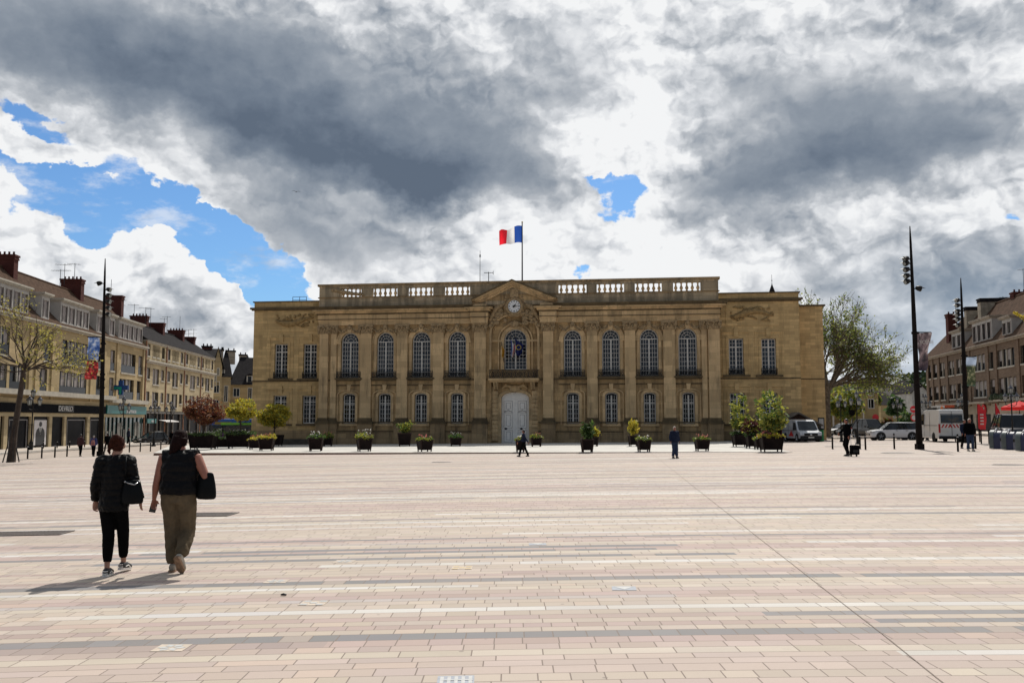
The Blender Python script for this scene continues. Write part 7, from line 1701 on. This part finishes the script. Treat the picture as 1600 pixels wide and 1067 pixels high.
def person(lab, loc, ang, H_, J, cl, vox=.016, group=None):
    """J: joints. cl: clothing spec"""
    s = H_/1.68
    e = empty('person', loc, ang, lab, 'person', group, s)
    hd = V(J['head']); nk = V(J['neck']); ch = V(J['chest']); pv = V(J['pelvis']); k = cl.get('build', 1.0)
    body = MB()
    # torso and head
    body.tube([pv-V((0, 0, .09)), pv, pv.lerp(ch, .4), ch, ch+V((0, 0, .12)), nk-V((0, 0, .03))], [(.145*k, .10*k), (.165*k, .115*k), (.135*k, .095*k), (.16*k, .105*k), (.115*k, .075*k), (.055, .05)], 14)
    body.tube([nk-V((0, 0, .05)), nk+V((0, 0, .03)), hd-V((0, 0, .06))], [.062, .052, .055], 10)
    f = V(cl.get('look', (0, 1, 0))).normalized(); rt = f.cross(V((0, 0, 1))).normalized()
    body.ball(hd+V((0, 0, .015)), (.074, .088, .098), 16, k=12); body.ball(hd+f*.025-V((0, 0, .055)), (.055, .06, .055), 12, k=8)
    body.tube([hd+f*.083+V((0, 0, .02)), hd+f*.105-V((0, 0, .018)), hd+f*.085-V((0, 0, .028))], [.010, .015, .012], 6)      # nose
    body.tube([hd+f*.078-rt*.022-V((0, 0, .050)), hd+f*.090-V((0, 0, .050)), hd+f*.078+rt*.022-V((0, 0, .050))], [.006, .010, .006], 6)   # lips
    for sx in (-1, 1):
        body.ball(hd+rt*sx*.076-V((0, 0, .005)), (.014, .022, .032), 8)                   # ears
        body.ball(hd+f*.072+rt*sx*.032+V((0, 0, .035)), (.02, .012, .010), 6)              # brows
    hands = MB()
    for sd in ('L', 'R'):
        sx = -1 if sd == 'L' else 1
        hp, kn, an, to = [V(J[x+sd]) for x in ('hip', 'knee', 'ankle', 'toe')]
        body.tube([hp+V((0, 0, .05)), hp-V((0, 0, .06)), P3(hp, kn, .5), kn, P3(kn, an, .3), P3(kn, an, .75), an], [.085*k, .092*k, .072*k, .052*k, .054*k, .036, .032], 10)
        foot(body, an, to)
        sh, el, wr = [V(J[x+sd]) for x in ('shoulder', 'elbow', 'wrist')]
        body.tube([P3(ch+V((0, 0, .06)), sh, .7), sh, P3(sh, el, .35), el, P3(el, wr, .3), wr], [.05*k, .058*k, .048*k, .037*k, .038*k, .025], 10)
        hdv = V(J.get('hand'+sd, wr-el)); hand(body, wr-hdv.normalized()*.012, hdv, J.get('thumb'+sd, (0, 1, 0)), J.get('curl'+sd, .45))
    b = body.build('body', cl['skin'], e); remesh(b, min(vox, .011) if vox < .014 else vox*.8)
    # eyes
    for sx in (-1, 1):
        q = MB(); q.ball(hd+f*.074+rt*sx*.031+V((0, 0, .014)), .011, 8); q.build('eye', bpy.data.materials.get('eye_dark') or mat('eye_dark', (.03, .025, .02), .3, 0), e, smooth=True)
    # trousers
    tr = MB(); fl = cl.get('flare', .03); tl = cl.get('tlen', .95); kf = cl.get('leg', 1.0)
    tr.tube([pv+V((0, 0, .07)), pv, pv-V((0, 0, .10))], [(.150*k, .108*k), (.178*k, .128*k), (.160*k, .120*k)], 14)
    for sd in ('L', 'R'):
        hp, kn, an = [V(J[x+sd]) for x in ('hip', 'knee', 'ankle')]; en = P3(kn, an, tl)
        tr.tube([hp+V((0, 0, .05)), hp-V((0, 0, .06)), P3(hp, kn, .5), kn, P3(kn, en, .4), P3(kn, en, .85), en], [.095*k*kf, .104*k*kf, .088*k*kf, .076*k*kf, .073*k*kf, .060*k*kf+fl*.6, .050*kf+fl], 12)
    remesh(tr.build('trousers', cl['trousers'], e), vox, cl.get('fold', .012), .07)
    # jacket or vest
    jk = MB(); jl = cl.get('jlen', .0); p = cl.get('puff', 1.12); hem = pv+V((0, 0, .0-jl)); w2 = cl.get('hemw', 1.0)
    jk.tube([hem, hem+V((0, 0, .05)), P3(hem, ch, .45), ch-V((0, 0, .02)), ch+V((0, 0, .09)), ch+V((0, 0, .145)), nk-V((0, 0, .02))], [(.165*k*p*w2, .125*k*p), (.178*k*p*w2, .135*k*p), (.165*k*p, .125*k*p), (.178*k*p, .130*k*p), (.165*k*p, .108*k*p), (.135*k*p, .095*k*p), (.082, .078)], 16)
    if cl.get('collar', 1): jk.tube([nk-V((0, 0, .06)), nk+V((0, 0, .005))], [(.10, .095), (.082, .078)], 12)
    for sd in ('L', 'R'):
        sh, el, wr = [V(J[x+sd]) for x in ('shoulder', 'elbow', 'wrist')]
        jk.tube([P3(ch+V((0, 0, .1)), sh, .4), sh+V((0, 0, .0))], [.075*k, .075*k*p], 10); jk.tube([nk-V((0, 0, .055)), P3(nk-V((0, 0, .05)), sh, .5)+V((0, 0, .012)), sh+V((0, 0, .015))], [.075, .072*k, .070*k*p], 10)
        if cl.get('sleeve', 1):
            en = P3(el, wr, cl.get('slen', .92)); a = [sh, P3(sh, el, .25), P3(sh, el, .6), el, P3(el, en, .35), P3(el, en, .8), en]
            jk.ball(sh, (.080*k*p, .078*k*p, .078*k*p), 10); jk.tube(a, [.078*k*p, .074*k*p, .066*k*p, .060*k*p, .055*k*p, .047*k*p, .044*k*p], 12)
    j = jk.build('jacket' if cl.get('sleeve', 1) else 'padded_vest', cl['jacket'], e); remesh(j, vox, cl.get('jfold', .012), cl.get('jsize', .06))
    # shoes
    for sd in ('L', 'R'):
        sh_ = MB(); an, to = V(J['ankle'+sd]), V(J['toe'+sd]); foot(sh_, an, to+(to-an).normalized()*.012, 1.0, r=1.22)
        o = sh_.build('shoe', cl['shoe'], e); remesh(o, max(.008, vox*.6))
        so = MB(); d = (to-an).normalized(); n = d.cross(V((0, 0, 1))).normalized(); u = n.cross(d); pts = []
        c0 = an-u*.088
        for t, wd in ((-.085, .022), (-.06, .038), (0, .040), (.07, .044), (.13, .048), ((to-an).length, .036), ((to-an).length+.03, .016)): pts.append((t, wd))
        ring = [c0+d*t+n*wd for t, wd in pts]+[c0+d*t-n*wd for t, wd in reversed(pts)]; m = len(ring)
        so.add(ring+[q+u*.026 for q in ring], [tuple(range(m)), tuple(range(2*m-1, m-1, -1))]+[(i, (i+1) % m, (i+1) % m+m, i+m) for i in range(m)]); so.build('sole', cl.get('sole', WHD), o)
    # hair
    hr = MB(); b_ = cl.get('hair_r', 1.0)
    hr.ball(hd-f*.014+V((0, 0, .030)), (.083*b_, .090*b_, .094*b_), 14, k=10); hr.ball(hd-f*.035-V((0, 0, .015)), (.074*b_, .070*b_, .078*b_), 12, k=8)
    for q in cl.get('hair', ()): hr.tube(q[0], q[1], 9)
    for c, r in cl.get('hairball', ()): hr.ball(c, r, 10, k=8)
    o = hr.build('hair' if not cl.get('cap') else 'cap', cl['haircol'], e); remesh(o, .009 if vox < .014 else .014, cl.get('hfold', .008), .025)
    return e, s
def joints(stride=.2, sway=0, arm=.12, lift=0, knee=.05, aw=.0, sw=.17):
    """default walking pose, left foot forward when stride > 0"""
    J = dict(pelvis=(0, 0, .90), chest=(0, .01, 1.24), neck=(0, .0, 1.44), head=(0, .02, 1.575))
    for sd, sx, st in (('L', -1, stride), ('R', 1, -stride)):
        J['hip'+sd] = (sx*.085, 0, .86); J['ankle'+sd] = (sx*.085, st, .085+(lift if st < 0 else 0)); J['knee'+sd] = (sx*.088, st*.5+knee, .475); J['toe'+sd] = (sx*.10, st+.15, .085+(0 if st >= 0 else -lift*.4))
        J['shoulder'+sd] = (sx*sw, 0, 1.37); J['elbow'+sd] = (sx*(sw+.055+aw), -.03-st*arm, 1.11); J['wrist'+sd] = (sx*(sw+.07+aw*1.4), .05-st*arm*3, .88); J['hand'+sd] = (0, .02, -1)
    return J
BKC = mat('cloth_black', (.0030, .0030, .0038), .9, .25, 14, sheen=0, spec=.03); BKP = mat('cloth_black_trouser', (.0045, .0045, .005), .95, .2, 10, spec=.05)
KHA = mat('khaki_cloth', (.115, .088, .056), .92, .16, 9, .3, 60, spec=.1); NAVC = mat('cloth_navy', (.012, .018, .04), .9, .2, 10, spec=.15); DEN = mat('denim', (.03, .045, .085), .9, .25, 10, spec=.15); GRC = mat('cloth_grey', (.06, .062, .06), .9, .2, 10, spec=.15)
HBR = mat('hair_reddish', (.035, .011, .007), .8, .4, 40, spec=.1); HDK = mat('hair_dark', (.012, .0045, .004), .8, .35, 40, spec=.1); HWH = mat('hair_pale', (.42, .38, .33), .6, .2, 30); HBK = mat('hair_black', (.008, .007, .007), .5, .3, 30)
SHW = mat('shoe_black_white', (.02, .02, .022), .6, .2, 20); SHC = mat('shoe_cream', (.40, .36, .30), .8, .15, 14); SOLT = mat('sole_tan', (.30, .19, .12), .85, .25, 20, .6, 60)
BAG = mat('bag_leather', (.004, .005, .006), .5, .2, 12, spec=.12)
def quilt(o, n=14, amp=.011, axis=2):
    pass
def quilted(name, c, per):
    m = bpy.data.materials.new(name); m.use_nodes = True; t = NT(m.node_tree); t.nt.nodes.clear(); oc = t.n('ShaderNodeTexCoord').outputs['Object']
    s = t.n('ShaderNodeSeparateXYZ', {0: oc}).outputs; n = t.noise(oc, 7, 4, .6)
    wv = t.m('ABSOLUTE', t.m('SINE', t.m('MULTIPLY', t.m('ADD', s[2], t.m('MULTIPLY', n, .03)), math.pi/per)))
    h = t.m('ADD', t.m('POWER', wv, .6), t.m('MULTIPLY', t.noise(oc, 22, 4, .65), .9)); b = t.n('ShaderNodeBump', {'Height': h, 'Strength': .6, 'Distance': .014})
    p = t.n('ShaderNodeBsdfPrincipled', {'Base Color': (*c, 1), 'Roughness': .5, 'Specular IOR Level': .14, 'Normal': b.outputs[0]}); t.n('ShaderNodeOutputMaterial', {0: p.outputs[0]}); return m
QUI = quilted('quilted_black', (.003, .003, .0035), .075); QUV = quilted('padded_black', (.003, .003, .004), .11)
# --- woman 1, black quilted jacket
gA_ = G(171, 898); HW = 212*sc_at(gA_)
J = dict(pelvis=(0, 0, .90), chest=(0, .02, 1.25), neck=(-.005, .03, 1.43), head=(0, .07, 1.560),
         hipL=(-.08, 0, .86), kneeL=(-.055, .02, .47), ankleL=(-.03, -.06, .085), toeL=(-.045, .09, .085),
         hipR=(.08, 0, .86), kneeR=(.085, .12, .48), ankleR=(.065, .22, .115), toeR=(.085, .37, .10),
         shoulderL=(-.165, .0, 1.36), elbowL=(-.222, -.02, 1.10), wristL=(-.24, .05, .885), handL=(.02, .06, -1), thumbL=(.8, .6, 0), curlL=.7,
         shoulderR=(.165, .0, 1.37), elbowR=(.238, .02, 1.10), wristR=(.285, .10, .90), handR=(.0, .03, -1), thumbR=(-.6, .7, 0), curlR=.35)
cl = dict(skin=SKIN, trousers=BKP, jacket=QUI, shoe=SHW, sole=WHD, haircol=HBR, build=.97, puff=1.07, jlen=.13, hemw=.98, tlen=.80, flare=.0, leg=.95, slen=1.0, jfold=.030, jsize=.055,
          look=(-.15, 1, -.25), hairball=[(V((0, -.02, 1.655)), (.055, .05, .048)), (V((.035, -.0, 1.64)), (.035, .04, .035)), (V((-.04, -.01, 1.63)), (.035, .04, .04))], hair=[([(-.05, -.02, 1.60), (-.085, -.0, 1.50), (-.07, .0, 1.45)], [.03, .02, .01])], hair_r=.97, hfold=.02)
w1_, s1_ = person('woman in a black quilted jacket and cropped black trousers, walking away at the left', (gA_.x+.02, gA_.y, gA_.z), R(4), HW, J, cl, .011)
q = MB(); q.tube([(-.09, .0, 1.44), (-.05, -.07, 1.47), (.04, -.07, 1.47), (.09, .0, 1.44), (.05, .07, 1.43), (-.05, .07, 1.43), (-.09, .0, 1.44)], [.045]*7, 8, caps=False); remesh(q.build('scarf', mat('scarf_dark_red', (.035, .010, .012), .9, .4, 20), w1_), .012, .02, .03)
for an, to in ((V((-.03, -.06, .085)), V((-.045, .09, .085))), (V((.065, .22, .115)), V((.085, .37, .10)))):
    q = MB()
    for z, r in ((.0, 1.30), (-.028, 1.30)): d = (to-an).normalized(); q.tube([an-d*.072+V((-.03, 0, z-.02)), an-d*.092+V((0, 0, z-.02)), an-d*.072+V((.03, 0, z-.02))], .006, 5)
    q.tube([an-d*.03+V((-.046, 0, -.045)), an+d*.03+V((-.05, 0, -.03)), an+d*.08+V((-.048, 0, -.06))], .006, 5); q.tube([an-d*.03+V((.046, 0, -.045)), an+d*.03+V((.05, 0, -.03)), an+d*.08+V((.048, 0, -.06))], .006, 5); q.build('shoe_stripe', WHD, w1_)
def handbag(lab, parent_e, s, c, w_, h, d, ang, strap, metal=True):
    M_ = Matrix.Translation(parent_e.location) @ Matrix.Rotation(parent_e.rotation_euler.z, 4, 'Z')
    e = empty('shoulder_bag', M_ @ (V(c)*s), parent_e.rotation_euler.z+ang, lab, 'bag', None, s)
    mb = MB(); z = [(-h*.5, .98, .8), (-h*.38, 1.04, 1.0), (-h*.1, 1.0, 1.05), (h*.2, .86, .8), (h*.42, .72, .5), (h*.5, .66, .3)]
    mb.tube([V((0, 0, a)) for a, b, c_ in z], [(w_*.5*b, d*.5*c_) for a, b, c_ in z], 18); b = mb.build('bag_body', BAG, e, smooth=True); m = b.modifiers.new('b', 'SUBSURF'); m.levels = m.render_levels = 1
    mb = MB(); mb.tube([V(p)-V(c) for p in strap], .010, 6); mb.build('strap', BAG, e, smooth=True)
    if metal:
        mb = MB(); mb.tube([(-w_*.30, -d*.30, h*.42), (-w_*.1, -d*.5, h*.36), (w_*.12, -d*.45, h*.30), (w_*.30, -d*.25, h*.40)], .008, 6); mb.ball((-w_*.3, -d*.3, h*.42), .014, 7); mb.ball((w_*.3, -d*.2, h*.42), .014, 7); mb.build('buckle', SILV, e, smooth=True)
    return e
handbag('black leather shoulder bag hanging at the right side of the woman in the quilted jacket', w1_, s1_, (.235, -.06, 1.0), .26, .30, .13, R(8), [(.15, -.03, 1.14), (.16, -.10, 1.28), (.15, -.06, 1.43), (.15, .05, 1.38), (.22, .02, 1.13)])
# --- woman 2, padded vest, bare arms, khaki trousers
gB_ = G(276, 893); HB = 215*sc_at(gB_)
J = dict(pelvis=(0, 0, .91), chest=(0, .02, 1.25), neck=(.0, .03, 1.43), head=(-.035, .08, 1.565),
         hipL=(-.09, 0, .87), kneeL=(-.085, .05, .48), ankleL=(-.055, .02, .085), toeL=(-.075, .17, .085),
         hipR=(.09, 0, .87), kneeR=(.10, .06, .48), ankleR=(.105, -.17, .20), toeR=(.115, -.075, .075),
         shoulderL=(-.205, .0, 1.34), elbowL=(-.265, -.02, 1.07), wristL=(-.325, .06, .85), handL=(-.08, .05, -1), thumbL=(.7, .7, 0), curlL=.95,
         shoulderR=(.205, .0, 1.35), elbowR=(.335, -.04, 1.12), wristR=(.27, .20, 1.06), handR=(-.6, 1, 0), thumbR=(0, .2, 1), curlR=.9)
cl = dict(skin=SKIN2, trousers=KHA, jacket=QUV, shoe=SHC, sole=SOLT, haircol=HDK, build=1.24, puff=1.12, jlen=-.01, hemw=1.0, tlen=.97, flare=.012, leg=.98, sleeve=0, jfold=.030, jsize=.07, fold=.022,
          look=(-.2, 1, -.1), hair=[([(-.04, .02, 1.60), (-.05, -.02, 1.50), (-.075, -.05, 1.42), (-.10, -.08, 1.36)], [.07, .075, .05, .02]), ([(.03, .02, 1.58), (.04, .0, 1.50)], [.05, .03])], hair_r=1.08, hfold=.015)
w2_, s2_ = person('woman in a black padded vest, bare arms and khaki trousers walking away with a phone', (gB_.x, gB_.y, gB_.z), R(0), HB, J, cl, .012)
handbag('large black tote bag under the right arm of the woman in khaki trousers', w2_, s2_, (.335, -.03, 1.02), .26, .33, .13, R(-12), [(.26, -.02, 1.17), (.21, -.11, 1.32), (.19, -.02, 1.47), (.20, .07, 1.36), (.30, .04, 1.15)], False)
M_ = Matrix.Translation(w2_.location)
ph = empty('phone', M_ @ (V((-.345, .105, .765))*s2_), R(15), 'dark phone held in the left hand of the woman in khaki trousers', 'phone', None, s2_)
mb = MB(); mb.box(-.038, .038, -.006, .006, -.075, .075); mb.M = None; o = mb.build('phone_case', BAG, ph, bevel=.004); mb = MB(); mb.box(-.033, .033, -.0075, -.0062, -.068, .068); mb.build('screen', GLD, ph)
ph.rotation_euler = (R(10), R(12), R(25))
# --- distant people
def walker(px, py, hpx, ang, lab, clo, J=None, terr=False):
    g = TG(px, py) if terr else G(px, py); e, s = person(lab, g, ang, hpx*sc_at(g), J or joints(.2), clo, .02); return e, s, g
def C(tr, jk, hair, shoe=SHW, **k): d = dict(skin=SKIN2, trousers=tr, jacket=jk, shoe=shoe, sole=PLAS, haircol=hair, puff=1.12, jlen=.06); d.update(k); return d
walker(1054.5, 715.5, 48.5, R(200), 'pale haired person in a dark jacket and slim jeans standing right of the door', C(DEN, NAVC, HWH, puff=1.3, aw=.05), joints(.05, arm=.2, aw=.03))
e, s, g = walker(818.5, 713, 41, R(78), 'person in a dark blue top and dark trousers walking past the white door', C(BKP, NAVC, HBK, jlen=-.02), joints(.27, arm=.5))
M_ = Matrix.Translation(g) @ Matrix.Rotation(R(78), 4, 'Z')
b = empty('white_bag', M_ @ (V((.24, .0, .93))*s), R(78), 'white cloth bag carried at the hip by the person passing the door', 'bag', None, s)
mb = MB(); mb.tube([(0, 0, -.13), (0, 0, 0), (0, 0, .11)], [(.09, .17), (.09, .18), (.06, .15)], 10); mb.build('bag_body', mat('bag_white', (.6, .6, .58), .8, .1), b, smooth=True); mb = MB(); mb.tube([(0, -.12, .1), (-.12, -.05, .45), (-.12, .05, .45), (0, .12, .1)], .012, 5); mb.build('strap', WHD, b)
J = joints(.06, arm=.1); J['kneeR'] = (.10, .10, .50); J['ankleR'] = (.04, -.06, .11); J['toeR'] = (.05, .08, .085); J['ankleL'] = (-.06, .02, .085)
J['elbowR'] = (.27, .06, 1.15); J['wristR'] = (.31, .25, 1.02)
e, s, g = walker(1324.5, 712, 57, R(95), 'man in a dark cap and jacket standing beside a small wheeled suitcase', C(BKP, BKC, HBK, cap=True, jlen=.05), J)
sc_ = empty('suitcase', G(1335.5, 713), R(10), 'small black wheeled suitcase with its handle pulled out beside the man in the cap', 'suitcase', None, 1.0)
ss = sc_at(sc_.location)
mb = MB(); wd = 13*ss/2; hh = 17.5*ss; mb.box(-wd, wd, -.14, .14, .09, hh); mb.build('case', BKC, sc_, bevel=.04); mb = MB()
for x in (-wd*.55, wd*.55): mb.tube([(x, .1, hh), (x, .14, hh+16*ss)], .012, 6)
mb.tube([(-wd*.55, .14, hh+16*ss), (wd*.55, .14, hh+16*ss)], .018, 6); mb.build('handle', SILV, sc_)
for x in (-wd*.7, wd*.7): mb = MB(); mb.rev([(.055, x-.02), (.055, x+.02)], (0, .08, .055), 12, ax='x'); mb.build('wheel', TYRE, sc_)
mb = MB(); mb.box(-wd*.8, wd*.8, -.155, -.141, .2, hh*.6); mb.build('front_pocket', PLAS, sc_)
walker(1516.5, 704.5, 50, R(176), 'man in a dark jacket, blue jeans and pale shoes walking towards the viewer', C(DEN, BKC, HWH, SHC, puff=1.35, jlen=.05), joints(.10, arm=.2, aw=.03))
mb = MB()
walker(1508, 700.5, 44, R(190), 'person in dark clothes half hidden behind the man in the dark jacket', C(BKP, NAVC, HBK), joints(.2))
walker(125, 712.5, 33.5, R(-10), 'person in dark red and black walking by the left shops, left of the light mast', C(BKP, mat('cloth_wine', (.045, .012, .014), .9, .2, 10), HBK), joints(.12))
e, s, g = walker(145.5, 712.5, 32, R(12), 'person in a blue top with a pink rucksack just left of the light mast', C(BKP, mat('cloth_blue', (.04, .045, .14), .9, .2, 10), HWH, hair_r=.9), joints(.22))
M_ = Matrix.Translation(g) @ Matrix.Rotation(R(12), 4, 'Z')
b = empty('rucksack', M_ @ (V((0, -.22, 1.12))*s), R(12), 'pink rucksack on the back of the person in the blue hooded top', 'bag', None, s); mb = MB(); mb.tube([(0, 0, -.22), (0, -.02, 0), (0, 0, .2)], [(.15, .07), (.16, .10), (.10, .06)], 12); mb.build('pack', mat('pack_pink', (.35, .15, .13), .8, .15), b, smooth=True); mb = MB(); mb.box(-.10, .10, -.13, -.09, -.16, 0); mb.build('pocket', mat('pack_pocket', (.25, .10, .10), .8, .15), b)
walker(167, 706, 29, R(60), 'person in dark clothes seen between the light mast and the first woman', C(BKP, BKC, HBK), joints(.2))
walker(200, 696, 27, R(-50), 'dark clothed person on the pavement left of the black off-road car', C(BKP, NAVC, HBK), joints(.15))
for k, (px, py, lab) in enumerate([(268, 697, 'seated cafe guest in dark clothes behind the second woman, left'), (277, 697, 'standing cafe guest in a dark coat under the white awning'), (291, 698, 'person in a green jacket at the notice board by the rust-red tree')]):
    walker(px, py, 24, R(70*k), lab, C(BKP, (BKC, NAVC, mat('cloth_green', (.05, .09, .03), .9, .2))[k], (HBK, HBK, HWH)[k]), joints(.08))
